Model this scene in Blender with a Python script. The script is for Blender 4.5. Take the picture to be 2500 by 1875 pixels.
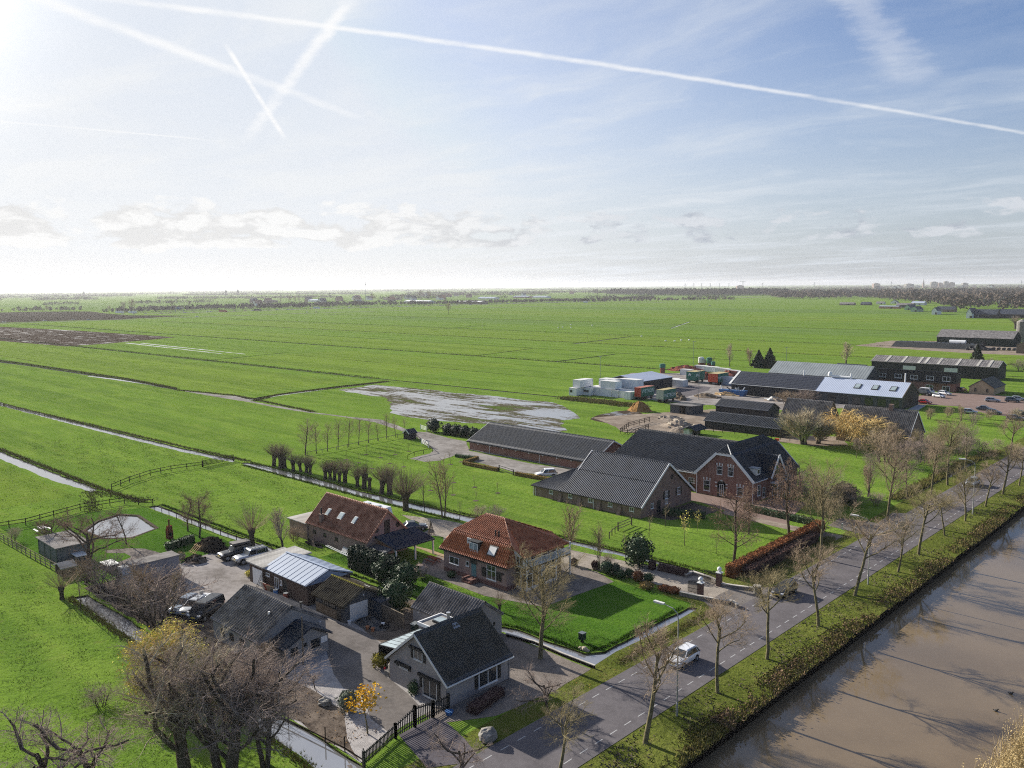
# Aerial view over a Dutch polder ribbon village: houses, barns, road and canal in front, green fields behind.
# World axes: +Y runs along the road (away), +X runs from the fields towards the canal.  Units are metres.
import bpy, bmesh, math, random
import numpy as np
from mathutils import Matrix, Vector
from mathutils.geometry import delaunay_2d_cdt

for o in list(bpy.data.objects): bpy.data.objects.remove(o)
SC = bpy.context.scene
COL = SC.collection
R = math.radians
random.seed(7); RNG = np.random.default_rng(7)

# ------------------------------------------------------------------ camera
EYE = 38.0
cam_d = bpy.data.cameras.new('camera'); cam = bpy.data.objects.new('camera', cam_d); COL.objects.link(cam)
cam_d.sensor_width = 36.0; cam_d.lens = 36.0*2050/2500; cam_d.clip_start = 0.5; cam_d.clip_end = 60000
cam.matrix_world = Matrix.Translation((0, 0, EYE)) @ Matrix.Rotation(R(43.8), 4, 'Z') @ Matrix.Rotation(R(90-6.622), 4, 'X') @ Matrix.Rotation(R(-0.481), 4, 'Z')
SC.camera = cam

# ------------------------------------------------------------------ sun, sky, exposure
SUN_EL, SUN_ROT = R(21), R(-89)           # the sun stands to the left, over the fields
sun_d = bpy.data.lights.new('sun', 'SUN'); sun = bpy.data.objects.new('sun', sun_d); COL.objects.link(sun)
sun_d.energy = 5.0; sun_d.angle = R(0.5); sun_d.color = (1.0, 0.93, 0.82)
_sd = Vector((math.sin(SUN_ROT)*math.cos(SUN_EL), math.cos(SUN_ROT)*math.cos(SUN_EL), math.sin(SUN_EL)))
sun.rotation_euler = _sd.to_track_quat('Z', 'Y').to_euler(); sun.location = (-200, 0, 120)

W = bpy.data.worlds.new('World'); SC.world = W; W.use_nodes = True
class NT:
    """small node helper"""
    def __init__(s, tree): s.t = tree; s.n = tree.nodes; s.l = tree.links
    def new(s, typ, **kw):
        n = s.n.new(typ)
        for k, v in kw.items(): setattr(n, k, v)
        return n
    def set(s, sock, v):
        if hasattr(v, 'is_output') or isinstance(v, bpy.types.NodeSocket): s.l.new(v, sock)
        else: sock.default_value = v
    def math(s, op, a, b=None, c=None, clamp=False):
        n = s.new('ShaderNodeMath', operation=op, use_clamp=clamp); s.set(n.inputs[0], a)
        if b is not None: s.set(n.inputs[1], b)
        if c is not None: s.set(n.inputs[2], c)
        return n.outputs[0]
    def vmath(s, op, a, b=None):
        n = s.new('ShaderNodeVectorMath', operation=op); s.set(n.inputs[0], a)
        if b is not None: s.set(n.inputs[1], b)
        return n.outputs['Value'] if op in ('DOT_PRODUCT', 'LENGTH') else n.outputs[0]
    def noise(s, vec, scale, detail=4, rough=.55, dist=0.0):
        n = s.new('ShaderNodeTexNoise'); s.set(n.inputs['Vector'], vec); n.inputs['Scale'].default_value = scale
        n.inputs['Detail'].default_value = detail; n.inputs['Roughness'].default_value = rough; n.inputs['Distortion'].default_value = dist
        return n.outputs['Fac']
    def ramp(s, fac, lo, hi, a=0.0, b=1.0):
        n = s.new('ShaderNodeMapRange', clamp=True, interpolation_type='SMOOTHSTEP'); s.set(n.inputs[0], fac)
        for i, v in ((1, lo), (2, hi), (3, a), (4, b)): s.set(n.inputs[i], v)
        return n.outputs[0]
    def mix(s, fac, a, b, mode='MIX'):
        n = s.new('ShaderNodeMix', data_type='RGBA', blend_type=mode); s.set(n.inputs[0], fac)
        for i, v in ((6, a), (7, b)):
            s.set(n.inputs[i], tuple(v)+(1,) if isinstance(v, (tuple, list)) and len(v) == 3 else v)
        return n.outputs[2]
    def xyz(s, v):
        n = s.new('ShaderNodeSeparateXYZ'); s.set(n.inputs[0], v); return n.outputs
    def comb(s, x, y, z):
        n = s.new('ShaderNodeCombineXYZ')
        for i, v in enumerate((x, y, z)): s.set(n.inputs[i], v)
        return n.outputs[0]

HAZE_DENSITY = 0.00006
SKY_STRENGTH, EXPOSURE, SKY_GAIN = 0.10, 1.0, 0.62
SC.view_settings.view_transform = 'Standard'; SC.view_settings.look = 'None'
SC.view_settings.exposure = EXPOSURE; SC.view_settings.gamma = 1.0; SC.view_settings.use_curve_mapping = False
CK = 1.0/(SKY_STRENGTH*2**EXPOSURE)        # cloud brightness in the sky texture's own unit
# trails: start, end (on the layer), half widths, strengths, raggedness
TRAILS = [((-2.66, 0.80), (-0.50, 6.10), .040, .032, .85, .32, 1.1), ((-2.02, 1.50), (-3.99, 2.21), .034, .050, .85, .5, 1.2),
          ((-2.69, 1.44), (-3.79, 2.34), .014, .022, 1.0, .9, .25), ((-2.60, 0.60), (-3.24, 2.50), .060, .055, .95, .35, 1.0),
          ((-4.25, 1.05), (-3.98, 2.10), .030, .022, .5, .5, .5), ((-1.01, 2.30), (-1.21, 3.60), .05, .17, .22, .30, 1.0)]
def build_sky():
    n = NT(W.node_tree); n.n.clear()
    sky = n.new('ShaderNodeTexSky', sky_type='NISHITA', sun_disc=False, sun_elevation=SUN_EL, sun_rotation=SUN_ROT,
                altitude=0, air_density=1.0, dust_density=2.0, ozone_density=1.5)
    d = n.new('ShaderNodeTexCoord').outputs['Generated']
    x, y, z = n.xyz(d)
    zc = n.math('MAXIMUM', z, 0.0)
    # position on a high flat cloud layer seen in this direction
    inv = n.math('DIVIDE', 1.0, n.math('ADD', zc, 0.06))
    px, py = n.math('MULTIPLY', x, inv), n.math('MULTIPLY', y, inv)
    lay = n.comb(px, py, 0.0)
    cosun = n.vmath('DOT_PRODUCT', d, tuple(_sd))
    glow = n.ramp(cosun, 0.30, 0.90)                       # milky air around the sun
    hot = n.math('MULTIPLY', n.ramp(cosun, 0.86, 0.985), 0.30)
    low = n.ramp(z, 0.30, 0.0)                             # and towards the horizon
    warp = n.noise(lay, 0.9, 3)
    str_v = n.comb(n.math('MULTIPLY', px, 0.45), n.math('ADD', n.math('MULTIPLY', py, 1.1), n.math('MULTIPLY', warp, 1.2)), 3.0)
    cir = n.ramp(n.noise(str_v, 1.3, 7, .62), 0.40, 0.78)
    cir2 = n.ramp(n.noise(n.vmath('ADD', lay, (11.3, 5.0, 0.0)), 3.4, 7, .6, .6), 0.5, 0.85)
    veil = n.math('ADD', n.math('MULTIPLY', cir, 0.40), n.math('MULTIPLY', cir2, 0.16))
    veil = n.math('ADD', veil, n.math('MULTIPLY', glow, 0.50))
    veil = n.math('ADD', veil, n.math('MULTIPLY', low, 0.55), clamp=True)
    kk = lambda *c: tuple(CK*v for v in c)
    base = n.mix(1.0, sky.outputs[0], (SKY_GAIN*.72, SKY_GAIN*.84, SKY_GAIN*1.12), 'MULTIPLY')
    base = n.mix(1.0, base, kk(0.60, 0.70, 0.87), 'DARKEN')
    col = n.mix(n.math('MULTIPLY', veil, 0.96), base, n.mix(glow, kk(0.70, 0.76, 0.83), kk(0.86, 0.885, 0.91)))
    col = n.mix(n.math('MULTIPLY', hot, n.math('ADD', 0.72, n.math('MULTIPLY', cir, 0.28))), col, kk(1.03, 1.01, 0.98))
    aur = n.math('MULTIPLY', n.math('POWER', n.ramp(cosun, 0.82, 1.0), 12.0), 0.8*CK)   # bright air close to the sun
    col = n.mix(1.0, col, n.comb(aur, n.math('MULTIPLY', aur, .97), n.math('MULTIPLY', aur, .90)), 'ADD')
    # aircraft trails: straight lines on the same layer
    for (ax, ay), (bx, by), w0, w1, s0, s1, soft in TRAILS:
        L = math.hypot(bx-ax, by-ay); ux, uy = (bx-ax)/L, (by-ay)/L
        rx, ry = n.math('SUBTRACT', px, ax), n.math('SUBTRACT', py, ay)
        t = n.math('DIVIDE', n.math('ADD', n.math('MULTIPLY', rx, ux), n.math('MULTIPLY', ry, uy)), L)
        q = n.math('SUBTRACT', n.math('MULTIPLY', rx, uy), n.math('MULTIPLY', ry, ux))
        wob = n.math('MULTIPLY', n.math('SUBTRACT', n.noise(lay, 9.0, 5, .65), 0.5), soft)
        q = n.math('ABSOLUTE', n.math('ADD', q, n.math('MULTIPLY', wob, w1)))
        wd = n.math('ADD', n.math('MULTIPLY', t, w1-w0), w0)
        core = n.ramp(n.math('DIVIDE', q, wd), 1.0, 0.05)
        ends = n.math('MULTIPLY', n.ramp(t, -0.02, 0.10), n.ramp(t, 1.02, 0.80))
        dens = n.ramp(n.noise(lay, 5.0, 5, .6), 0.28, 0.6, 0.45, 1.0)
        st = n.math('ADD', n.math('MULTIPLY', n.math('SUBTRACT', s1, s0), t), s0)
        a = n.math('MULTIPLY', n.math('MULTIPLY', core, ends), n.math('MULTIPLY', dens, st), clamp=True)
        col = n.mix(a, col, (CK, CK, CK))
    # low cumulus banks near the horizon
    az = n.math('ARCTAN2', x, y)
    cv = n.comb(n.math('MULTIPLY', az, 14.0), n.math('MULTIPLY', z, 36.0), 2.3)
    cn = n.noise(cv, 1.25, 8, .58, .25)
    sunny = n.ramp(cosun, 0.55, 0.80)
    bandz = n.math('MULTIPLY', n.ramp(z, 0.034, 0.052), n.ramp(z, 0.122, 0.068))
    lvl = n.math('ADD', cn, n.math('MULTIPLY', n.math('SUBTRACT', bandz, 1.0), 0.36))
    lvl = n.math('ADD', lvl, n.math('MULTIPLY', sunny, 0.13))
    cl = n.ramp(lvl, 0.49, 0.60)
    cn2 = n.noise(n.vmath('ADD', cv, (0.10, -0.42, 0.0)), 1.25, 8, .58, .25)
    shade = n.ramp(n.math('SUBTRACT', cn, cn2), -0.06, 0.09)
    ccol = n.mix(shade, n.mix(sunny, kk(0.40, 0.44, 0.52), kk(0.76, 0.755, 0.745)), n.mix(sunny, kk(0.70, 0.73, 0.78), kk(0.96, 0.955, 0.94)))
    col = n.mix(n.math('MULTIPLY', cl, 0.75), col, ccol)
    warm = n.math('MULTIPLY', n.math('MULTIPLY', n.ramp(z, 0.06, 0.0), sunny), 0.5)
    col = n.mix(warm, col, kk(0.87, 0.83, 0.79))
    bg = n.new('ShaderNodeBackground'); n.l.new(col, bg.inputs['Color']); bg.inputs['Strength'].default_value = SKY_STRENGTH
    out = n.new('ShaderNodeOutputWorld'); n.l.new(bg.outputs[0], out.inputs['Surface'])
build_sky()
SC.cycles.use_denoising = False; SC.cycles.filter_width = 1.1; SC.cycles.max_bounces = 6; SC.cycles.diffuse_bounces = 2; SC.cycles.glossy_bounces = 3
SC.cycles.transmission_bounces = 3; SC.cycles.volume_bounces = 0; SC.cycles.transparent_max_bounces = 8

# ------------------------------------------------------------------ materials
MATS = {}
def mat(name, col, rough=.8, var=.25, scale=1.0, col2=None, bump=0.0, bscale=None, metal=0.0, spec=.4, stretch=(1, 1, 1), obj=False):
    """principled material with a two-scale noise between darker and lighter (or second) colour and an optional bump"""
    if name in MATS: return MATS[name]
    if rough >= .75 and spec == .4: spec = 0.0
    m = bpy.data.materials.new(name); m.use_nodes = True; n = NT(m.node_tree)
    b = n.n['Principled BSDF']
    pos = n.new('ShaderNodeTexCoord').outputs['Object'] if obj else n.new('ShaderNodeNewGeometry').outputs['Position']
    v = n.vmath('MULTIPLY', pos, stretch)
    f = n.math('ADD', n.math('MULTIPLY', n.noise(v, scale, 5, .6), .65), n.math('MULTIPLY', n.noise(v, scale*6.3, 4, .6), .35))
    f = n.ramp(f, .32, .68)
    c1 = tuple(c*(1-var) for c in col); c2 = col2 if col2 else tuple(min(1, c*(1+var)) for c in col)
    n.l.new(n.mix(f, c1, c2), b.inputs['Base Color'])
    b.inputs['Roughness'].default_value = rough; b.inputs['Metallic'].default_value = metal; b.inputs['Specular IOR Level'].default_value = spec
    if bump:
        bp = n.new('ShaderNodeBump'); bp.inputs['Strength'].default_value = bump; bp.inputs['Distance'].default_value = .05
        n.l.new(n.noise(v, bscale or scale*12, 4, .6), bp.inputs['Height']); n.l.new(bp.outputs[0], b.inputs['Normal'])
    MATS[name] = m; return m

def brick_mat(name, c1, c2, mortar, sx=1.0):
    if name in MATS: return MATS[name]
    m = bpy.data.materials.new(name); m.use_nodes = True; n = NT(m.node_tree); b = n.n['Principled BSDF']
    pos = n.new('ShaderNodeNewGeometry').outputs['Position']; x, y, z = n.xyz(pos)
    v = n.comb(n.math('ADD', x, y), z, 0.0)
    br = n.new('ShaderNodeTexBrick'); n.l.new(v, br.inputs['Vector']); br.inputs['Scale'].default_value = 1.0
    br.inputs['Brick Width'].default_value = .22*sx; br.inputs['Row Height'].default_value = .07*sx; br.inputs['Mortar Size'].default_value = .008*sx
    br.inputs['Color1'].default_value = (*c1, 1); br.inputs['Color2'].default_value = (*c2, 1); br.inputs['Mortar'].default_value = (*mortar, 1)
    f = n.ramp(n.noise(pos, .55, 6, .65), .3, .7)
    streak = n.ramp(n.noise(n.vmath('MULTIPLY', pos, (2.2, 2.2, .25)), 1.0, 4, .6), .35, .75)
    c = n.mix(n.math('MULTIPLY', f, .45), br.outputs['Color'], tuple(.6*v for v in c1))
    c = n.mix(n.math('MULTIPLY', streak, .25), c, tuple(min(1, 1.35*v) for v in mortar))
    n.l.new(c, b.inputs['Base Color']); b.inputs['Roughness'].default_value = .9; b.inputs['Specular IOR Level'].default_value = .2
    MATS[name] = m; return m

def glass_mat(name='window_glass', col=(.025, .03, .035), rough=.06):
    return mat(name, col, rough, .3, .7, spec=.8)

def grass_mat(name, dark, mid, light, dead, dead_amt=.25, tuft=1.0, bump=.8, lines=.5):
    if name in MATS: return MATS[name]
    m = bpy.data.materials.new(name); m.use_nodes = True; n = NT(m.node_tree); b = n.n['Principled BSDF']
    pos = n.new('ShaderNodeNewGeometry').outputs['Position']
    big = n.ramp(n.noise(pos, .012, 4, .6), .35, .65)
    med = n.noise(n.vmath('MULTIPLY', pos, (.28, 1.0, 1.0)), .22*tuft, 5, .65)
    fine = n.noise(n.vmath('MULTIPLY', pos, (.75, 1.1, 1.0)), 2.4*tuft, 5, .7)
    row = n.noise(n.vmath('MULTIPLY', pos, (.012, 1.0, 0.0)), .33, 4, .6)      # old mowing and drainage lines
    c = n.mix(n.ramp(fine, .36, .60), tuple(.8*v for v in dark), mid)
    c = n.mix(n.math('MULTIPLY', n.ramp(med, .42, .68), .75), c, light)
    c = n.mix(n.math('MULTIPLY', n.ramp(row, .45, .7), lines), c, light)
    c = n.mix(n.math('MULTIPLY', n.ramp(row, .48, .30), lines*.6), c, dark)
    row2 = n.noise(n.vmath('MULTIPLY', pos, (.006, 1.0, 0.0)), .085, 3, .5); c = n.mix(n.math('MULTIPLY', n.ramp(row2, .42, .62), .35), c, tuple(v*1.18 for v in mid)); c = n.mix(n.math('MULTIPLY', n.ramp(row2, .55, .36), .28), c, dark)
    c = n.mix(n.math('MULTIPLY', big, .30), c, mid)
    yel = n.ramp(n.noise(pos, .35*tuft, 6, .72), .52, .75)
    c = n.mix(n.math('MULTIPLY', yel, dead_amt), c, dead)
    n.l.new(c, b.inputs['Base Color']); b.inputs['Roughness'].default_value = 1.0; b.inputs['Specular IOR Level'].default_value = 0.0
    h = n.math('ADD', n.math('MULTIPLY', fine, .45), n.math('MULTIPLY', n.noise(pos, .8*tuft, 6, .72), 1.5))
    bp = n.new('ShaderNodeBump'); bp.inputs['Strength'].default_value = bump; bp.inputs['Distance'].default_value = .35
    n.l.new(h, bp.inputs['Height']); n.l.new(bp.outputs[0], b.inputs['Normal'])
    MATS[name] = m; return m

def water_mat(name, col, rough=.05, bump=.05, bs=1.6, spec=.5, ior=1.33):
    if name in MATS: return MATS[name]
    m = bpy.data.materials.new(name); m.use_nodes = True; n = NT(m.node_tree); b = n.n['Principled BSDF']
    pos = n.new('ShaderNodeNewGeometry').outputs['Position']
    f = n.ramp(n.noise(pos, .09, 5, .6), .3, .7)
    n.l.new(n.mix(f, tuple(.85*c for c in col), tuple(1.12*c for c in col)), b.inputs['Base Color'])
    b.inputs['Roughness'].default_value = rough; b.inputs['Specular IOR Level'].default_value = spec; b.inputs['IOR'].default_value = ior
    if bump:
        w = n.noise(n.vmath('MULTIPLY', pos, (1.0, .6, 1.0)), bs, 4, .6)
        bp = n.new('ShaderNodeBump'); bp.inputs['Strength'].default_value = bump; bp.inputs['Distance'].default_value = .05
        n.l.new(w, bp.inputs['Height']); n.l.new(bp.outputs[0], b.inputs['Normal'])
    MATS[name] = m; return m

def flood_mat(name, grass, mud, wet_lo, wet_hi, mud_amt, seed, stretch=(.10, .55, 1)):
    """field under shallow water: wet strips, mud and grass broken up by stretched noise"""
    if name in MATS: return MATS[name]
    m = bpy.data.materials.new(name); m.use_nodes = True; n = NT(m.node_tree); b = n.n['Principled BSDF']
    pos = n.vmath('ADD', n.new('ShaderNodeNewGeometry').outputs['Position'], (seed*13.7, seed*7.1, 0))
    v = n.vmath('MULTIPLY', pos, stretch)
    f = n.math('ADD', n.math('MULTIPLY', n.noise(v, .55, 5, .65), .42), n.math('ADD', n.math('MULTIPLY', n.noise(pos, .9, 6, .75), .24), n.math('MULTIPLY', n.noise(n.vmath('MULTIPLY', pos, (.5, 1, 1)), .09, 4, .6), .34)))
    wet = n.ramp(f, wet_lo, wet_hi)
    g = n.mix(n.ramp(n.noise(pos, 1.1, 6, .7), .62-mud_amt*.5, .85-mud_amt*.5), grass, mud)
    g = n.mix(n.ramp(f, wet_lo-.10, wet_lo), g, mud)
    n.l.new(n.mix(wet, g, (.14, .13, .12)), b.inputs['Base Color']); n.l.new(n.math('ADD', 1.4, n.math('MULTIPLY', wet, 4.0)), b.inputs['IOR'])
    n.l.new(n.math('ADD', n.math('MULTIPLY', wet, -.74), .80), b.inputs['Roughness'])
    n.l.new(n.math('MULTIPLY', wet, .5), b.inputs['Specular IOR Level'])
    bp = n.new('ShaderNodeBump'); bp.inputs['Distance'].default_value = .15
    n.l.new(n.math('SUBTRACT', .55, n.math('MULTIPLY', wet, .55)), bp.inputs['Strength'])
    n.l.new(n.noise(pos, 1.6, 5, .65), bp.inputs['Height']); n.l.new(bp.outputs[0], b.inputs['Normal'])
    MATS[name] = m; return m

GRASS = grass_mat('pasture_grass', (.074, .138, .022), (.128, .214, .030), (.190, .276, .044), (.24, .21, .08), .30, 1.0, .5)
LAWN = grass_mat('lawn_grass', (.036, .088, .012), (.066, .145, .018), (.10, .18, .024), (.14, .13, .04), .12, 2.2, .5, .1)
VERGE = grass_mat('verge_grass', (.065, .085, .018), (.115, .14, .028), (.17, .185, .045), (.24, .18, .085), .55, 1.6, .8, .1)
BANK = mat('bank_soil', (.060, .055, .026), .95, .5, .6, (.10, .105, .035), .9, 5)
EDGE = mat('bank_timber', (.022, .018, .014), .9, .4, 1.5)
DITCHW = water_mat('ditch_water', (.16, .16, .165), .03, .012, 1.2, .5, 3.4)
CANALW = water_mat('canal_water', (.175, .130, .078), .05, .02, 2.6, .5, 1.5)
ASPH = mat('asphalt', (.135, .125, .130), .85, .16, .35, bump=.25, bscale=14)
ASPH2 = mat('old_asphalt', (.16, .145, .135), .85, .25, .3, bump=.25, bscale=12)
GRAVEL = mat('gravel', (.30, .265, .225), .95, .22, .6, bump=.9, bscale=9)
GRAVEL2 = mat('dark_gravel', (.20, .175, .155), .95, .28, .6, bump=.9, bscale=9)
PEBBLE = mat('white_pebbles', (.36, .34, .33), .9, .22, .9, bump=.9, bscale=10)
CONC = mat('concrete_yard', (.25, .225, .205), .85, .35, .16, (.34, .315, .30), .2, 6)
PAVER = brick_mat('brick_paving', (.20, .135, .115), (.24, .165, .14), (.17, .14, .12), 1.0)
LITTER = mat('leaf_litter', (.105, .085, .072), .95, .5, .7, (.19, .155, .125), .9, 6)
DIRT = mat('farm_dirt', (.24, .19, .15), .95, .35, .18, (.32, .27, .22), .6, 4)
MUD = mat('mud', (.07, .052, .038), .7, .35, .2, bump=.6, bscale=4)
PAINT = mat('road_paint', (.36, .36, .36), .7, .2, 3)

# ------------------------------------------------------------------ mesh helpers
class MB:
    """collects shapes and links them as ONE mesh object"""
    def __init__(s): s.v = []; s.f = []
    def add(s, vs, fs):
        o = len(s.v); s.v += [tuple(p) for p in vs]; s.f += [tuple(i+o for i in f) for f in fs]; return s
    def bx(s, x0, x1, y0, y1, z0, z1):
        if x0 > x1: x0, x1 = x1, x0
        if y0 > y1: y0, y1 = y1, y0
        return s.add([(x0,y0,z0),(x1,y0,z0),(x1,y1,z0),(x0,y1,z0),(x0,y0,z1),(x1,y0,z1),(x1,y1,z1),(x0,y1,z1)],
                     [(3,2,1,0),(4,5,6,7),(0,1,5,4),(1,2,6,5),(2,3,7,6),(3,0,4,7)])
    def box(s, c, size, rz=0.0, tilt=None):
        hx, hy, hz = size[0]/2, size[1]/2, size[2]/2
        M = Matrix.Rotation(rz, 3, 'Z') @ (tilt or Matrix.Identity(3)); c = Vector(c)
        pts = [c + M @ Vector((x*hx, y*hy, z*hz)) for z in (-1, 1) for x, y in ((-1,-1),(1,-1),(1,1),(-1,1))]
        return s.add(pts, [(3,2,1,0),(4,5,6,7),(0,1,5,4),(1,2,6,5),(2,3,7,6),(3,0,4,7)])
    def beam(s, a, b, w, h=None):
        a, b = Vector(a), Vector(b); h = h or w; d = (b-a).normalized()
        up = Vector((0,0,1)) if abs(d.z) < .95 else Vector((1,0,0)); x = d.cross(up).normalized(); y = x.cross(d)
        c = [(-1,-1),(1,-1),(1,1),(-1,1)]
        return s.add([p + x*(i*w/2) + y*(j*h/2) for p in (a, b) for i, j in c], [(3,2,1,0),(4,5,6,7),(0,1,5,4),(1,2,6,5),(2,3,7,6),(3,0,4,7)])
    def poly(s, pts): return s.add(pts, [tuple(range(len(pts)))])
    def prism(s, pts, off):
        """closed polygon pushed along a vector"""
        n = len(pts); pts = [Vector(p) for p in pts]; off = Vector(off)
        return s.add(pts + [p+off for p in pts], [tuple(range(n))[::-1], tuple(range(n, 2*n))] + [(i, (i+1) % n, n+(i+1) % n, n+i) for i in range(n)])
    def cyl(s, c, r, h, n=10, r2=None, axis='Z'):
        r2 = r if r2 is None else r2; vs = []
        for k, rr in ((0, r), (1, r2)):
            for i in range(n):
                a = 2*math.pi*i/n; p = (rr*math.cos(a), rr*math.sin(a), k*h)
                if axis == 'X': p = (p[2], p[0], p[1])
                if axis == 'Y': p = (p[1], p[2], p[0])
                vs.append((c[0]+p[0], c[1]+p[1], c[2]+p[2]))
        return s.add(vs, [tuple(range(n))[::-1], tuple(range(n, 2*n))] + [(i, (i+1) % n, n+(i+1) % n, n+i) for i in range(n)])
    def ball(s, c, r, n=8, m=6, sz=1.0, jit=0.0):
        vs = [(c[0], c[1], c[2]-r*sz)]
        for j in range(1, m):
            t = math.pi*j/m
            for i in range(n):
                a = 2*math.pi*i/n; q = r*(1+random.uniform(-jit, jit))
                vs.append((c[0]+q*math.sin(t)*math.cos(a), c[1]+q*math.sin(t)*math.sin(a), c[2]-q*sz*math.cos(t)))
        vs.append((c[0], c[1], c[2]+r*sz)); L = len(vs)-1
        fs = [(0, 1+(i+1) % n, 1+i) for i in range(n)]
        for j in range(m-2):
            a, b = 1+j*n, 1+(j+1)*n; fs += [(a+i, a+(i+1) % n, b+(i+1) % n, b+i) for i in range(n)]
        a = 1+(m-2)*n; fs += [(a+i, a+(i+1) % n, L) for i in range(n)]
        return s.add(vs, fs)
    def tube(s, pts, radii, n=6):
        vs = []; k = len(pts); pts = [Vector(p) for p in pts]
        for i, p in enumerate(pts):
            d = (pts[min(i+1, k-1)]-pts[max(i-1, 0)]).normalized(); up = Vector((0,0,1)) if abs(d.z) < .9 else Vector((1,0,0))
            x = d.cross(up).normalized(); y = x.cross(d)
            vs += [p + (x*math.cos(2*math.pi*j/n) + y*math.sin(2*math.pi*j/n))*radii[i] for j in range(n)]
        fs = [(i*n+j, i*n+(j+1) % n, (i+1)*n+(j+1) % n, (i+1)*n+j) for i in range(k-1) for j in range(n)]
        return s.add(vs, fs + [tuple(range(n))[::-1], tuple(range((k-1)*n, k*n))])
    def build(s, name, m, parent=None, kind=None, smooth=False):
        off = wloc(parent) if parent else Vector((0,0,0))
        me = bpy.data.meshes.new(name); me.from_pydata([(p[0]-off.x, p[1]-off.y, p[2]-off.z) for p in s.v], [], s.f)
        return link_mesh(name, me, m, parent, kind, smooth)
def wloc(o):
    v = Vector((0,0,0))
    while o: v += o.location; o = o.parent
    return v
def link_mesh(name, me, m, parent=None, kind=None, smooth=False):
    me.materials.append(m)
    if smooth: me.shade_smooth()
    o = bpy.data.objects.new(name, me); COL.objects.link(o)
    if parent: o.parent = parent
    if kind: o['kind'] = kind
    return o
def np_mesh(name, V, F):
    """V (n,3) and F (m,3 or 4) arrays into a mesh, quickly"""
    me = bpy.data.meshes.new(name); V = np.asarray(V, np.float32); F = np.asarray(F, np.int32)
    me.vertices.add(len(V)); me.vertices.foreach_set('co', V.ravel())
    k = F.shape[1]; me.loops.add(F.size); me.loops.foreach_set('vertex_index', F.ravel())
    me.polygons.add(len(F)); me.polygons.foreach_set('loop_start', np.arange(0, F.size, k, dtype=np.int32))
    me.polygons.foreach_set('loop_total', np.full(len(F), k, np.int32)); me.update(calc_edges=True); return me
def tag(o, label, cat, group=None):
    o['label'] = label; o['category'] = cat
    if group: o['group'] = group
    return o
def thing(name, label, cat, loc=(0,0,0), rz=0.0, group=None):
    o = bpy.data.objects.new(name, None); COL.objects.link(o); o.location = (loc[0], loc[1], loc[2] if len(loc) > 2 else 0.0)
    o.rotation_euler = (0, 0, rz); o.empty_display_size = .3
    return tag(o, label, cat, group)
def copy_tree(o, parent=None):
    c = o.copy(); COL.objects.link(c)
    if parent: c.parent = parent
    for ch in list(o.children): copy_tree(ch, c)
    return c
def place(src, loc, rz=0.0, label=None, group=None, sc=None):
    c = copy_tree(src); c.location = (loc[0], loc[1], loc[2] if len(loc) > 2 else 0.0); c.rotation_euler = (0, 0, rz)
    if sc: c.scale = (sc, sc, sc) if not isinstance(sc, tuple) else sc
    if label: c['label'] = label
    if group: c['group'] = group
    return c
def drop(o):
    for ch in list(o.children): drop(ch)
    bpy.data.objects.remove(o)

# ------------------------------------------------------------------ the ground: one sheet cut into regions
def wob(poly, step, amp, seed=0):
    r = random.Random(seed+len(poly)); out = []
    for (x0, y0), (x1, y1) in zip(poly, poly[1:]+poly[:1]):
        L = math.hypot(x1-x0, y1-y0); n = max(1, int(L/step)); nx, ny = -(y1-y0)/max(L, 1e-6), (x1-x0)/max(L, 1e-6)
        for i in range(n):
            t = i/n; a = 0 if i == 0 else r.uniform(-amp, amp); out.append((x0+(x1-x0)*t+nx*a, y0+(y1-y0)*t+ny*a))
    return out
def rect(x0, x1, y0, y1): return [(x0, y0), (x1, y0), (x1, y1), (x0, y1)]
def strip(x0, x1, ya, yb, w): return [(x0, ya-w/2), (x1, yb-w/2), (x1, yb+w/2), (x0, ya+w/2)]
REG = []   # (name, polygon, height, material); later entries lie on top
def reg(name, poly, z, m, step=0, amp=0): REG.append((name, wob(poly, step, amp, len(REG)) if step else poly, z, m))

reg('ground', rect(-26000, 9000, -400, 26000), 0.0, GRASS)
FARGREEN = grass_mat('far_pasture', (.072, .132, .028), (.116, .192, .038), (.158, .234, .050), (.17, .17, .07), .2, .5, .25, .5)
YEL = grass_mat('yellow_pasture', (.082, .142, .022), (.140, .216, .030), (.196, .276, .044), (.24, .21, .08), .3, 1.0, .5)
# field parcels of a slightly different green
for x0, x1, y0, y1, m in ((-900, -284, 145, 200, YEL), (-640, -440, 211, 262, GRASS), (-430, -280, 222, 300, YEL), (-2600, -1360, 600, 3200, FARGREEN), (-1050, -340, 325, 380, YEL),
                          (-900, -60, 440, 520, YEL), (-900, -60, 620, 700, FARGREEN), (-1000, -60, 840, 960, YEL), (-1000, -100, 1080, 1240, FARGREEN), (-600, -165, 4, 54, YEL)):
    reg('pasture', rect(x0, x1, y0, y1), 0.004, m, 25, .6)
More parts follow.
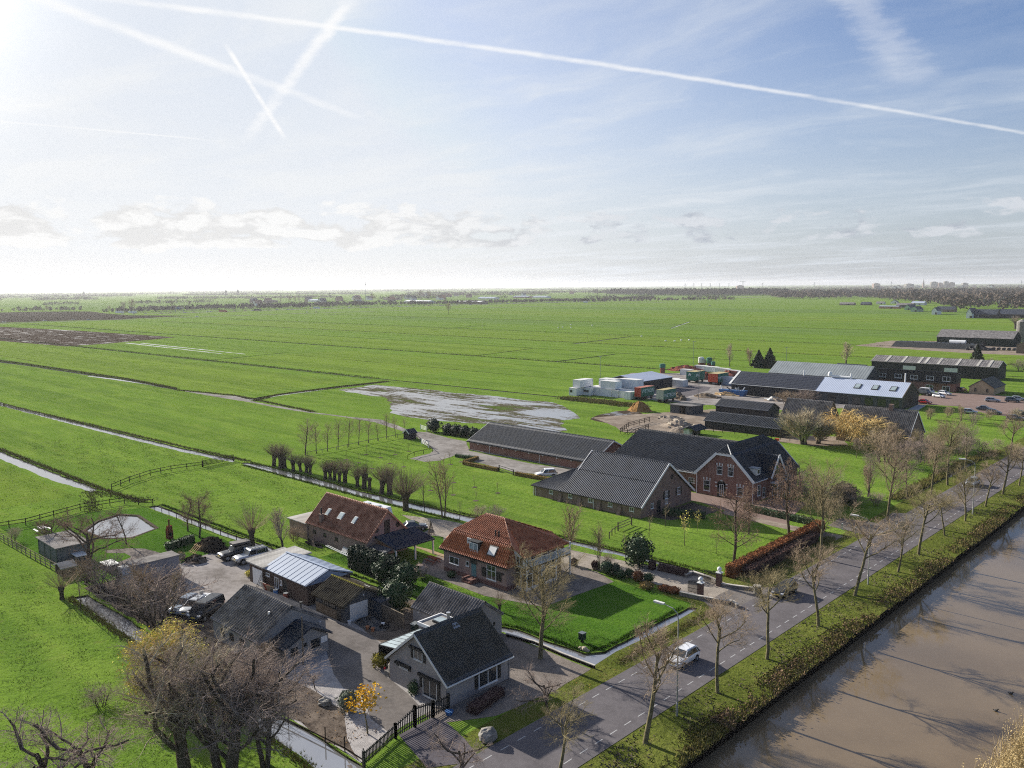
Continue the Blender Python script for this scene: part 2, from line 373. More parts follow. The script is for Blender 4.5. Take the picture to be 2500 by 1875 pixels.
# arable field standing under water at the far left
reg('wet_arable_field', [(-1080, 262), (-844, 290), (-658, 299), (-640, 269), (-621, 232), (-614, 202), (-726, 193), (-1080, 205)], 0.004, flood_mat('wet_arable', (.07, .055, .04), (.06, .045, .034), .55, .58, .7, 3, (.012, .9, 1)), 20, .8)
for i, (a, b, y0, y1) in enumerate(((-618, -466, 243.5, 238.6), (-606, -452, 249.5, 245.8))):
    reg('flood_strip', [(a, y0-1.3), (b, y1-.6), (b, y1+.6), (a, y0+1.6)], 0.010, DITCHW, 5, .5)
reg('flooded_field', [(-263.75, 180.2), (-266.54, 200.36), (-179.62, 206.69), (-168.13, 199.83), (-152.92, 187.75), (-151.94, 186.81), (-153.42, 179.32), (-141.35, 168.37), (-141.99, 163.87), (-166.06, 163.88), (-159.65, 163.05), (-183.52, 155.9), (-191.61, 155.32), (-202.9, 157.42), (-220.83, 172.52), (-231.77, 178.3)], 0.006,
    flood_mat('flooded_meadow', (.075, .13, .018), (.085, .075, .05), .475, .525, .30, 1, (.08, .7, 1)), 4, 1.2)
reg('muddy_patch', [(-148.8, 187.23), (-151.96, 197.01), (-152.31, 204.07), (-148.55, 210.32), (-134.48, 196.92), (-131.47, 189.35), (-136.45, 190.05), (-139.94, 189.6), (-141.01, 184.85)], 0.010, flood_mat('muddy_ground', (.07, .055, .04), (.06, .045, .034), .50, .56, .8, 2, (.5, .5, 1)), 3, .8)
# water: canal and ditches
CANX0, CANX1 = -34.0, -15.2
reg('canal', rect(CANX0, CANX1, -300, 6000), -0.95, CANALW)
def ditch(poly, m=DITCHW, z=-.16, step=2.2, amp=.22): reg('ditch', poly, z, m, step, amp)
ditch([(-363.89, 76.95), (-314.78, 81.92), (-235,84.6), (-190,86.6), (-170.5,88.7), (-173,90.6), (-192.5,88.9), (-236.7,86.8), (-325.36, 84.76), (-373.3, 79.01)])
ditch([(-169,89.4), (-150,89.3), (-136,89.3), (-124,89.5), (-115,89.8), (-104,90.8), (-99,91), (-79,93.1), (-72,93.2), (-65,94.2), (-54,94.9), (-54,95.6), (-66,95.4), (-72,95.1), (-80,94.7), (-100,93.5), (-115,92.7), (-128,91.7), (-146,92.5), (-161,92.1), (-168,90.8)])
ditch([(-400,53.2), (-212,55.0), (-182,55.4), (-165,57.2), (-167,58.9), (-189,58.2), (-224,57.8), (-400,56.3)])
ditch([(-146.5,59.7), (-131,60), (-118.6,60.4), (-107,61), (-66,61.8), (-62.5,63.6), (-49.7,63.3), (-49.0,65), (-48.8,71.2), (-49.4,82.5), (-50.6,84.4), (-51.4,83.6), (-51.6,78), (-51.3,67.2), (-52.6,65.4), (-57.8,65), (-62,65.2), (-67,63.2), (-107,62.4), (-122,61.5), (-133,61.4), (-146,61.6)], step=1.6, amp=.15)
ditch([(-109.5,34.9), (-98,34.6), (-66,34.5), (-52,34.5), (-51.5,37.1), (-58,37.3), (-68,36.5), (-98,36.7), (-109,36.4)], step=1.6, amp=.15)
ditch([(-52.39, 152.38), (-51.32, 157.75), (-51.25, 164.44), (-50.71, 173.82), (-51.51, 188.93), (-50.9, 201.69), (-49.88, 209.04), (-49.29, 206.65), (-49.54, 190.68), (-49.26, 178.87), (-48.74, 170.15), (-48.61, 156.24), (-50.28, 153.05)], step=2, amp=.15)
# the long thin field ditches beyond
for x0, x1, ya, yb, w in ((-900, -286, 199, 213.5, 1.8), (-286, -150, 214.5, 220, 1.5), (-1100, -60, 309, 324, 2.0), (-640, -470, 150, 147, .6), (-900, -200, 258, 262, .7), (-900, -60, 382, 386, 1.2), (-1000, -60, 438, 440, 1.2), (-1000, -60, 520, 524, 1.4),
                          (-1000, -60, 610, 612, 1.2), (-1050, -90, 700, 704, 1.6), (-1080, -90, 790, 792, 1.6), (-1080, -100, 900, 903, 2.0), (-1090, -100, 1040, 1042, 2.2), (-1090, -240, 1180, 1182, 2.4), (-1090, -380, 1340, 1342, 2.8), (-1090, -420, 1540, 1542, 3),
                          (-620, -200, 350, 352, .6), (-900, -100, 480, 481, .8), (-900, -100, 565, 566, .8), (-900, -100, 655, 656, 1), (-900, -100, 745, 746, 1), (-1000, -100, 850, 851, 1.2), (-1000, -100, 970, 971, 1.2), (-1000, -200, 1110, 1111, 1.4)):
    reg('field_ditch', strip(x0, x1, ya, yb, w), -.2, DITCHW, 14, .3)
for (xa, ya), (xb, yb), w in (((-428.8, 211.16), (-441.97, 266.29), 1.4), ((-645.21, 307.88), (-658.48, 362.72), 1.6), ((-335.36, 317.5), (-347.7, 381.04), 1.8), ((-575.41, 495.52), (-596.56, 586.66), 2.5), ((-354.12, 426.97), (-370.94, 516.35), 3.0), ((-413.51, 635.24), (-475.4, 766.53), 2.0), ((-277.22, 319.07), (-281.79, 377.23), 2.0), ((-824.42, 665.68), (-849.06, 729.38), 2.5)):
    L = math.hypot(xb-xa, yb-ya); nx, ny = -(yb-ya)/L*w/2, (xb-xa)/L*w/2
    reg('field_ditch', [(xa-nx, ya-ny), (xb-nx, yb-ny), (xb+nx, yb+ny), (xa+nx, ya+ny)], -.2, DITCHW, 12, .3)
reg('field_ditch', [(-276.91, 146.06), (-266.84, 148.01), (-270.7, 159.4), (-274.4, 185.82), (-273.97, 211.15), (-270.32, 210.68), (-269.28, 182.33), (-265.51, 156.32), (-260.34, 144.71), (-267.38, 143.74)], -.3, DITCHW, 3, .25)
reg('field_ditch', [(-531.35, 134.63), (-482.56, 138.04), (-361.12, 142.94), (-314.16, 141.85), (-310.67, 140.25), (-355.25, 140.58), (-475.36, 135.94), (-521.49, 132.08)], -.25, DITCHW, 4, .3)
# track across the fields
TRACK = mat('farm_track', (.23, .21, .19), .8, .35, .12, (.34, .32, .30), .3, 3)
reg('farm_track', [(-311.53, 140.28), (-283.5, 144.54), (-276.65, 146.28), (-255.57, 142.71), (-220.68, 142.4), (-204.24, 144.42), (-193.53, 147.27), (-179.08, 142.81), (-172.11, 141.17), (-169.78, 137.93), (-191.16, 143.16), (-207.2, 142.9), (-222.16, 140.93), (-242.3, 140.3), (-255.36, 141.18), (-275.72, 140.52), (-304.23, 140.49)], 0.012, TRACK, 3, .25)
reg('flood_strip', [(-393.73, 138.22), (-368.7, 141.32), (-334.08, 141.89), (-332.31, 140.9), (-365.52, 139.32), (-392.69, 137.07)], 0.012, DITCHW, 3, .25)
# road with verge
reg('verge', rect(-50.2, -47.0, -100, 900), 0.006, VERGE, 4, .25)
reg('verge', rect(-40.0, CANX0, -100, 3000), 0.006, VERGE)
reg('verge', [(-56,84), (-47,84), (-47,96), (-56,96)], 0.008, VERGE, 2, .2)
reg('road', rect(-47.1, -39.8, -100, 3000), 0.03, ASPH)
reg('road', [(-47.1,83.6), (-50.8,86.2), (-50.8,93.6), (-47.1,96.5)], 0.03, ASPH2)
reg('road', [(-53.55, 127.78), (-54.02, 133.4), (-48.39, 134.41), (-48.8, 142.36), (-45.36, 144.37), (-44.98, 126.27)], 0.03, ASPH2)
# gardens, drives and yards of the front houses
reg('lawn', [(-66,85), (-51.6,85), (-51.5,67.3), (-52.8,65.6), (-58,65.2), (-64,65.5), (-100,64.5), (-100,67.5), (-72,69)], 0.004, LAWN)
reg('gravel_drive', [(-50.8,86.3), (-58,87.5), (-66,87), (-69,86.2), (-84,84.3), (-86,80), (-90,78.8), (-97,79), (-99,84), (-109,86.5), (-101,89.2), (-85,91.2), (-76,91), (-67,92.2), (-58.5,94.2), (-54,94.4), (-50.8,93.4)], 0.016, GRAVEL, 2.5, .12)
reg('terrace', [(-85,70.3), (-72,69.8), (-64.2,72), (-63.2,84.6), (-67,86.1), (-72,86.0), (-84,84), (-87,79), (-88.5,74)], 0.020, GRAVEL2)
reg('path', [(-95.59, 76.68), (-94.58, 77.59), (-87.78, 77.2), (-86.48, 76.05), (-91.21, 76.49)], 0.024, mat('yellow_path', (.33, .25, .16), .9, .2, 1.2))
reg('lawn', [(-95.06, 76.74), (-95.82, 80.41), (-96.06, 82.18), (-94.19, 82.78), (-88.07, 77.34), (-91.63, 77.34)], 0.026, LAWN)
reg('gravel_yard', [(-63,63.3), (-49.8,63.0), (-49.5,57), (-50.3,50), (-53.2,45.5), (-56,46), (-64,48), (-66,58)], 0.014, GRAVEL2, 2, .1)
reg('concrete_yard', [(-115,60), (-108,59.6), (-66.5,60.6), (-63,58), (-63.5,47.5), (-75,48.5), (-84,50.5), (-92,46), (-101,45.2), (-112,49.5)], 0.014, CONC, 2, .1)
reg('garden_gravel', [(-92,47.2), (-84,50.5), (-74,48.4), (-63,48.2), (-55.3,48.2), (-55,43), (-53,37.3), (-92,37.1)], 0.016, PEBBLE, 1.5, .12)
reg('leaf_litter_bed', [(-112,49.5), (-101,45.4), (-92,46.2), (-86,47), (-84,42), (-80,40.5), (-68,41.5), (-61,41.5), (-57,38.8), (-53.2,37.4), (-112,37)], 0.020, LITTER, 1.5, .25)
reg('driveway', [(-80.93, 52.15), (-77.14, 49.89), (-75.09, 48.52), (-71.16, 46.53), (-67.8, 44.87), (-64.82, 43.86), (-61.82, 43.93), (-58.19, 42.12), (-55.34, 41.79), (-56.36, 44.91), (-56.54, 46.5), (-59.29, 47.3), (-62.45, 47.94), (-66.19, 48.49), (-68.15, 50.55), (-69.75, 52.11), (-72.05, 53.16), (-76.51, 52.91)], 0.024, ASPH2, 1.5, .06)
reg('leaf_litter_bed', [(-70,58.2), (-71.5,63), (-77.5,63), (-78,57), (-77,53.8), (-69,52.5)], 0.022, LITTER, 1.5, .2)
reg('driveway', [(-54.11, 42.07), (-54.31, 46.04), (-52.46, 46.23), (-49.51, 45.5), (-46.08, 44.15), (-48.56, 40.52)], 0.026, mat('dark_paving', (.115, .105, .115), .85, .2, .6))
# meadow garden with pond at the left
reg('garden_lawn', [(-152,38), (-113,37.2), (-112.5,50), (-114,59.4), (-146,59.4), (-150,52)], 0.004, LAWN, 3, .2)
reg('pond_edge', [(-139.4,46.3), (-143.8,50.2), (-145.6,54.4), (-142.1,56.5), (-131.8,55.4), (-129.4,50.2), (-132.3,46.7)], 0.03, mat('pond_kerb', (.09, .075, .06), .9, .3, 1))
reg('pond', [(-139.2,46.8), (-143.4,50.4), (-145.1,54.2), (-141.9,56), (-132,54.9), (-129.9,50.2), (-132.6,47.2)], -0.12, DITCHW, 1.2, .06)
reg('paved_arc', [(-126.07, 44.81), (-124.65, 47.59), (-122.61, 49.2), (-118.9, 49.88), (-117.17, 49.31), (-118.56, 48.05), (-116.45, 47.88), (-116.77, 45.85), (-115.87, 43.38), (-116.91, 41.72), (-119.12, 41.87), (-118.92, 43.52), (-120.06, 46.29), (-122.56, 46.38), (-124.65, 44.64)], 0.02, GRAVEL2, 1, .05)
# farmyards
reg('farmyard', [(-171.45, 140.4), (-167.68, 142.36), (-157.1, 140.2), (-150.07, 139.91), (-140.68, 132.14), (-119.96, 131.26), (-107.78, 132.95), (-109.2, 130.06), (-109.05, 125.42), (-117.38, 122.8), (-123.06, 123.6), (-131.08, 124.44), (-133.29, 127.75), (-139.37, 126.25), (-137.49, 120.29), (-139.01, 117.11), (-144.2, 117.17), (-145.3, 124.01), (-147.55, 127.14), (-156.78, 132.2), (-163.79, 135.57)], 0.014, TRACK, 2, .15)
reg('farmyard', [(-81.5,132.3), (-69,132.3), (-68.2,139), (-62,139), (-60,128.5), (-58.5,124), (-70,124.8), (-76.5,127.2), (-79,126.6), (-82,129)], 0.014, PAVER)
reg('garden_path', [(-70,124.9), (-58.4,124.1), (-49.5,124), (-49.5,121.2), (-58,121.6), (-70,123)], 0.016, DIRT)
reg('garden_bed', [(-78,113), (-77.2,126), (-71,124.6), (-71,119.5), (-73.5,114)], 0.012, MUD, 1, .2)
reg('farmyard', [(-150,190), (-140,212), (-128,236), (-112,232), (-96,222), (-94,199), (-117,192), (-117,182), (-128,176), (-138,183)], 0.012, DIRT, 3, .4)
reg('farmyard', [(-95,200), (-84,206), (-78,196), (-84,190), (-94,190)], 0.014, DIRT, 2, .2)
reg('concrete_yard', [(-196,240), (-170,236), (-156,232), (-128,236), (-112,240), (-100,262), (-118,300), (-150,310), (-190,318), (-215,300), (-200,262)], 0.012, CONC, 4, .3)
reg('asphalt_yard', [(-171.25, 264.98), (-172.2, 278), (-162.39, 276.86), (-157.77, 267.5), (-153.47, 245.08), (-163.7, 256.22)], 0.016, ASPH)
reg('parking_lot', [(-96.72, 298.81), (-93.15, 305.15), (-90.59, 314.15), (-86.1, 317.91), (-77.73, 318.11), (-68.36, 316.2), (-57.71, 268.4), (-67.14, 269.81), (-78.14, 281.23), (-85.16, 279.46), (-88.9, 277.7), (-93.09, 285.97)], 0.012, PAVER)
reg('concrete_apron', [(-87.75, 264.34), (-89.01, 277.59), (-86.4, 277.03), (-84.99, 265.84)], 0.018, mat('pale_concrete', (.40, .41, .43), .8, .12, .4))
reg('farmyard', [(-205,520), (-140,500), (-95,500), (-95,590), (-160,600), (-205,580)], 0.012, DIRT, 6, .8)
# far roads
reg('road', [(-1124,-300), (-1112,-300), (-1105,500), (-1112,700), (-1050,1600), (-1062,1600), (-1122,700), (-1116,500)], 0.02, ASPH)
reg('motorway', [(-1338,560), (-1322,560), (-1325,900), (-1275,1500), (-1180,2600), (-1210,2600), (-1300,1500), (-1348,900)], 0.03, ASPH)
reg('dark_field', [(-1719.02, 428.51), (-1681.27, 449.01), (-1666.47, 507.15), (-1585.81, 567.1), (-1419.22, 531.27), (-1282.44, 513.41), (-1175.59, 562.66), (-1119.44, 431.44), (-1140.8, 361.13), (-1136.26, 302.6), (-1140.34, 283.35)], 0.010, mat('dark_arable', (.035, .03, .022), .95, .3, .05, (.06, .05, .034)), 30, 2)

SHEET = {}
def build_ground():
    verts, edges, faces, poly_of = [], [], [], []
    for k, (nm, poly, z, m) in enumerate(REG):
        if sum(x0*y1-x1*y0 for (x0, y0), (x1, y1) in zip(poly, poly[1:]+poly[:1])) < 0: poly = poly[::-1]
        o = len(verts); verts += [Vector((x, y)) for x, y in poly]; faces.append(list(range(o, o+len(poly))))
    V, E, F, ov, oe, of = delaunay_2d_cdt(verts, edges, faces, 0, 1e-4)
    top = [max(o) if o else -1 for o in of]
    use = {}
    for f, t in zip(F, top):
        if t >= 0: use.setdefault(t, []).append(f)
    edge_faces = {}
    for i, (f, t) in enumerate(zip(F, top)):
        if t < 0: continue
        for a, b in zip(f, f[1:]+f[:1]): edge_faces.setdefault((min(a, b), max(a, b)), []).append((t, a, b))
    skirts = {}
    for (a, b), fl in edge_faces.items():
        if len(fl) != 2: continue
        (t1, a1, b1), (t2, a2, b2) = fl; z1, z2 = REG[t1][2], REG[t2][2]
        if abs(z1-z2) < 1e-4: continue
        lo, hi = (t1, t2) if z1 < z2 else (t2, t1); p, q = (a1, b1) if hi == t1 else (a2, b2)
        skirts.setdefault((lo, hi), []).append((p, q, min(z1, z2), max(z1, z2)))
    for t, fl in use.items():
        nm, poly, z, m = REG[t]; ids = {}; vs = []; fs = []
        for f in fl:
            g = []
            for i in f:
                if i not in ids: ids[i] = len(vs); vs.append((V[i].x, V[i].y, z))
                g.append(ids[i])
            fs.append(g)
        me = bpy.data.meshes.new(nm); me.from_pydata(vs, [], fs); SHEET[t] = link_mesh(nm, me, m, kind='structure')
    bk, ed, kb = MB(), MB(), MB()
    for (lo, hi), ql in skirts.items():
        d = REG[hi][2]-REG[lo][2]; tgt = kb if d < .08 else (ed if REG[lo][0] == 'canal' else bk)
        for p, q, z0, z1 in ql: tgt.poly([(V[p].x, V[p].y, z1), (V[q].x, V[q].y, z1), (V[q].x, V[q].y, z0), (V[p].x, V[p].y, z0)])
    for mb, nm, m in ((bk, 'ditch_bank', BANK), (ed, 'canal_edging', EDGE), (kb, 'surface_edge', BANK)):
        mb.build(nm, m, kind='structure')
build_ground()
# painted dashes of the cycle lanes, each a thin sheet on the asphalt and a part of the road
ROAD = SHEET[next(k for k, r_ in enumerate(REG) if r_[0] == 'road')]
dash = bpy.data.meshes.new('lane_marking'); dash.from_pydata([(-.05, 0, .034), (.05, 0, .034), (.05, 1, .034), (-.05, 1, .034)], [], [(0, 1, 2, 3)]); dash.materials.append(PAINT)
for x in (-46.05, -40.95):
    for k in range(125):
        o = bpy.data.objects.new('lane_marking', dash); COL.objects.link(o); o.parent = ROAD; o.location = (x, 40.2+2.03*k, 0)

# ------------------------------------------------------------------ building materials
WHITE = mat('white_paint', (.74, .74, .73), .6, .08, 1.2)
OFFW = mat('off_white_paint', (.60, .60, .58), .7, .12, 1.0)
DARKW = mat('dark_paint', (.016, .017, .018), .6, .3, 2)
GLASS = glass_mat(); GLASSL = glass_mat('pale_glass', (.30, .36, .37), .12)
BRK_RED = brick_mat('red_brick', (.21, .085, .062), (.27, .115, .085), (.26, .20, .17))
BRK_BRN = brick_mat('brown_brick', (.21, .135, .108), (.26, .165, .13), (.25, .205, .18))
BRK_PINK = brick_mat('pink_brick', (.30, .185, .155), (.34, .215, .18), (.31, .26, .24))
BRK_DARK = brick_mat('dark_brick', (.075, .052, .042), (.10, .065, .052), (.09, .07, .06))
RENDER = brick_mat('grey_painted_brick', (.30, .28, .275), (.33, .31, .30), (.28, .265, .26))
BLOCK = brick_mat('grey_block', (.27, .265, .27), (.30, .295, .29), (.25, .25, .25), 2)
BLACKW = mat('black_boarding', (.018, .019, .022), .7, .35, 1.5, bump=.3, bscale=6, stretch=(4, 4, .4))
GREYW = mat('grey_boarding', (.085, .09, .095), .75, .25, 1.5, stretch=(4, 4, .4))
T_BLACK = mat('black_tile', (.026, .031, .037), .45, .35, .8, (.046, .052, .060), spec=.45)
T_DARK = mat('anthracite_tile', (.024, .032, .048), .6, .25, .5, (.044, .055, .078), spec=.3)
T_GREY = mat('weathered_tile', (.13, .125, .125), .8, .3, .9, (.27, .255, .25))
T_RED = mat('orange_red_tile', (.36, .095, .035), .7, .35, 1.2, (.50, .17, .075))
T_BARN = mat('brown_red_tile', (.23, .105, .072), .8, .35, .9, (.36, .20, .145))
T_MOSS = mat('mossy_corrugated_sheet', (.060, .052, .045), .85, .45, .8, (.125, .105, .07))
R_BLUE = mat('blue_grey_metal_roof', (.27, .325, .42), .65, .07, .4, spec=.2)
R_LIGHT = mat('pale_metal_roof', (.38, .43, .54), .6, .06, .3, spec=.25)
R_GREY = mat('grey_sheet_roof', (.20, .225, .235), .6, .16, .25)
R_CORR = mat('weathered_white_sheet', (.42, .40, .36), .8, .3, .8, (.56, .54, .50), stretch=(1, .15, 1))
R_FELT = mat('grey_roof_felt', (.25, .235, .22), .85, .25, .5)
R_SOLAR = mat('solar_panel', (.022, .024, .034), .25, .2, .5, spec=.6)
T_RIDGE = mat('ridge_tile_grey', (.17, .16, .15), .8, .35, 3)
T_RIDGER = mat('ridge_tile_orange', (.42, .20, .12), .7, .25, 3)
ZINC = mat('zinc', (.30, .32, .34), .4, .15, 1.5, metal=.5)
SHUT = mat('dark_shutter', (.022, .022, .020), .6, .3, 3)
TEAL = mat('teal_door_paint', (.10, .22, .24), .5, .12, 2)
WOOD = mat('weathered_wood', (.17, .135, .10), .85, .3, 2.5, stretch=(1, 1, .3))
WOODD = mat('dark_wood', (.035, .028, .022), .85, .4, 2.5)

# ------------------------------------------------------------------ roofs
def wavy(A, B, C, D, tw, tl, amp, step, off):
    """tiled or corrugated surface on the flat polygon A-B (eave) C-D (ridge); returns vertex and face arrays"""
    A, B, C, D = (np.array(p, float) for p in (A, B, C, D))
    u = (B-A)/np.linalg.norm(B-A); nrm = np.cross(u, D-A); nrm /= np.linalg.norm(nrm)
    if nrm[2] < 0: nrm = -nrm
    v = np.cross(nrm, u)
    if np.dot(v, D-A) < 0: v = -v
    P = [(np.dot(p-A, u), np.dot(p-A, v)) for p in (A, B, C, D)]
    us = [p[0] for p in P]; u0, u1 = min(us), max(us); v1 = max(P[2][1], P[3][1])
    nc = max(1, int(round((u1-u0)/tw))); per = 4; gu = np.linspace(u0, u1, nc*per+1)
    wave = amp*np.array([0, .75, 1.0, .3]); hw = np.tile(wave, nc); hw = np.append(hw, 0)
    if tl: nr = max(1, int(round(v1/tl))); gv = np.repeat(np.linspace(0, v1, nr+1), 2)[1:-1]; hv = np.tile([step, 0], nr)
    else: gv = np.array([0, v1]); hv = np.zeros(2)
    VV, UU = np.meshgrid(gv, gu, indexing='ij'); HH = hv[:, None]+hw[None, :]+off
    if tl: HH = HH + (RNG.random(HH.shape)-.5)*.006
    def edge(vv, p, q):   # u on edge p-q at height v
        t = np.clip((vv-p[1])/max(q[1]-p[1], 1e-6), 0, 1); return p[0]+(q[0]-p[0])*t
    lo = edge(gv, P[0], P[3])[:, None]; hi = edge(gv, P[1], P[2])[:, None]
    UU = np.clip(UU, lo, hi)
    X = A+UU[..., None]*u+VV[..., None]*v+HH[..., None]*nrm
    n1, n0 = X.shape[1], X.shape[0]; idx = np.arange(n0*n1).reshape(n0, n1)
    F = np.stack([idx[:-1, :-1], idx[:-1, 1:], idx[1:, 1:], idx[1:, :-1]], -1).reshape(-1, 4)
    w = np.abs(UU[:-1, 1:]-UU[:-1, :-1])+np.abs(UU[1:, 1:]-UU[1:, :-1]); F = F[(w > 1e-5).reshape(-1)]
    return X.reshape(-1, 3), F
def slope(parent, A, B, C, D, m, tw=.3, tl=.36, amp=.05, stp=.035, th=.14, name='roof'):
    """one roof plane: a slab with its tiles (or sheets) as a layer of real relief on top"""
    A, B, C, D = (Vector(p) for p in (A, B, C, D)); n = (B-A).cross(D-A).normalized()
    if n.z < 0: n = -n
    mb = MB(); pts = [A, B, C] if (C-D).length < 1e-4 else [A, B, C, D]
    mb.prism([p-n*th for p in pts], n*(th-.005)); r = mb.build(name, m, parent)
    if tw:
        V, F = wavy(A, B, C, D, tw, tl, amp, stp, .008); o = wloc(r)
        me = np_mesh('roof_tiles' if tl else 'roof_sheets', V-np.array(o), F); link_mesh(me.name, me, m, r, 'stuff')
    return r
def ridge(parent, a, b, m, w=.30, name='ridge', seg=.42):
    """overlapping ridge tiles as one relief"""
    a, b = Vector(a), Vector(b); L = (b-a).length; n = max(1, int(L/seg)); d = (b-a)/n; mb = MB()
    s = d.cross(Vector((0,0,1))).normalized(); up = s.cross(d).normalized()
    if up.z < 0: up = -up
    for i in range(n):
        p, q = a+d*i, a+d*(i+1.06); k = .0 if i % 2 else .0
        sec = [(-w/2, -.10), (-w*.3, .06), (0, .11), (w*.3, .06), (w/2, -.10)]
        mb.prism([p+s*x*.93+up*(z-.01) for x, z in sec], q-p); mb.prism([q-d*.12+s*x*1.05+up*(z+.02) for x, z in sec], d*.12)
    return mb.build(name, m, parent, 'stuff' if n > 12 else None)
def gable_roof(parent, x0, x1, y0, y1, ze, zr, axis, m, oe=.3, og=.25, tw=.3, tl=.36, amp=.05, rm=None, ym=None, barge=None, stp=.035):
    """two slopes over the box x0..x1, y0..y1 with the ridge along X or Y at the middle (or at ym)"""
    a0, a1, b0, b1 = (x0, x1, y0, y1) if axis == 'X' else (y0, y1, x0, x1)
    mid = (b0+b1)/2 if ym is None else ym
    P = (lambda a, b, z: (a, b, z)) if axis == 'X' else (lambda a, b, z: (b, a, z))
    k0, k1 = (zr-ze)/(mid-b0), (zr-ze)/(b1-mid)
    e0, e1 = (b0-oe, ze-oe*k0), (b1+oe, ze-oe*k1); s, t = a0-og, a1+og
    slope(parent, P(s, *e0), P(t, *e0), P(t, mid, zr), P(s, mid, zr), m, tw, tl, amp, stp)
    slope(parent, P(t, *e1), P(s, *e1), P(s, mid, zr), P(t, mid, zr), m, tw, tl, amp, stp)
    if rm: ridge(parent, P(s, mid, zr+.06), P(t, mid, zr+.06), rm)
    if barge:
        for q, sg in ((s, -1), (t, 1)):
            mb = MB(); qq = q+sg*.02
            for e in (e0, e1): mb.beam(P(qq, e[0], e[1]-.09), P(qq, mid, zr-.09), .05 if axis == 'X' else .05, .26)
            mb.build('barge_board', barge, parent)
def gable_walls(parent, x0, x1, y0, y1, ze, zr, axis, m, ym=None, z0=0.0):
    a0, a1, b0, b1 = (x0, x1, y0, y1) if axis == 'X' else (y0, y1, x0, x1); mid = (b0+b1)/2 if ym is None else ym
    P = (lambda a, b, z: (a, b, z)) if axis == 'X' else (lambda a, b, z: (b, a, z)); q = .16
    mb = MB(); mb.prism([P(a0, b0, z0), P(a0, b1, z0), P(a0, b1, ze-q), P(a0, mid, zr-q), P(a0, b0, ze-q)], Vector(P(a1, 0, 0))-Vector(P(a0, 0, 0)))
    return mb.build('wall', m, parent)
def loc(face, pl):
    s = {'S': lambda a, d, z: (a, pl-d, z), 'N': lambda a, d, z: (a, pl+d, z), 'E': lambda a, d, z: (pl+d, a, z), 'W': lambda a, d, z: (pl-d, a, z)}[face]
    return s
def fbox(mb, L, a0, a1, d0, d1, z0, z1):
    p, q = L(a0, d0, z0), L(a1, d1, z1); return mb.bx(p[0], q[0], p[1], q[1], p[2], q[2])
def win(parent, face, pl, p, q, nx=2, ny=1, m=None, t=.07, sill=True, glass=None, name='window', split=None):
    """window between two (along, z) corners: frame with bars, panes and sill"""
    a0, a1 = sorted((p[0], q[0])); z0, z1 = sorted((p[1], q[1])); L = loc(face, pl); m = m or WHITE; mb = MB()
    fbox(mb, L, a0, a1, -.02, .06, z1-t, z1); fbox(mb, L, a0, a1, -.02, .06, z0, z0+t)
    fbox(mb, L, a0, a0+t, -.02, .058, z0+t, z1-t); fbox(mb, L, a1-t, a1, -.02, .058, z0+t, z1-t)
    for i in range(1, nx): a = a0+(a1-a0)*i/nx; fbox(mb, L, a-t*.4, a+t*.4, -.02, .052, z0+t, z1-t)
    for j in range(1, ny): z = z0+(z1-z0)*(split or j/ny); fbox(mb, L, a0+t, a1-t, -.02, .048, z-t*.4, z+t*.4)
    f = mb.build(name, m, parent)
    MBp = MB(); fbox(MBp, L, a0+t*.5, a1-t*.5, -.05, .022, z0+t*.5, z1-t*.5); MBp.build('pane', glass or GLASS, f)
    if sill: s = MB(); fbox(s, L, a0-.06, a1+.06, .0, .11, z0-.07, z0-.005); s.build('sill', m, f)
    return f
def door(parent, face, pl, a0, a1, z0, z1, m, handle=True, frame=None):
    L = loc(face, pl); mb = MB(); fbox(mb, L, a0, a1, -.04, .035, z0, z1)
    d = mb.build('door', m, parent)
    if handle: h = MB(); fbox(h, L, a1-.16, a1-.06, .035, .09, z0+.95, z0+1.02); h.build('handle', ZINC, d)
    if frame:
        f = MB(); fbox(f, L, a0-.08, a0, -.02, .05, z0, z1+.08); fbox(f, L, a1, a1+.08, -.02, .05, z0, z1+.08); fbox(f, L, a0, a1, -.02, .05, z1, z1+.08); f.build('frame', frame, d)
    return d
def shutter(parent, face, pl, a0, a1, z0, z1, m=None):
    L = loc(face, pl); mb = MB(); fbox(mb, L, a0, a1, .01, .06, z0, z1); fbox(mb, L, a0+.06, a1-.06, .06, .075, z0+.08, (z0+z1)/2-.04); fbox(mb, L, a0+.06, a1-.06, .06, .075, (z0+z1)/2+.04, z1-.08)
    return mb.build('shutter', m or SHUT, parent)
def box_part(parent, name, m, *b, kind=None): mb = MB(); mb.bx(*b); return mb.build(name, m, parent, kind)
def gutter(parent, a, b, m=None): mb = MB(); mb.beam(a, b, .12, .12); return mb.build('gutter', m or WHITE, parent)
def pipe(parent, x, y, z0, z1, m=None, r=.05): mb = MB(); mb.cyl((x, y, z0), r, z1-z0, 6); return mb.build('downpipe', m or WHITE, parent)

# ------------------------------------------------------------------ A  cottage at the front
h = thing('cottage', 'grey brick cottage with steep black tiled roof beside the road', 'house', (-58.6, 52))
gable_walls(h, -62.7, -54.5, 47.9, 56.1, 2.55, 5.9, 'Y', RENDER)
slope(h, (-54.15, 47.65, 2.33), (-54.15, 56.3, 2.33), (-58.6, 56.3, 5.95), (-58.6, 47.65, 5.95), T_BLACK, .36, .42, .05, .07)
slope(h, (-63.05, 56.3, 2.33), (-63.05, 47.65, 2.33), (-58.6, 47.65, 5.95), (-58.6, 56.3, 5.95), T_BLACK, .36, .42, .05, .07)
ridge(h, (-58.6, 47.65, 6.0), (-58.6, 56.3, 6.0), T_BLACK, .28)
for y, sg in ((47.62, 1),):
    for xe in (-54.1, -63.1): mb = MB(); mb.beam((xe, y, 2.22), (-58.6, y, 5.86), .06, .22); mb.build('barge_board', OFFW, h)
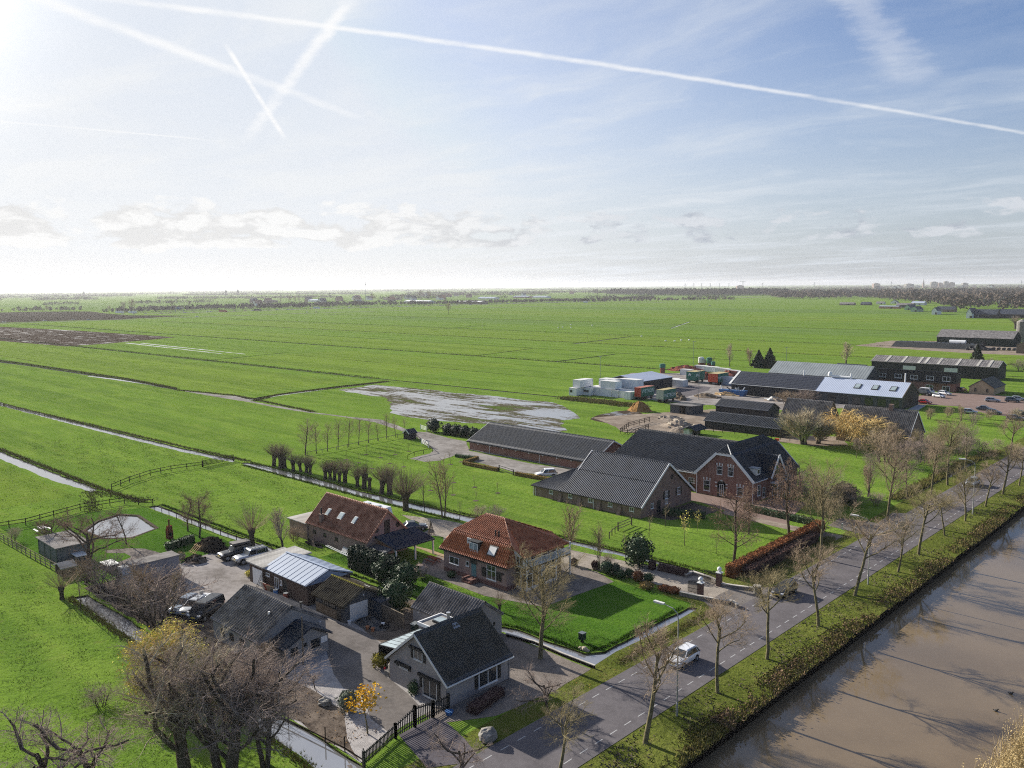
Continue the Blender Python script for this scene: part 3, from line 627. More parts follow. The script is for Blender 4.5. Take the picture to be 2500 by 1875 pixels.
gutter(h, (-54.1, 47.6, 2.22), (-54.1, 56.35, 2.22)); gutter(h, (-63.1, 47.6, 2.22), (-63.1, 56.35, 2.22))
for p, q, nx in (((-58.98, 4.36), (-57.71, 3.39), 2), ((-61.2, 2.15), (-59.9, 1.9), 2)):
    win(h, 'S', 47.9, p, q, nx, 1, OFFW); a0, a1, z0, z1 = p[0], q[0], q[1], p[1]
    shutter(h, 'S', 47.9, a0-.42, a0-.06, z0, z1+.05, DARKW); shutter(h, 'S', 47.9, a1+.06, a1+.42, z0, z1+.05, DARKW)
    mb = MB(); mb.bx(a0-.45, a1+.45, 47.9-.30, 47.9-.02, z1+.06, z1+.26); mb.build('awning_box', DARKW, h)
a0, a1, z0, z1 = -57.75, -55.75, .25, 2.05
win(h, 'S', 47.9, (a0, z0), (a1, z1), 2, 1, OFFW); shutter(h, 'S', 47.9, a0-.45, a0-.05, .9, z1, DARKW); shutter(h, 'S', 47.9, a1+.05, a1+.45, .3, z1, DARKW)
mb = MB(); mb.bx(a0-.5, a1+.5, 47.58, 47.88, z1+.05, z1+.27); mb.build('awning_box', DARKW, h)
p, q = (51.93, 0.43), (54.4, 1.94); win(h, 'E', -54.5, p, q, 2, 1, WHITE, .1)
shutter(h, 'E', -54.5, p[0]-.5, p[0]-.08, p[1]+.1, q[1], DARKW); shutter(h, 'E', -54.5, q[0]+.08, q[0]+.5, p[1]+.1, q[1], DARKW)
mb = MB(); mb.bx(-54.48, -54.2, p[0]-.55, q[0]+.55, q[1]+.05, q[1]+.2); mb.build('awning_box', DARKW, h)
pipe(h, -54.42, 47.98, 0, 2.3, RENDER); pipe(h, -54.42, 56.0, 0, 2.3, RENDER)
mb = MB(); mb.cyl((-59.0, 52.3, 5.7), .16, .75, 10); mb.cyl((-59.0, 52.3, 6.45), .22, .12, 10); mb.build('flue', mat('steel', (.5, .5, .5), .3, .1, 2, metal=.7), h, smooth=False)
mb = MB(); mb.poly([(-58.2, 52.05, 5.73), (-57.75, 51.9, 5.36), (-57.75, 52.75, 5.36), (-58.2, 52.6, 5.73)]); mb.build('flashing', ZINC, h)
mb = MB(); mb.bx(-54.95, -54.6, 47.35, 47.88, 0, .3); mb.bx(-57.9, -55.2, 47.3, 47.85, 0, .12); mb.build('doorstep', CONC, h)
# glass veranda against its left side
c = thing('glass_veranda', 'lean-to glass veranda with white panes against the cottage', 'veranda', (-64.3, 51.5))
fr = MB()
for i in range(8):
    y = 48.9+i*.76; fr.beam((-65.7, y, 2.35), (-62.95, y, 2.72), .07, .10); fr.bx(-65.75, -65.65, y-.04, y+.04, 0, 2.35)
fr.beam((-65.7, 48.9, 2.38), (-65.7, 54.22, 2.38), .09, .12); fr.beam((-63.0, 48.9, 2.72), (-63.0, 54.22, 2.72), .07, .1); fr.bx(-64.4, -64.32, 48.86, 48.94, 0, 2.5)
fr.build('frame', DARKW, c)
for i in range(7):
    y0, y1 = 48.95+i*.76, 49.61+i*.76; mb = MB(); mb.prism([(-65.66, y0, 2.39), (-65.66, y1, 2.39), (-63.02, y1, 2.76), (-63.02, y0, 2.76)], (0, 0, .025)); mb.build('roof_pane', GLASSL, c)
    mb = MB(); mb.bx(-65.71, -65.69, y0, y1, .1, 2.3); mb.build('side_pane', GLASS, c)
# flat annex behind it
c = thing('flat_annex', 'small flat roofed annex with square rooflight behind the cottage ridge', 'extension', (-64.5, 56))
box_part(c, 'wall', RENDER, -66.2, -62.75, 54.5, 57.6, 0, 2.75); box_part(c, 'roof', R_FELT, -66.1, -62.75, 54.6, 57.5, 2.75, 2.82)
mb = MB(); mb.bx(-66.35, -66.2, 54.4, 57.75, 2.6, 2.95); mb.bx(-66.2, -62.8, 54.4, 54.52, 2.6, 2.95); mb.bx(-66.2, -62.8, 57.63, 57.75, 2.6, 2.95); mb.build('fascia', WHITE, c)
mb = MB(); mb.bx(-65.3, -64.1, 55.6, 56.8, 2.82, 3.05); k = mb.build('rooflight', DARKW, c)
mb = MB(); mb.prism([(-65.25, 55.65, 3.05), (-64.15, 55.65, 3.05), (-64.15, 56.75, 3.05), (-65.25, 56.75, 3.05)], (0, 0, .1)); mb.build('dome', GLASSL, k)

# ------------------------------------------------------------------ B  tiled shed behind the cottage
h = thing('brick_shed', 'pale brick shed with weathered tile roof behind the black roofed cottage', 'shed', (-66.8, 60.5))
gable_walls(h, -71.3, -62.4, 57.9, 63.1, 2.4, 4.3, 'X', RENDER); gable_roof(h, -71.3, -62.4, 57.9, 63.1, 2.4, 4.35, 'X', T_GREY, .25, .12, .38, .42, .13, T_RIDGE)
win(h, 'S', 57.9, (-68.6, .9), (-67.7, 1.75), 2, 1, DARKW)
L = MB(); L.box((-70.2, 57.8, 1.95), (.12, .2, .1)); L.build('wall_lamp', WHITE, h)
mb = MB(); mb.cyl((-62.4, 60.5, 2.4), .18, .03, 10, axis='X'); mb.build('vent', DARKW, h)
mb = MB(); mb.bx(-62.4, -62.37, 61.8, 62.1, 1.3, 1.7); mb.build('vent', DARKW, h)

# ------------------------------------------------------------------ C  front left shed
h = thing('grey_outbuilding', 'grey block outbuilding with striped pantile roof and lower tiled porch', 'shed', (-80, 45))
gable_walls(h, -85.1, -75.6, 41.05, 49.2, 2.35, 4.75, 'X', BLOCK, 45.05); gable_roof(h, -85.1, -75.6, 41.05, 49.2, 2.35, 4.8, 'X', T_GREY, .28, .12, .40, .42, .15, T_RIDGE, 45.05)
gable_walls(h, -75.6, -72.9, 42.7, 47.7, 2.0, 3.2, 'X', BLOCK, 45.6)
slope(h, (-75.6, 42.2, 1.78), (-72.6, 42.2, 1.78), (-72.6, 45.6, 3.3), (-75.6, 45.6, 3.3), T_DARK, .28, .34, .04, .05); slope(h, (-72.6, 48.1, 1.9), (-75.6, 48.1, 1.9), (-75.6, 45.6, 3.3), (-72.6, 45.6, 3.3), T_DARK, .28, .34, .04, .05)
win(h, 'E', -72.9, (45.6, .95), (46.6, 1.75), 2, 2, DARKW); win(h, 'E', -72.9, (43.2, .9), (44.0, 1.6), 2, 1, DARKW); win(h, 'E', -72.9, (44.75, 1.45), (45.05, 1.7), 1, 1, DARKW)
for x in (-83.4, -81.4, -79.2): win(h, 'S', 41.05, (x, .9), (x+.8, 1.6), 2, 1, DARKW)
mb = MB(); mb.bx(-72.88, -72.85, 46.8, 47.55, 1.1, 1.75); mb.build('notice', WHITE, h)
mb = MB(); mb.cyl((-77.4, 43.5, 3.9), .12, .35, 8); mb.build('vent_pipe', WHITE, h); mb = MB(); mb.cyl((-76.2, 46.6, 3.9), .07, .8, 8); mb.cyl((-76.2, 46.6, 4.7), .2, .06, 8); mb.build('vent_pipe', DARKW, h)
mb = MB(); mb.box((-75.5, 48.4, 2.2), (.2, .15, .12)); mb.build('wall_lamp', WHITE, h)

# ------------------------------------------------------------------ D  workshop
h = thing('workshop', 'dark brick workshop with pale blue metal roof and white garage door', 'workshop', (-90, 56))
gable_walls(h, -94.8, -85.2, 53.05, 59.3, 2.75, 3.85, 'X', BRK_DARK); gable_roof(h, -94.8, -85.2, 53.05, 59.3, 2.75, 3.85, 'X', R_BLUE, .32, .15, 0)
mb = MB()
for k in range(10): x = -94.4+k*1.02; mb.beam((x, 52.75, 2.66), (x, 56.17, 3.855), .025, .03); mb.beam((x, 59.6, 2.66), (x, 56.18, 3.855), .025, .03)
mb.beam((-94.95, 56.17, 3.9), (-85.05, 56.17, 3.9), .3, .04); mb.build('roof_seam', R_BLUE, h, 'stuff')
mb = MB(); mb.prism([(-85.17, 53.2, 2.5), (-85.17, 59.1, 2.5), (-85.17, 56.17, 3.6)], (.03, 0, 0)); mb.build('gable_cladding', R_BLUE, h)
box_part(h, 'wall', BRK_DARK, -98.3, -94.82, 52.75, 59.4, 0, 2.75)
slope(h, (-98.6, 52.4, 2.8), (-94.4, 52.4, 2.8), (-94.4, 59.7, 3.1), (-98.6, 59.7, 3.1), R_CORR, .35, None, .03, 0)
slope(h, (-101.0, 53.6, 2.2), (-98.4, 53.6, 2.2), (-98.4, 59.4, 2.5), (-101.0, 59.4, 2.5), R_CORR, .35, None, .05, 0)
door(h, 'S', 52.75, -97.5, -95.1, .05, 2.15, WHITE)
win(h, 'S', 53.05, (-94.68, 2.03), (-93.78, 1.63), 1, 1, WHITE); win(h, 'S', 53.05, (-92.6, .55), (-91.7, 1.95), 2, 1, WHITE); win(h, 'S', 53.05, (-91.3, 1.2), (-90.9, 1.85), 1, 1, WHITE)
door(h, 'S', 53.05, -90.7, -89.8, .05, 2.0, DARKW)
g = thing('side_garage', 'low garage with mossy ribbed roof right of the blue roofed workshop', 'garage', (-80.4, 55.6))
gable_walls(g, -83.3, -77.5, 53.0, 58.3, 2.15, 3.55, 'X', GREYW, 55.5); gable_roof(g, -83.3, -77.5, 53.0, 58.3, 2.3, 3.6, 'X', T_MOSS, .45, .35, .34, None, .11, mat('mossy_ridge', (.22, .20, .05), .9, .3, 3), 55.5)
mb = MB(); mb.bx(-83.3, -79.0, 52.93, 52.99, 0, 1.2); mb.build('panelling', WOOD, g)
for a in (-81.9, -80.5): win(g, 'S', 53.0, (a, 1.25), (a+1.2, 2.0), 3, 1, DARKW, .05)
door(g, 'S', 53.0, -79.0, -78.2, 0, 2.0, DARKW); door(g, 'E', -77.5, 53.7, 56.2, .02, 2.0, OFFW); mb = MB(); mb.box((-77.42, 55.6, 2.7), (.12, .12, .12)); mb.build('wall_lamp', WHITE, g)
for k in range(2): mb = MB(); mb.beam((-79.9+k*1.3, 57.6-.2*k, 2.75-.05*k), (-78.9+k*1.3, 57.6-.2*k, 2.75-.05*k), .06); mb.build('roof_batten', WHITE, g)
g2 = thing('annex_shed', 'grey lean-to annex behind the mossy roofed garage', 'shed', (-76.6, 58.0)); box_part(g2, 'wall', GREYW, -77.4, -75.6, 56.6, 59.4, 0, 2.0); slope(g2, (-77.4, 56.4, 2.05), (-75.4, 56.4, 2.05), (-75.4, 59.6, 2.3), (-77.4, 59.6, 2.3), T_DARK, .3, None, .04, 0)

# ------------------------------------------------------------------ E  barn house with carport
h = thing('brick_barn', 'long brick barn with brown red pantile roof and three rooflights', 'barn', (-101, 71.8))
gable_walls(h, -108.5, -93.8, 68.2, 75.4, 2.95, 6.5, 'X', BRK_PINK); gable_roof(h, -108.5, -93.8, 68.2, 75.4, 2.95, 6.55, 'X', T_BARN, .35, .3, .34, .42, .09, T_RIDGER, None, T_RIDGER)
for x in (-106.9, -104.2, -101.2): win(h, 'S', 68.2, (x-.3, 1.35), (x+.35, 1.85), 2, 1, SHUT)
win(h, 'S', 68.2, (-96.3, 1.1), (-95.4, 1.75), 2, 2, SHUT)
door(h, 'E', -93.8, 71.3, 72.3, 3.15, 5.1, SHUT, False)
for y in (69.9, 73.7): mb = MB(); mb.cyl((-93.8, y, 4.0), .38, .05, 12, axis='X'); mb.build('round_window', SHUT, h)
for x, w in ((-105.3, .8), (-102.0, 1.1), (-98.6, .75)):     # rooflights lie on the south slope
    y, z = 69.7, 4.46; sl = math.atan2(3.6, 3.6); f = MB(); f.box((x, y, z+.12), (w, 1.15, .14), 0, Matrix.Rotation(sl, 3, 'X')); f = f.build('rooflight', OFFW, h)
    p = MB(); p.box((x, y-.03, z+.17), (w-.16, .98, .09), 0, Matrix.Rotation(sl, 3, 'X')); p.build('pane', GLASSL, f)
mb = MB(); mb.bx(-105.7, -105.2, 68.3, 68.8, 2.7, 4.4); mb.bx(-105.76, -105.14, 68.24, 68.86, 4.3, 4.5); c = mb.build('chimney', BRK_BRN, h); mb = MB(); mb.cyl((-105.45, 68.55, 4.5), .13, .9, 8); mb.build('chimney_pot', DARKW, c)
box_part(h, 'wall', BRK_PINK, -113.4, -108.52, 67.9, 72.0, 0, 2.45); box_part(h, 'roof', R_CORR, -113.7, -108.5, 67.6, 72.2, 2.46, 2.6)
c = thing('carport', 'black tiled carport on white posts against the barn gable', 'carport', (-91.5, 73))
slope(c, (-88.9, 69.5, 2.25), (-88.9, 76.6, 2.25), (-93.7, 76.6, 3.15), (-93.7, 69.5, 3.15), T_DARK, .28, .34, .04, .045)
slope(c, (-93.4, 68.1, 2.0), (-89.6, 68.1, 2.0), (-89.6, 69.4, 2.25), (-93.4, 69.4, 2.25), T_DARK, .28, .34, .04, .045)
for x, y in ((-89.2, 69.7), (-89.2, 73.1), (-89.2, 76.4)):
    mb = MB(); mb.bx(x-.1, x+.1, y-.1, y+.1, 0, 2.15); mb.beam((x, y, 1.6), (x-.55, y, 2.2), .1); mb.build('post', WHITE, c)

# ------------------------------------------------------------------ F  red roofed villa
h = thing('villa', 'brick villa with orange red mansard roof and white balcony', 'house', (-77, 78))
VX0, VX1, VY0, VY1, EZ = -82.75, -71.0, 72.75, 83.2, 3.1
box_part(h, 'wall', BRK_PINK, VX0, VX1, VY0, VY1, .55, EZ-.05); box_part(h, 'plinth', brick_mat('plinth_brick', (.17, .075, .062), (.20, .09, .07), (.18, .12, .10)), VX0-.04, VX1+.04, VY0-.04, VY1+.04, 0, .56)
box_part(h, 'wall', OFFW, VX0+.9, VX1-.3, VY0+1.4, VY1-1.4, EZ-.04, 5.3)
r1, r2, KZ, RZ = (-79.9, 78), (-76.4, 78), 5.45, 7.25
K = [(-82.1, 74.05), (-71.3, 74.05), (-71.3, 81.95), (-82.1, 81.95)]; E_ = [(-83.3, 72.45), (-70.55, 72.45), (-70.55, 83.5), (-83.3, 83.5)]
T = dict(tw=.34, tl=.46, amp=.10, stp=.08)
k3 = [(x, y, KZ) for x, y in K]; e3 = [(x, y, EZ) for x, y in E_]; a, b = (*r1, RZ), (*r2, RZ)
slope(h, e3[0], e3[1], k3[1], k3[0], T_RED, **T); slope(h, k3[0], k3[1], b, a, T_RED, **T)          # front
slope(h, e3[2], e3[3], k3[3], k3[2], T_RED, **T); slope(h, k3[2], k3[3], a, b, T_RED, **T)          # rear
slope(h, e3[3], e3[0], k3[0], k3[3], T_RED, **T); slope(h, k3[3], k3[0], a, a, T_RED, **T)          # left
slope(h, (-68.75, 73.75, 4.52), (-68.75, 82.25, 4.52), b, b, T_RED, **T)
slope(h, k3[1], (-68.75, 73.75, 4.52), b, b, T_RED, 0); slope(h, (-68.75, 82.25, 4.52), k3[2], b, b, T_RED, 0)
slope(h, (-70.5, 72.5, EZ), (-70.6, 74.3, EZ), (-71.25, 74.3, KZ-.1), k3[1], T_RED, 0)
ridge(h, (*r1, RZ+.08), (*r2, RZ+.08), T_RIDGER); ridge(h, k3[0], (*r1, RZ+.05), T_RIDGER); ridge(h, k3[1], (*r2, RZ+.05), T_RIDGER); ridge(h, (-68.8, 82.2, 4.6), (*r2, RZ+.05), T_RIDGER); ridge(h, k3[3], (*r1, RZ+.05), T_RIDGER)
mb = MB(); mb.beam((-83.35, 72.4, 3.0), (-70.5, 72.4, 3.0), .16, .14); mb.beam((-83.35, 72.4, 3.0), (-83.35, 83.5, 3.0), .16, .14); mb.build('gutter', DARKW, h)
win(h, 'S', VY0, (-81.58, 2.33), (-79.76, 1.35), 2, 1); win(h, 'S', VY0, (-78.38, 2.31), (-77.8, 1.67), 1, 1, WHITE, .06)
p, q = (-74.48, 2.77), (-72.83, 0.88); win(h, 'S', VY0, p, q, 2, 2, split=.62)
shutter(h, 'S', VY0, p[0]-.95, p[0]-.08, q[1]+.15, p[1]-.55); shutter(h, 'S', VY0, q[0]+.08, q[0]+.95, q[1]+.15, p[1]-.55)
door(h, 'S', VY0, -77.35, -76.45, .5, 2.25, TEAL, True); box_part(h, 'porch_soffit', DARKW, -77.45, -76.35, 72.6, 72.78, 2.28, 3.0)
mb = MB(); mb.bx(-77.5, -76.2, 71.6, 72.7, 0, .45); mb.bx(-77.4, -76.3, 71.25, 71.6, 0, .25); mb.build('doorstep', MATS['plinth_brick'], h)
for x in (-77.75, -76.2): box_part(h, 'step_wall', MATS['plinth_brick'], x, x+.25, 71.3, 72.7, 0, .6)
mb = MB(); mb.box((-71.6, 72.65, 2.1), (.2, .15, .2)); mb.build('wall_lamp', DARKW, h)
d = MB(); d.bx(-77.9, -76.2, 72.95, 74.6, 3.75, 5.1); d = d.build('dormer', DARKW, h); win(h, 'S', 72.95, (-77.85, 3.78), (-76.3, 4.95), 2, 1, WHITE, .09, True, GLASSL, 'dormer_window')
mb = MB(); mb.bx(-78.0, -76.1, 72.75, 74.9, 5.1, 5.2); mb.build('roof', DARKW, d)
mb = MB(); mb.bx(-78.75, -78.0, 73.3, 73.42, 4.35, 5.25); mb.build('open_shutter', OFFW, h)
sl = math.atan2(KZ-EZ, 1.6); f = MB(); f.box((-73.9, 73.28, 4.45), (1.55, 1.4, .2), 0, Matrix.Rotation(sl, 3, 'X')); f = f.build('rooflight', DARKW, h); p = MB(); p.box((-73.9, 73.2, 4.48), (1.2, 1.1, .14), 0, Matrix.Rotation(sl, 3, 'X')); p.build('blind', OFFW, f)
for x in (-75.0, -74.4): mb = MB(); mb.cyl((x, 74.9, 5.7), .11, .95, 8); mb.cyl((x, 74.9, 5.75), .24, .12, 8, .12); mb.build('vent_pipe', DARKW, h)
# balcony and sun room
box_part(h, 'balcony_floor', DARKW, -71.2, -69.0, 74.3, 82.9, 2.78, 2.95)
mb = MB(); mb.prism([(-71.25, 74.25, 2.95), (-69.3, 74.25, 2.95), (-69.3, 74.25, 4.55), (-71.25, 74.25, 5.2)], (0, .1, 0)); mb.build('white_gable_panel', WHITE, h)
win(h, 'S', 74.25, (-70.7, 3.05), (-69.5, 4.35), 2, 1, WHITE, .06, False, name='balcony_window')
for k in range(3): win(h, 'E', VX1-.3, (75.2+k*2.4, 3.05), (76.6+k*2.4, 4.6), 2, 1, WHITE, .08, False, name='balcony_window')
rl = MB(); rl.bx(-69.08, -69.0, 74.35, 82.85, 3.88, 3.95); rl.bx(-69.08, -69.0, 74.35, 82.85, 3.0, 3.07); rl.bx(-71.1, -69.1, 74.33, 74.41, 3.88, 3.95); rl.bx(-71.1, -69.1, 74.33, 74.41, 3.0, 3.07); rl = rl.build('balcony_railing', WHITE, h)
for k in range(48): mb = MB(); y = 74.45+k*.175; mb.bx(-69.07, -69.01, y-.03, y+.03, 3.07, 3.88); mb.build('baluster', WHITE, rl)
for k in range(10): mb = MB(); x = -70.95+k*.19; mb.bx(x-.03, x+.03, 74.34, 74.4, 3.07, 3.88); mb.build('baluster', WHITE, rl)
for y in (74.4, 77.2, 80.0, 82.8): mb = MB(); mb.bx(-69.14, -69.0, y-.07, y+.07, 0, 4.55); mb.beam((-69.07, y, 2.3), (-69.07, y+(.5 if y < 82 else -.5), 2.8), .08); mb.build('post', WHITE, h)
sr = MB()
for k in range(3): x = -71.2+k*1.0; sr.bx(x-.05, x+.05, 74.5, 74.6, .3, 2.75)
for k in range(6): y = 74.55+k*1.1; sr.bx(-69.3, -69.2, y-.05, y+.05, .3, 2.75)
for z in (.28, 2.05, 2.72): sr.bx(-71.2, -69.15, 74.5, 74.6, z-.04, z+.06); sr.bx(-69.3, -69.2, 74.5, 80.1, z-.04, z+.06)
sr = sr.build('sun_room', WHITE, h); box_part(sr, 'pane', GLASS, -71.0, -69.26, 74.56, 80.0, .3, 2.72); box_part(sr, 'plinth', OFFW, -71.1, -69.15, 74.45, 80.1, 0, .24)

# ------------------------------------------------------------------ G  barn with black corrugated roof
h = thing('front_barn', 'big brown brick barn with black roof and white gable edge', 'barn', (-89, 119))
box_part(h, 'wall', BRK_BRN, -101.3, -77.75, 111.25, 126.6, 0, 2.05)
mb = MB(); mb.prism([(-77.8, 111.25, 2.05), (-77.8, 126.6, 2.05), (-77.8, 119, 7.85)], (.05, 0, 0)); mb.build('wall', BRK_BRN, h)
mb = MB(); mb.prism([(-93.8, 115.2, 5.0), (-93.8, 122.8, 5.0), (-93.8, 119, 7.9)], (.05, 0, 0)); mb.build('wall', BRK_BRN, h)
T = dict(tw=.35, tl=None, amp=.06, stp=0)
for sg in (1, -1):
    Y = lambda d: 119-sg*d
    pl = lambda *p: p if sg == 1 else p
    A, B = (-101.6, Y(8.15), 1.95), (-77.4, Y(8.15), 1.95); C, D = (-77.4, Y(3.7), 5.3), (-94.6, Y(3.7), 5.3)
    slope(h, *((A, B, C, D) if sg == 1 else (B, A, D, C)), T_DARK, **T)
    A, B = (-94.6, Y(3.78), 5.33), (-77.4, Y(3.78), 5.33); C, D = (-77.4, 119, 8.1), (-93.6, 119, 8.1)
    slope(h, *((A, B, C, D) if sg == 1 else (B, A, D, C)), T_DARK, **T)
slope(h, (-101.6, 127.15, 1.95), (-101.6, 110.85, 1.95), (-94.6, 115.3, 5.3), (-94.6, 122.7, 5.3), T_DARK, **T)
ridge(h, (-93.6, 119, 8.15), (-77.4, 119, 8.15), T_DARK, .34); ridge(h, (-101.6, 110.9, 2.0), (-94.6, 115.3, 5.35), T_DARK, .2)
for x, pts in ((-77.33, ((110.85, 1.86), (119, 8.02), (127.15, 1.86))), (-94.0, ((115.1, 5.1), (119, 8.05), (122.9, 5.1)))):
    for (ya, za), (yb, zb) in zip(pts, pts[1:]): mb = MB(); mb.beam((x, ya, za), (x, yb, zb), .1, .34); mb.build('barge_board', WHITE, h)
for x in (-97.15, -92.7, -88.2, -83.95, -79.5): win(h, 'S', 111.25, (x-.45, .95), (x+.45, 1.65), 2, 1, WHITE, .08)
for x in (-94.9, -90.5, -86.2, -81.9): mb = MB(); mb.prism([(x-.35, 111.23, 0), (x+.35, 111.23, 0), (x+.35, 111.23, 1.7), (x-.35, 111.23, 1.7)], (0, -.02, 0)); mb.add([(x-.35, 110.6, 0), (x+.35, 110.6, 0), (x+.35, 111.2, 1.7), (x-.35, 111.2, 1.7), (x-.35, 111.2, 0), (x+.35, 111.2, 0)], [(0, 1, 2, 3), (0, 3, 4), (1, 5, 2), (2, 5, 4, 3)]); mb.build('buttress', BRK_BRN, h)
gutter(h, (-101.7, 110.75, 1.9), (-77.3, 110.75, 1.9), DARKW); pipe(h, -101.35, 111.1, 0, 1.9); pipe(h, -100.8, 111.1, 0, 1.9); pipe(h, -87.4, 111.1, 0, 1.9)
for y in (114.5, 118.7): win(h, 'E', -77.75, (y-.4, 1.1), (y+.4, 2.0), 2, 1); 
for y in (118.7, 122.5): win(h, 'E', -77.75, (y-.45, 2.0), (y+.45, 3.3), 2, 2); shutter(h, 'E', -77.75, y-.95, y-.5, 2.0, 3.3); shutter(h, 'E', -77.75, y+.5, y+.95, 2.0, 3.3)
mb = MB(); mb.cyl((-77.75, 120.4, 5.5), .45, .06, 8, axis='X'); mb.build('round_vent', DARKW, h); door(h, 'E', -77.75, 115.9, 117.0, 0, 2.1, DARKW)

# ------------------------------------------------------------------ H  long barn
h = thing('long_barn', 'very long low brick barn with black roof along the farmyard', 'barn', (-125, 140))
gable_walls(h, -141.5, -105.0, 133, 147, 2.45, 5.65, 'X', BRK_RED); gable_roof(h, -141.5, -105.0, 133, 147, 2.45, 5.7, 'X', T_DARK, .55, .3, .35, .9, .05, T_DARK, None, WHITE, .03)
gutter(h, (-142, 132.4, 2.02), (-104.7, 132.4, 2.02), DARKW); box_part(h, 'plinth', CONC, -141.6, -104.9, 132.75, 132.95, 0, .25)
for k in range(9): x = -138.2+k*4.0; mb = MB(); mb.bx(x-.14, x+.14, 132.5, 132.98, 1.75, 2.15); mb.build('vent', WHITE, h)
for x in (-134.6, -119.3): pipe(h, x, 132.75, 0, 2.0)

# ------------------------------------------------------------------ I  farmhouse
h = thing('farmhouse', 'red brick farmhouse with dark tiled roof and broad white gable edge', 'house', (-75, 140))
FX0, FX1, FY0, FY1, FM, FE, FR = -80.35, -68.95, 132.5, 149.5, -74.65, 3.9, 9.5
JZ = 8.05; jx = (FR-JZ)/(FR-FE)*(FX1-FM)
mb = MB(); mb.prism([(FX0, FY0, 0), (FX1, FY0, 0), (FX1, FY0, FE), (FM+jx, FY0, JZ-.15), (FM-jx, FY0, JZ-.15), (FX0, FY0, FE)], (0, FY1-FY0, 0)); mb.build('wall', BRK_RED, h)
T = dict(tw=.28, tl=.36, amp=.05, stp=.04)
for sg in (1, -1):
    ex, ez = FM+sg*(FX1-FM+.25), FE-.18
    A, B = (ex, FY0-.25, ez), (ex, FY1+.25, ez); C1, D1 = (FM+sg*jx, FY1+.25, JZ), (FM+sg*jx, FY0-.25, JZ)
    slope(h, *((A, B, C1, D1) if sg == 1 else (B, A, D1, C1)), T_DARK, **T)
    A, B = (FM+sg*jx, FY0-.25, JZ), (FM+sg*jx, FY1+.25, JZ); C, D = (FM, FY1-2.6, FR), (FM, FY0+1.0, FR)
    slope(h, *((A, B, C, D) if sg == 1 else (B, A, D, C)), T_DARK, **T)
    mb = MB(); mb.beam((ex+.05*sg, FY0-.3, ez-.1), (FM+sg*(jx+.05), FY0-.3, JZ-.1), .12, .48); mb.build('barge_board', WHITE, h)
    mb = MB(); mb.beam((ex+.05*sg, FY1+.3, ez-.1), (FM+sg*(jx+.05), FY1+.3, JZ-.1), .12, .40); mb.build('barge_board', WHITE, h)
slope(h, (FM-jx, FY0-.35, JZ-.05), (FM+jx, FY0-.35, JZ-.05), (FM, FY0+1.0, FR), (FM, FY0+1.0, FR), T_DARK, **T); slope(h, (FM+jx, FY1+.35, JZ-.05), (FM-jx, FY1+.35, JZ-.05), (FM, FY1-2.6, FR), (FM, FY1-2.6, FR), T_DARK, **T)
mb = MB(); mb.beam((FM-jx-.1, FY0-.32, JZ-.16), (FM+jx+.1, FY0-.32, JZ-.16), .12, .36); mb.build('barge_board', WHITE, h)
ridge(h, (FM, FY0+1, FR+.05), (FM, FY1-2.6, FR+.05), T_DARK, .34); ridge(h, (FM+jx, FY0-.3, JZ+.05), (FM, FY0+1, FR+.05), OFFW, .24); ridge(h, (FM-jx, FY0-.3, JZ+.05), (FM, FY0+1, FR+.05), T_DARK, .24)
for p, q, ny in (((-76.13, 5.7), (-75.04, 4.16), 2), ((-73.91, 5.74), (-72.85, 4.16), 2), ((-78.76, 2.71), (-77.46, 0.78), 2), ((-72.08, 2.45), (-70.85, 0.74), 2)):
    win(h, 'S', FY0, p, q, 1, ny, split=.6)
    for t in (0, .5, 1): x = p[0]+(q[0]-p[0])*t; mb = MB(); mb.prism([(x-.1, FY0-.05, p[1]+.08), (x+.1, FY0-.05, p[1]+.08), (x+.14, FY0-.05, p[1]+.5+.1*(t == .5)), (x-.14, FY0-.05, p[1]+.5+.1*(t == .5))], (0, .1, 0)); mb.build('keystone', OFFW, h)
p, q = (-75.99, 2.63), (-74.31, 0.56); mb = MB(); mb.bx(p[0], q[0], FY0-.02, FY0+.3, .05, p[1]-.1); mb.cyl(((p[0]+q[0])/2, FY0-.02, p[1]-.35), (q[0]-p[0])/2, .3, 16, axis='Y'); mb.build('door_recess', DARKW, h)
win(h, 'S', FY0-.03, (p[0]+.45, .3), (q[0]-.35, p[1]-.2), 2, 2, WHITE, .06, False, name='front_door')
for x, z in ((p[0]-.3, p[1]), (p[0]-.2, p[1]-.7), (q[0]+.2, p[1]-.1), (q[0]+.2, p[1]-.7), ((p[0]+q[0])/2, p[1]+.45)): mb = MB(); mb.bx(x-.2, x+.2, FY0-.05, FY0+.05, z-.1, z+.1); mb.build('keystone', OFFW, h)
pipe(h, -80.2, 132.42, 0, 3.8, WHITE, .08); pipe(h, -69.0, 132.42, 0, 3.8); gutter(h, (-68.65, 132.2, 3.66), (-68.65, 137.2, 3.66))
win(h, 'E', FX1, (134.0, 1.0), (135.0, 2.9), 2, 2); win(h, 'E', FX1, (136.0, .3), (136.8, 2.2), 1, 2)
d = MB(); d.bx(-70.7, -69.25, 134.1, 135.5, 4.6, 5.75); d = d.build('dormer', OFFW, h); mb = MB(); mb.bx(-71.2, -69.1, 134.0, 135.6, 5.75, 5.86); mb.build('roof', ZINC, d); win(h, 'E', -69.25, (134.25, 4.75), (135.35, 5.65), 1, 1, WHITE, .1, False, name='dormer_window')
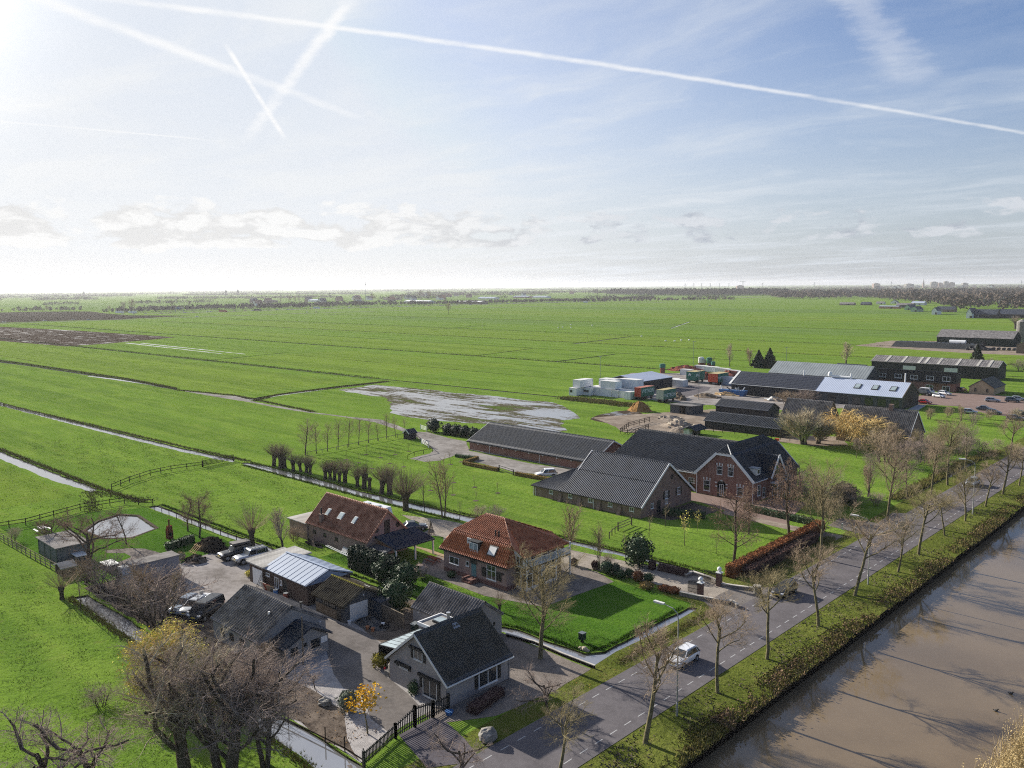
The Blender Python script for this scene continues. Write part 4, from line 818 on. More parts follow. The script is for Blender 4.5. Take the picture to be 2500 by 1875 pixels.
# cross wing towards the road
mb = MB(); mb.prism([(-69.0, 137.6, 0), (-69.0, 142.6, 0), (-69.0, 142.6, 3.9), (-69.0, 140.1, 7.4), (-69.0, 137.6, 3.9)], (.6, 0, 0)); mb.build('wall', BRK_RED, h)
slope(h, (-75.2, 137.4, 3.8), (-68.0, 137.4, 3.8), (-68.0, 140.1, 7.55), (-73.2, 140.1, 7.55), T_DARK, **T); slope(h, (-68.0, 142.8, 3.8), (-75.2, 142.8, 3.8), (-73.2, 140.1, 7.55), (-68.0, 140.1, 7.55), T_DARK, **T)
for y in (137.3, 142.9): mb = MB(); mb.beam((-67.95, y, 3.7), (-67.95, 140.1, 7.5), .12, .4); mb.build('barge_board', WHITE, h)
win(h, 'E', -68.4, (139.0, 4.0), (141.2, 6.0), 3, 2, WHITE, .07, False); win(h, 'E', -68.4, (138.6, .3), (141.6, 2.4), 4, 2, WHITE, .07, False)
mb = MB(); mb.bx(-68.4, -67.0, 137.7, 142.5, 2.75, 2.9); mb.bx(-67.06, -67.0, 137.7, 142.5, 3.8, 3.87); mb.bx(-67.06, -67.0, 137.7, 142.5, 3.3, 3.35)
for k in range(6): y = 137.75+k*.94; mb.bx(-67.07, -66.99, y-.04, y+.04, 0, 3.87)
mb.build('balcony', OFFW, h)
# barn wing along the yard
b = thing('farm_barn', 'broad barn with huge dark tile roof joined to the red brick farmhouse', 'barn', (-90, 140))
box_part(b, 'wall', BRK_RED, -100.5, -80.36, 133.6, 147, 0, 3.6)
slope(b, (-101, 133.2, 3.5), (-80.2, 133.2, 3.5), (-74.7, 140.2, 8.95), (-98.3, 140.2, 8.95), T_DARK, **T); slope(b, (-76, 147.4, 3.5), (-101, 147.4, 3.5), (-98.3, 140.2, 8.95), (-74.7, 140.2, 8.95), T_DARK, **T)
slope(b, (-101.1, 147.4, 3.5), (-101.1, 133.2, 3.5), (-98.3, 140.2, 8.95), (-98.3, 140.2, 8.95), T_DARK, **T); ridge(b, (-98.3, 140.2, 9.0), (-75, 140.2, 9.0), T_RIDGE, .34)
win(b, 'S', 133.6, (-82.6, 1.45), (-81.25, 2.4), 4, 2, WHITE, .06); gutter(b, (-101, 133.05, 3.42), (-80.4, 133.05, 3.42), WHITE)

# ------------------------------------------------------------------ farm sheds behind the farmhouse
def shed(name, label, x0, x1, y0, y1, ze, zr, axis='X', wall=None, roof=None, cat='shed', tw=.4, tl=.5, amp=.05, barge=None, ym=None, oe=.35, group=None, rm=None):
    h = thing(name, label, cat, ((x0+x1)/2, (y0+y1)/2), group=group); gable_walls(h, x0, x1, y0, y1, ze, zr, axis, wall or BLACKW, ym)
    gable_roof(h, x0, x1, y0, y1, ze, zr+.05, axis, roof or T_DARK, oe, .25, tw, tl, amp, rm, ym, barge); return h
h = shed('black_barn', 'long low black timber barn with black roof, nearer of two behind the farmhouse', -116.2, -94.8, 195.4, 202, 2.25, 4.2, cat='barn')
for k in range(5): x = -97.6+k*.7; mb = MB(); mb.bx(x, x+.1, 195.2, 195.3, 0, 2.0); mb.build('post', WOOD, h)
mb = MB(); mb.bx(-94.6, -92.6, 195.5, 195.6, 0, .9)
h = shed('black_barn', 'black roofed timber barn standing just beyond the longer black barn', -127, -110.4, 219.6, 226.6, 2.6, 4.2, cat='barn')
door(h, 'S', 219.6, -121.5, -119, 0, 2.3, DARKW, False)
h = thing('open_shed', 'grey flat roofed open shed between the mud and the black barns', 'shed', (-135, 216))
box_part(h, 'wall', GREYW, -138.4, -135.2, 212.8, 219.6, 0, 2.5); box_part(h, 'wall', GREYW, -133.2, -131.2, 213, 219.6, 0, 2.5); box_part(h, 'wall', GREYW, -135.2, -133.2, 219, 219.6, 0, 2.5)
slope(h, (-138.8, 212.3, 2.65), (-130.8, 212.3, 2.65), (-130.8, 220.2, 2.3), (-138.8, 220.2, 2.3), R_FELT, .4, None, .04, 0)
mb = MB(); mb.bx(-134.3, -134.15, 212.6, 212.75, 0, 2.5); mb.build('post', WOOD, h)
h = thing('small_shelter', 'small white walled shelter with dark pitched roof by the farm barn ridge', 'shelter', (-111.6, 184))
box_part(h, 'wall', OFFW, -114.6, -112.9, 182.5, 186.5, 0, 1.8); box_part(h, 'wall', DARKW, -112.9, -112.7, 184, 187.5, 0, 1.6)
gable_roof(h, -114.8, -110.8, 182.0, 187.5, 1.7, 2.5, 'Y', T_DARK, .3, .2, .4, .5, .05)
h = shed('brick_cottage', 'dark roofed brick house half hidden behind brown pollard willows', -101.5, -89.4, 209, 218, 2.6, 7.6, wall=BRK_BRN, roof=T_GREY, cat='house', tw=.4, tl=.45, barge=WOOD)
h = shed('old_farmhouse', 'long grey tiled farmhouse with white gable edges behind the yellow willow', -83, -66.2, 201, 211.5, 2.8, 8.1, wall=BRK_BRN, roof=T_GREY, cat='house', tw=.4, tl=.45, barge=WHITE, rm=T_RIDGE)
mb = MB(); mb.bx(-72.6, -71.6, 205.8, 206.7, 7.7, 9.3); mb.build('chimney', BRK_BRN, h)
for x in (-80.5, -77.5, -74, -70.5): win(h, 'S', 201, (x, .9), (x+1.2, 2.2), 2, 1)
h = thing('dog_kennel_shed', 'tiny black hut with white edged roof on the orchard corner', 'hut', (-164.16, 132.82))
kx, ky = (-164.62, 131.94); gable_walls(h, kx, kx+2.2, ky, ky+2.4, 1.7, 2.5, 'Y', BLACKW); gable_roof(h, kx, kx+2.2, ky, ky+2.4, 1.7, 2.55, 'Y', T_DARK, .2, .15, .3, .4, .04, None, None, WHITE)
# ------------------------------------------------------------------ business yard
h = thing('dark_hall', 'dark storage hall with pale blue roof next to the white containers', 'hall', (-179, 256))
gable_walls(h, -187, -172.6, 246.9, 266.6, 3.9, 5.4, 'Y', BLACKW, -182); gable_roof(h, -187, -172.6, 246.9, 266.6, 4.0, 5.5, 'Y', R_LIGHT, .25, .2, .5, None, .03, None, -182)
for y in (251, 256, 261): door(h, 'E', -172.6, y, y+2.2, 0, 3.2, DARKW, False)
h = thing('solar_hall', 'long black hall whose roof is covered with solar panels', 'hall', (-131, 270))
gable_walls(h, -146.4, -116.0, 263.5, 277.5, 3.75, 7.4, 'X', BLACKW); gable_roof(h, -146.4, -116.0, 263.5, 277.5, 3.75, 7.5, 'X', T_DARK, .4, .3, 0)
mb = MB(); mb.beam((-147.0, 263.0, 3.66), (-115.9, 263.0, 3.66), .35, .12); mb.beam((-146.9, 263.1, 3.66), (-146.9, 270.5, 7.56), .8, .08); mb.build('white_edging', OFFW, h)
k_ = (7.5-3.75)/7.0
for r_ in range(8):
    for c_ in range(18):
        x0, y0 = -145.6+c_*1.64, 263.6+r_*.82; mb = MB(); z = lambda y: 3.75+(y-263.5)*k_+.06
        mb.prism([(x0, y0, z(y0)), (x0+1.58, y0, z(y0)), (x0+1.58, y0+.74, z(y0+.74)), (x0, y0+.74, z(y0+.74))], (0, -.02, .04)); mb.build('solar_panel', R_SOLAR, h)
for x, y in ((-124, 272), (-108, 271.5), (-95, 283)): mb = MB(); mb.cyl((x, y, 5.5), .22, 3.6, 8); mb.build('chimney_pipe', WHITE, h)
h = thing('pale_hall', 'hall with pale standing seam roof, three rooflights and timber gable', 'hall', (-102, 270))
gable_walls(h, -115.9, -89.0, 263.5, 277.5, 3.75, 7.4, 'X', GREYW); gable_roof(h, -115.9, -89.2, 263.5, 277.5, 3.75, 7.5, 'X', R_LIGHT, .4, .3, .55, None, .03)
for x in (-103.9, -98.4, -92.9):
    sl = math.atan(k_); f = MB(); y, z = 266.9, 3.75+3.4*k_; f.box((x, y, z+.1), (2.0, 2.5, .2), 0, Matrix.Rotation(sl, 3, 'X')); f = f.build('rooflight', DARKW, h); p = MB(); p.box((x, y-.03, z+.16), (1.5, 2.0, .14), 0, Matrix.Rotation(sl, 3, 'X')); p.build('pane', GLASSL, f)
mb = MB(); mb.beam((-88.8, 263.0, 3.6), (-88.8, 270.5, 7.5), .14, .45); mb.beam((-88.8, 278, 3.6), (-88.8, 270.5, 7.5), .14, .45); mb.build('barge_board', WOOD, h)
for k in range(15): y = 263.8+k*.96; zt = 3.4+(7.0-3.4)*(1-abs(y-270.5)/7); mb = MB(); mb.bx(-89.0, -88.85, y-.12, y+.12, 0, zt); mb.build('cladding_plank', WOOD, h)
win(h, 'E', -88.98, (268.2, .2), (272.6, 3.6), 4, 2, DARKW); 
for k in range(6): win(h, 'S', 263.5, (-112+k*3.9, .3), (-109.4+k*3.9, 2.8), 3, 1, DARKW)
mb = MB(); mb.cyl((-114.5, 270.5, 8.0), .7, .5, 10); mb.ball((-114.5, 270.5, 8.7), .7); mb.cyl((-113.8, 270.5, 7.9), .35, 6, 8, axis='X'); mb.build('roof_duct', WHITE, h)
h = shed('grey_hall', 'grey roofed hall standing behind the solar panel hall', -152.5, -115.4, 303.5, 318, 4.2, 8.0, wall=GREYW, roof=R_GREY, cat='hall', tw=1.0, tl=None, amp=.05)
h = thing('office', 'two storey office with black upper floor above red brick', 'office', (-104, 319))
box_part(h, 'wall', BRK_RED, -117, -89.3, 316.2, 321.3, 0, 3.0); box_part(h, 'cladding', BLACKW, -117.1, -89.2, 316, 321.4, 3.0, 6.4)
slope(h, (-117.3, 315.7, 7.1), (-88.9, 315.7, 7.1), (-88.9, 322, 5.7), (-117.3, 322, 5.7), T_DARK, 0)
mb = MB(); mb.prism([(-117.2, 315.9, 6.4), (-117.2, 316.3, 6.4), (-117.2, 316.3, 7.0), (-117.2, 315.9, 7.0)], (28.1, 0, 0)); mb.build('parapet', BLACKW, h)
for p, q in (((-115.4, 5.29), (-112.86, 3.83)), ((-109.85, 5.31), (-107.36, 3.82)), ((-104.42, 5.25), (-101.95, 3.79)), ((-99.04, 5.3), (-96.46, 3.84)), ((-93.59, 5.39), (-91.06, 3.76)), ((-99.04, 2.15), (-96.56, 0.78)), ((-93.59, 1.97), (-91.13, -0.09))): win(h, 'S', 316, p, q, 2, 1, WHITE, .12)
box_part(h, 'canopy', DARKW, -97.5, -92, 314.8, 316, 2.9, 3.1)
h = shed('long_shed', 'long low shed with rooflight strips beyond the black office', -137, -88.6, 366, 378, 5.1, 7.2, wall=BLACKW, roof=T_GREY, cat='shed', tw=.9, tl=None, amp=.06, barge=OFFW)
for k, x in enumerate((-131, -124.5, -118, -115.5, -110.5, -103.5, -96, -92)): mb = MB(); mb.prism([(x-.5, 365.75, 5.08), (x+.5, 365.75, 5.08), (x+.5, 371.9, 7.26), (x-.5, 371.9, 7.26)], (0, -.03, .09)); mb.build('rooflight_strip', R_CORR, h)
for x in (-124, -108): door(h, 'S', 366, x, x+5, 0, 3.8, OFFW, False)
h = shed('yellow_bungalow', 'small yellow brick building with black roof by the car park', -85.2, -77.6, 317, 331, 2.55, 5.0, 'Y', brick_mat('yellow_brick', (.42, .30, .17), (.46, .34, .20), (.4, .33, .25)), T_BLACK, 'building')
for x in (-83.3, -79.6): win(h, 'S', 317, (x-.35, .9), (x+.35, 2.0), 1, 1, DARKW)
for (x, y, w, a) in ((-152, 345, 5, .2), (-141, 352, 6, -.1)): h = shed('garden_hut', 'low dark roofed hut among trees behind the scrap yard' if w == 5 else 'wider dark roofed hut right of the scrap yard', x-w, x+w, y, y+6, 2.4, 4.2, roof=T_DARK, wall=BLACKW, tw=.6, tl=None)
# white containers and site cabins
CREAM = mat('container_white', (.62, .63, .62), .6, .12, .6); CREAM2 = mat('cabin_white', (.70, .71, .71), .6, .07, .6)
def cabin(x, y, z, w, l, hh, label, m=CREAM2, wins=0, name='site_cabin', cat='site cabin', group='white cabins and containers stacked at the yard edge', wood=False):
    h = thing(name, label, cat, (x+w/2, y+l/2, z), group=group)
    mb = MB(); mb.bx(x, x+w, y, y+l, z+.1, z+hh-.08); mb.build('body', m, h); mb = MB(); mb.bx(x-.05, x+w+.05, y-.05, y+l+.05, z+hh-.08, z+hh); mb.build('roof', R_FELT if wood else OFFW, h)
    mb = MB()
    for xx in (x, x+w):
        for yy in (y, y+l): mb.bx(xx-.08, xx+.08, yy-.08, yy+.08, z, z+hh-.1)
    mb.bx(x, x+w, y-.03, y, z+.02, z+.16); mb.build('frame', m if not wood else WOOD, h)
    for k in range(wins): win(h, 'S', y, (x+.4+k*1.2, z+1.1), (x+1.4+k*1.2, z+1.9), 1, 1, DARKW, .05, False)
    return h
c1, c1b = (-187.45, 223.79), (-184.29, 223.91)
cabin(c1[0], c1[1]+.6, 0, 3.2, 7.5, 2.7, 'lower white cabin with one dark window at the left end of the stack', CREAM2, 1); cabin(c1[0]+.6, c1[1]+2.0, 2.72, 3.2, 7, 2.7, 'cabin on top of the leftmost white cabin', CREAM2)
c2 = (-184.47, 228.67); cabin(c2[0], c2[1]-.5, 0, 3.4, 8, 2.7, 'white cabin with two dark windows side by side', CREAM2, 2)
c3 = (-180.89, 230.09); cabin(c3[0], c3[1], 0, 2.7, 6, 2.6, 'plain white cabin between the two windowed cabins and the marked one', CREAM)
c4 = (-178.09, 230.1); cabin(c4[0], c4[1], 0, 4.6, 6, 2.6, 'wide white cabin with faint black lettering', CREAM2)
c5 = (-173.16, 230.02); cabin(c5[0], c5[1], 0, 2.6, 6, 2.5, 'narrow white container right of the lettered cabin', CREAM); c6 = (-170.55, 230.33); cabin(c6[0], c6[1], 0, 2.5, 6, 2.4, 'small white container behind the one with doors', CREAM)
c7 = (-166.42, 228.24); h = cabin(c7[0], c7[1], 0, 2.3, 6, 2.6, 'white container with double doors beside the red trailer', CREAM, 0, 'container', 'container')
for k in range(2): mb = MB(); mb.bx(c7[0]+.1+k*1.08, c7[0]+1.1+k*1.08, c7[1]-.06, c7[1]-.01, .2, 2.4); mb.build('door', CREAM2, h)
cabin(c4[0]-.2, c4[1]+.4, 2.62, 6.2, 3.6, 2.7, 'upper white cabin nearest the grass on the stack', CREAM2); cabin(c3[0]-1.4, c3[1]+4.6, 2.62, 6.6, 4, 2.8, 'upper white cabin at the back left of the stack', CREAM2); cabin(c4[0]+1.4, c4[1]+8.5, 2.62, 8.0, 3.6, 2.8, 'long upper white cabin in front of the dark hall', CREAM2); cabin(c4[0]+1.0, c4[1]+7.5, 0, 9, 6, 2.6, 'white container underneath the long upper cabin', CREAM)
c8 = (-174.34, 269.24); cabin(c8[0], c8[1], 0, 4.6, 3.4, 2.6, 'square white container at the corner of the asphalt yard', CREAM); cabin(c8[0]-3.0, c8[1]+2.4, 0, 2.8, 4, 2.5, 'white container tucked left of the square one', CREAM)
for k, (pos, w, hh, lab) in enumerate((((-195.08, 307.31), 5, 2.4, 'low white container behind the green truck box'), ((-199.64, 326.19), 5.5, 2.4, 'white skip under the grey and green tanks'), ((-193.49, 324.22), 6, 2.4, 'white skip in the middle of the scrap row'), ((-186.2, 321.06), 6, 2.4, 'white skip at the right end of the scrap row'), ((-178.97, 317.89), 5, 2.2, 'white skip beside the black hut'), ((-164.11, 286.76), 6.5, 3.0, 'pale blue white container beside the orange trailer'))):
    cabin(pos[0], pos[1], 0, w, 2.6, hh, lab, CREAM if k < 5 else mat('pale_blue_paint', (.42, .47, .54), .6, .1, 1), 0, 'container', 'container', 'containers round the scrap yard')
# curtain sided trailers with lettering
GREEN = mat('trailer_green', (.012, .13, .095), .5, .12, .5); REDP = mat('trailer_red', (.42, .055, .028), .6, .15, .6); GREYP = mat('trailer_grey', (.42, .41, .38), .6, .15, .6); TYRE = mat('tyre_rubber', (.018, .018, .019), .85, .3, 3); YTOP = mat('trailer_roof', (.40, .34, .20), .8, .25, .6)
def words(parent, text, p, size, rz, m, name='lettering', rx=90):
    cu = bpy.data.curves.new(name, 'FONT'); cu.body = text; cu.size = size; cu.extrude = .01; cu.space_character = .95; cu.materials.append(m)
    t = bpy.data.objects.new(name, cu); COL.objects.link(t); dg = bpy.context.evaluated_depsgraph_get()
    me = bpy.data.meshes.new_from_object(t.evaluated_get(dg)); bpy.data.objects.remove(t); me.materials.clear(); me.materials.append(m)
    o = bpy.data.objects.new(name, me); COL.objects.link(o); o.parent = parent; o.location = Vector(p)-wloc(parent); o.rotation_euler = (R(rx), 0, rz); return o
def trailer(x, y, w, l, zb, zt, front, top, label, text, tsize, tz, name='trailer', emblem=False, side=None):
    h = thing(name, label, 'trailer', (x+w/2, y+l/2), group='box trailers on the business yard')
    mb = MB(); mb.bx(x, x+w, y, y+l, zb, zt-.06); mb.build('body', side or GREEN, h); mb = MB(); mb.bx(x-.03, x+w+.03, y-.06, y, zb, zt-.08); mb.build('rear_door', front, h)
    mb = MB(); mb.bx(x-.04, x+w+.04, y-.06, y+l+.04, zt-.06, zt); mb.build('roof', top, h); mb = MB(); mb.bx(x+.3, x+w-.3, y+.3, y+l-.3, zb-.25, zb); mb.build('chassis', DARKW, h)
    for yy in (y+1.0, y+2.1, y+l-1.4):
        for xx in (x+.05, x+w-.35): mb = MB(); mb.cyl((xx, yy, .5), .5, .3, 12, axis='X'); mb.build('wheel', TYRE, h)
    if text: words(h, text, (x+w+.02, y+.35, tz), tsize, R(90), CREAM2)
    if emblem:
        mb = MB(); mb.prism([(x+.9, y-.08, zt-1.6), (x+1.15, y-.08, zt-.9), (x+1.5, y-.08, zt-.55), (x+1.85, y-.08, zt-.9), (x+2.1, y-.08, zt-1.6), (x+1.75, y-.08, zt-1.6), (x+1.5, y-.08, zt-1.15), (x+1.25, y-.08, zt-1.6)], (0, -.02, 0)); mb.build('emblem', CREAM2, h)
    return h
p = (-163.36, 229.37); trailer(p[0], p[1]+.2, 2.6, 7.8, 1.1, 4.2, REDP, mat('trailer_roof_red', (.34, .12, .08), .7, .2, .6), 'trailer with red rear doors and green lettered side, nearest the containers', 'WETRON', 1.75, 2.3)
p = (-153.78, 228.28); trailer(p[0], p[1], 2.7, 7.4, 1.2, 4.3, GREYP, YTOP, 'trailer with grey rear doors and green lettered side above the timber piles', 'WETRON', 1.6, 1.9)
p = (-177.35, 283.85); trailer(p[0], p[1], 4.0, 7, 1.0, 4.4, GREEN, YTOP, 'green box trailer with white emblem at the yard entrance', 'BRA', 1.6, 2.5, emblem=True)
p = (-167.15, 282.93); trailer(p[0], p[1], 4.2, 8, 1.1, 4.4, mat('trailer_orange', (.48, .075, .03), .6, .12, .6), YTOP, 'box trailer with orange rear and green lettered side', 'WETRO', 1.4, 2.2)
# skip, lorry with grey box, tanks, masts, rubble
BLUE = mat('skip_blue', (.022, .10, .27), .55, .2, .6)
p = (-148.33, 259.34); h = thing('blue_skip', 'long blue skip full of scrap beside the solar hall', 'skip', p)
mb = MB(); x, y = p; mb.prism([(x, y, 0), (x+8.5, y+.2, 0), (x+9.2, y+.2, 1.9), (x-.7, y, 1.9)], (0, 2.4, 0)); mb.build('body', BLUE, h)
for k in range(14): mb = MB(); a = (x+random.uniform(0, 8), y+random.uniform(.3, 2.1), 1.7); mb.beam(a, (a[0]+random.uniform(-2, 2), a[1]+random.uniform(-1, 1), random.uniform(1.9, 3.3)), random.uniform(.08, .3)); mb.build('scrap_piece', random.choice([ZINC, DARKW, CREAM]), h)
p = (-140.48, 265.93); h = thing('box_lorry', 'white lorry with tall grey box parked by the solar hall', 'lorry', p); x, y = p
mb = MB(); mb.bx(x, x+4.0, y, y+2.4, .9, 4.2); mb.build('box', GREYP, h); mb = MB(); mb.prism([(x-2.0, y+.1, .6), (x-.1, y+.1, .6), (x-.1, y+.1, 2.7), (x-1.1, y+.1, 2.7), (x-2.0, y+.1, 1.7)], (0, 2.2, 0)); mb.build('cab', CREAM2, h); mb = MB(); mb.prism([(x-1.95, y+.08, 1.75), (x-.6, y+.08, 1.75), (x-.6, y+.08, 2.5), (x-1.2, y+.08, 2.5)], (0, 2.24, 0)); mb.build('windscreen', GLASS, h)
for xx in (x-1.3, x+2.6):
    for yy in (y-.02, y+2.1): mb = MB(); mb.cyl((xx, yy, .5), .5, .3, 12, axis='Y'); mb.build('wheel', TYRE, h)
RUST = mat('rusty_scrap', (.20, .035, .03), .8, .5, 1.0, (.28, .12, .09))
def heap(name, label, pos, rx, ry, h_, m, n, size, cat='heap', kind=None, m2=None, shape='box'):
    t = thing(name, label, cat, pos); base = MB(); N = 14; vs = [(pos[0], pos[1], h_)]
    for k in range(1, 5):
        for i in range(N): a = 2*math.pi*i/N; q = k/4; vs.append((pos[0]+rx*q*math.cos(a)*random.uniform(.85, 1.1), pos[1]+ry*q*math.sin(a)*random.uniform(.85, 1.1), max(0, h_*(1-q**1.4)+random.uniform(-.15, .15)*h_*(k < 4))))
    fs = [(0, 1+i, 1+(i+1) % N) for i in range(N)]
    for k in range(3): a, b = 1+k*N, 1+(k+1)*N; fs += [(a+i, b+i, b+(i+1) % N, a+(i+1) % N) for i in range(N)]
    base.add(vs, fs); base.build('mound', m2 or m, t)
    for i in range(n):
        a = random.uniform(0, 6.28); q = math.sqrt(random.random())*.95; s = random.uniform(.5, 1)*size
        z = max(.1, h_*(1-q**1.4)); mb = MB(); mb.box((pos[0]+rx*q*math.cos(a), pos[1]+ry*q*math.sin(a), z), (s*random.uniform(.6, 2.2), s*random.uniform(.3, 1), s*random.uniform(.2, .7)), random.uniform(0, 3), Matrix.Rotation(random.uniform(-.6, .6), 3, 'X')); mb.build('piece', m, t)
    return t
heap('scrap_heap', 'dark red scrap metal heap behind the white skips', (-202.78, 323.64), 9, 5, 2.6, RUST, 26, 1.3)
heap('scrap_heap', 'red scrap heap between the two box trailers', (-178.99, 299.54), 4.5, 4, 3.0, RUST, 18, 1.2)
heap('scrap_heap', 'red scrap pile beside the solar hall gable', (-176.87, 316.45), 6, 4, 2.4, RUST, 18, 1.2)
heap('manure_heap', 'brown straw heap at the edge of the flooded field', (-147.36, 209.83), 4.2, 3.0, 3.0, mat('straw_brown', (.26, .15, .06), .95, .4, .8), 14, .6, m2=MATS['straw_brown'])
heap('timber_pile', 'weathered timber pile left of the open shed', (-154.03, 241.92), 2.5, 2.5, 2.2, WOOD, 18, .9)
heap('timber_pile', 'pile of planks under the lettered grey trailer', (-150.61, 238.79), 1.6, 1.6, 1.6, WOOD, 12, .7)
heap('rubble_heap', 'heap of timber and branches on the pale yard track', (-148.5, 250.71), 5, 3, 1.4, WOOD, 24, .9)
heap('stone_pile', 'pale stack of stones and slabs in front of the open shed', (-122.96, 193.02), 5, 4, 1.8, mat('pale_stone', (.40, .35, .28), .9, .3, 1), 30, 1.1, m2=DIRT)
heap('stone_pile', 'low heap of slabs and pipes near the fence', (-131.29, 202.53), 4, 3, 1.2, MATS['pale_stone'], 16, 1.0, m2=DIRT)
heap('sand_heap', 'sand heap beside the small white shelter', (-117.25, 184.1), 3.4, 3, 1.6, DIRT, 6, .5)
heap('white_bag_pile', 'white sacks piled at the corner of the solar hall', (-127.06, 256.76), 3.5, 2, 1.2, CREAM, 14, .9, m2=DIRT)
heap('log_pile', 'pale logs laid along the blue skip', (-145.9, 259.23), 5, 1.4, 1.1, mat('fresh_wood', (.42, .30, .17), .9, .25, 1.5), 18, 1.2)
for k, (pos, col, lab) in enumerate((((-204.09, 338.96), CREAM2, 'grey white tank on the scrap row'), ((-199.68, 338.79), GREEN, 'tall green tank on the scrap row'), ((-193.26, 331.34), GREEN, 'short green tank right of the tall one'), ((-202.25, 338.57), GREYP, 'small pale tank between grey and green ones'), ((-204.46, 307.95), GREEN, 'green tank behind the dark hall'))):
    h = thing('tank', lab, 'tank', pos, group='tanks on the scrap row'); r_ = 1.3 if k in (0, 1, 4) else .9; z = 2.4
    mb = MB(); mb.cyl((pos[0], pos[1], 0), r_*.8, z, 10); mb.build('stand', RUST, h); mb = MB(); mb.cyl((pos[0], pos[1], z), r_, 2.4 if k < 2 else 1.5, 14); mb.cyl((pos[0], pos[1], z+(2.4 if k < 2 else 1.5)), r_*.7, .2, 14); mb.build('vessel', col, h)
def mast(pos, hgt, label, arms=2):
    h = thing('light_mast', label, 'light mast', pos, group='thin light masts round the business yard'); mb = MB(); mb.cyl((pos[0], pos[1], 0), .11, hgt, 6, .07); mb.build('pole', ZINC, h)
    mb = MB()
    for k in range(arms): a = (k-.5)*2 if arms > 1 else 0; mb.box((pos[0]+.35*a, pos[1], hgt+.05), (.5, .35, .16))
    mb.build('lamp_head', ZINC, h)
mast((-207.95, 268.42, 9.69)[:2], (-207.95, 268.42, 9.69)[2], 'light mast behind the white cabins'); mast((-210.34, 342.41, 11.75)[:2], (-210.34, 342.41, 11.75)[2], 'tallest light mast above the scrap yard', 3); mast((-147.76, 244.35, 9.53)[:2], (-147.76, 244.35, 9.53)[2], 'light mast on the pale track'); mast((-171.24, 356.87, 9.76)[:2], (-171.24, 356.87, 9.76)[2], 'light mast right of the grey hall'); mast((-178.57, 254.46, 2.8)[:2], (-178.57, 254.46, 2.8)[2], 'short mast in front of the dark hall')

# ------------------------------------------------------------------ left garden buildings
h = thing('garden_shed', 'square grey green shed with flat felt roof beside the pond', 'shed', (-128, 40))
box_part(h, 'wall', mat('shed_green_grey', (.15, .165, .165), .75, .2, .8), -132.0, -124.5, 37.9, 42.0, 0, 2.3); box_part(h, 'roof', R_FELT, -132.4, -124.1, 37.6, 42.3, 2.31, 2.42)
for k in range(4): x = -131.95+k*2.48; box_part(h, 'corner_post', mat('post_green', (.03, .065, .055), .6, .2, 2), x-.1, x+.1, 37.82, 37.92, 0, 2.3)
for k in range(3):
    for j in range(9): box_part(h, 'wall_plank', MATS['shed_green_grey'], -131.8+k*2.48, -129.65+k*2.48, 37.86, 37.905, .08+j*.24, .29+j*.24)
h = thing('horse_trailer_box', 'long grey corrugated box with rounded white end under bare trees', 'storage box', (-108.5, 44.3)); box_part(h, 'body', mat('box_grey', (.22, .215, .235), .6, .2, .7, stretch=(3, 3, .3)), -109.9, -107.5, 41.6, 47.6, .3, 2.75); box_part(h, 'roof', R_FELT, -110.0, -107.4, 41.5, 47.7, 2.755, 2.83)
mb = MB(); mb.cyl((-109.9, 41.5, 1.5), 1.15, .5, 14, .5, axis='X'); mb.prism([(-109.8, 40.3, .4), (-107.6, 40.3, .4), (-107.6, 40.3, 1.8), (-108.1, 40.3, 2.6), (-109.3, 40.3, 2.6), (-109.8, 40.3, 1.8)], (0, 1.28, 0)); mb.build('nose', OFFW, h)
for k in range(3): box_part(h, 'stripe', OFFW, -107.5, -107.47, 42.2, 45.2, 1.3+k*.22, 1.4+k*.22)
h = thing('hutch', 'small pale roofed hutch at the fence corner', 'hutch', (-119.86, 37.61)); hx, hy = (-119.44, 37.31); gable_walls(h, hx-1.2, hx+1.2, hy-.8, hy+.8, 1.3, 1.7, 'Y', WOODD); gable_roof(h, hx-1.2, hx+1.2, hy-.8, hy+.8, 1.35, 1.75, 'Y', R_CORR, .3, .25, .3, None, .03)
h = thing('hutch', 'low white topped hutch right of the grey green shed', 'hutch', (-123.46, 40.51)); hx, hy = (-123.46, 40.51); box_part(h, 'wall', GREYW, hx-1.2, hx+1.2, hy-.7, hy+.7, 0, 1.1); box_part(h, 'roof', CREAM, hx-1.3, hx+1.3, hy-.8, hy+.8, 1.1, 1.18)
h = thing('raised_planter', 'pale flat topped planter near the grey storage box', 'planter', (-117.19, 42.17)); hx, hy = (-117.19, 42.17); box_part(h, 'box', WOODD, hx-1.3, hx+1.3, hy-.8, hy+.8, 0, .8); box_part(h, 'lid', CREAM, hx-1.35, hx+1.35, hy-.85, hy+.85, .8, .88)
h = thing('garden_table', 'white garden table with benches behind the grey green shed', 'table', (-143.8, 41.98)); hx, hy = (-143.65, 41.93); box_part(h, 'tabletop', CREAM2, hx-1, hx+1, hy-.5, hy+.5, .7, .76)
for sx in (-.8, .8):
    for sy in (-.35, .35): box_part(h, 'leg', CREAM2, hx+sx-.05, hx+sx+.05, hy+sy-.05, hy+sy+.05, 0, .7)
for sy in (-.95, .95): box_part(h, 'bench', CREAM2, hx-1, hx+1, hy+sy-.15, hy+sy+.15, .4, .45)
p = (-124.91, 54.01); h = thing('garden_stove', 'rusty red brick garden stove with chimney on the lawn', 'stove', p); CORT = mat('rust_steel', (.16, .055, .035), .8, .35, 2)
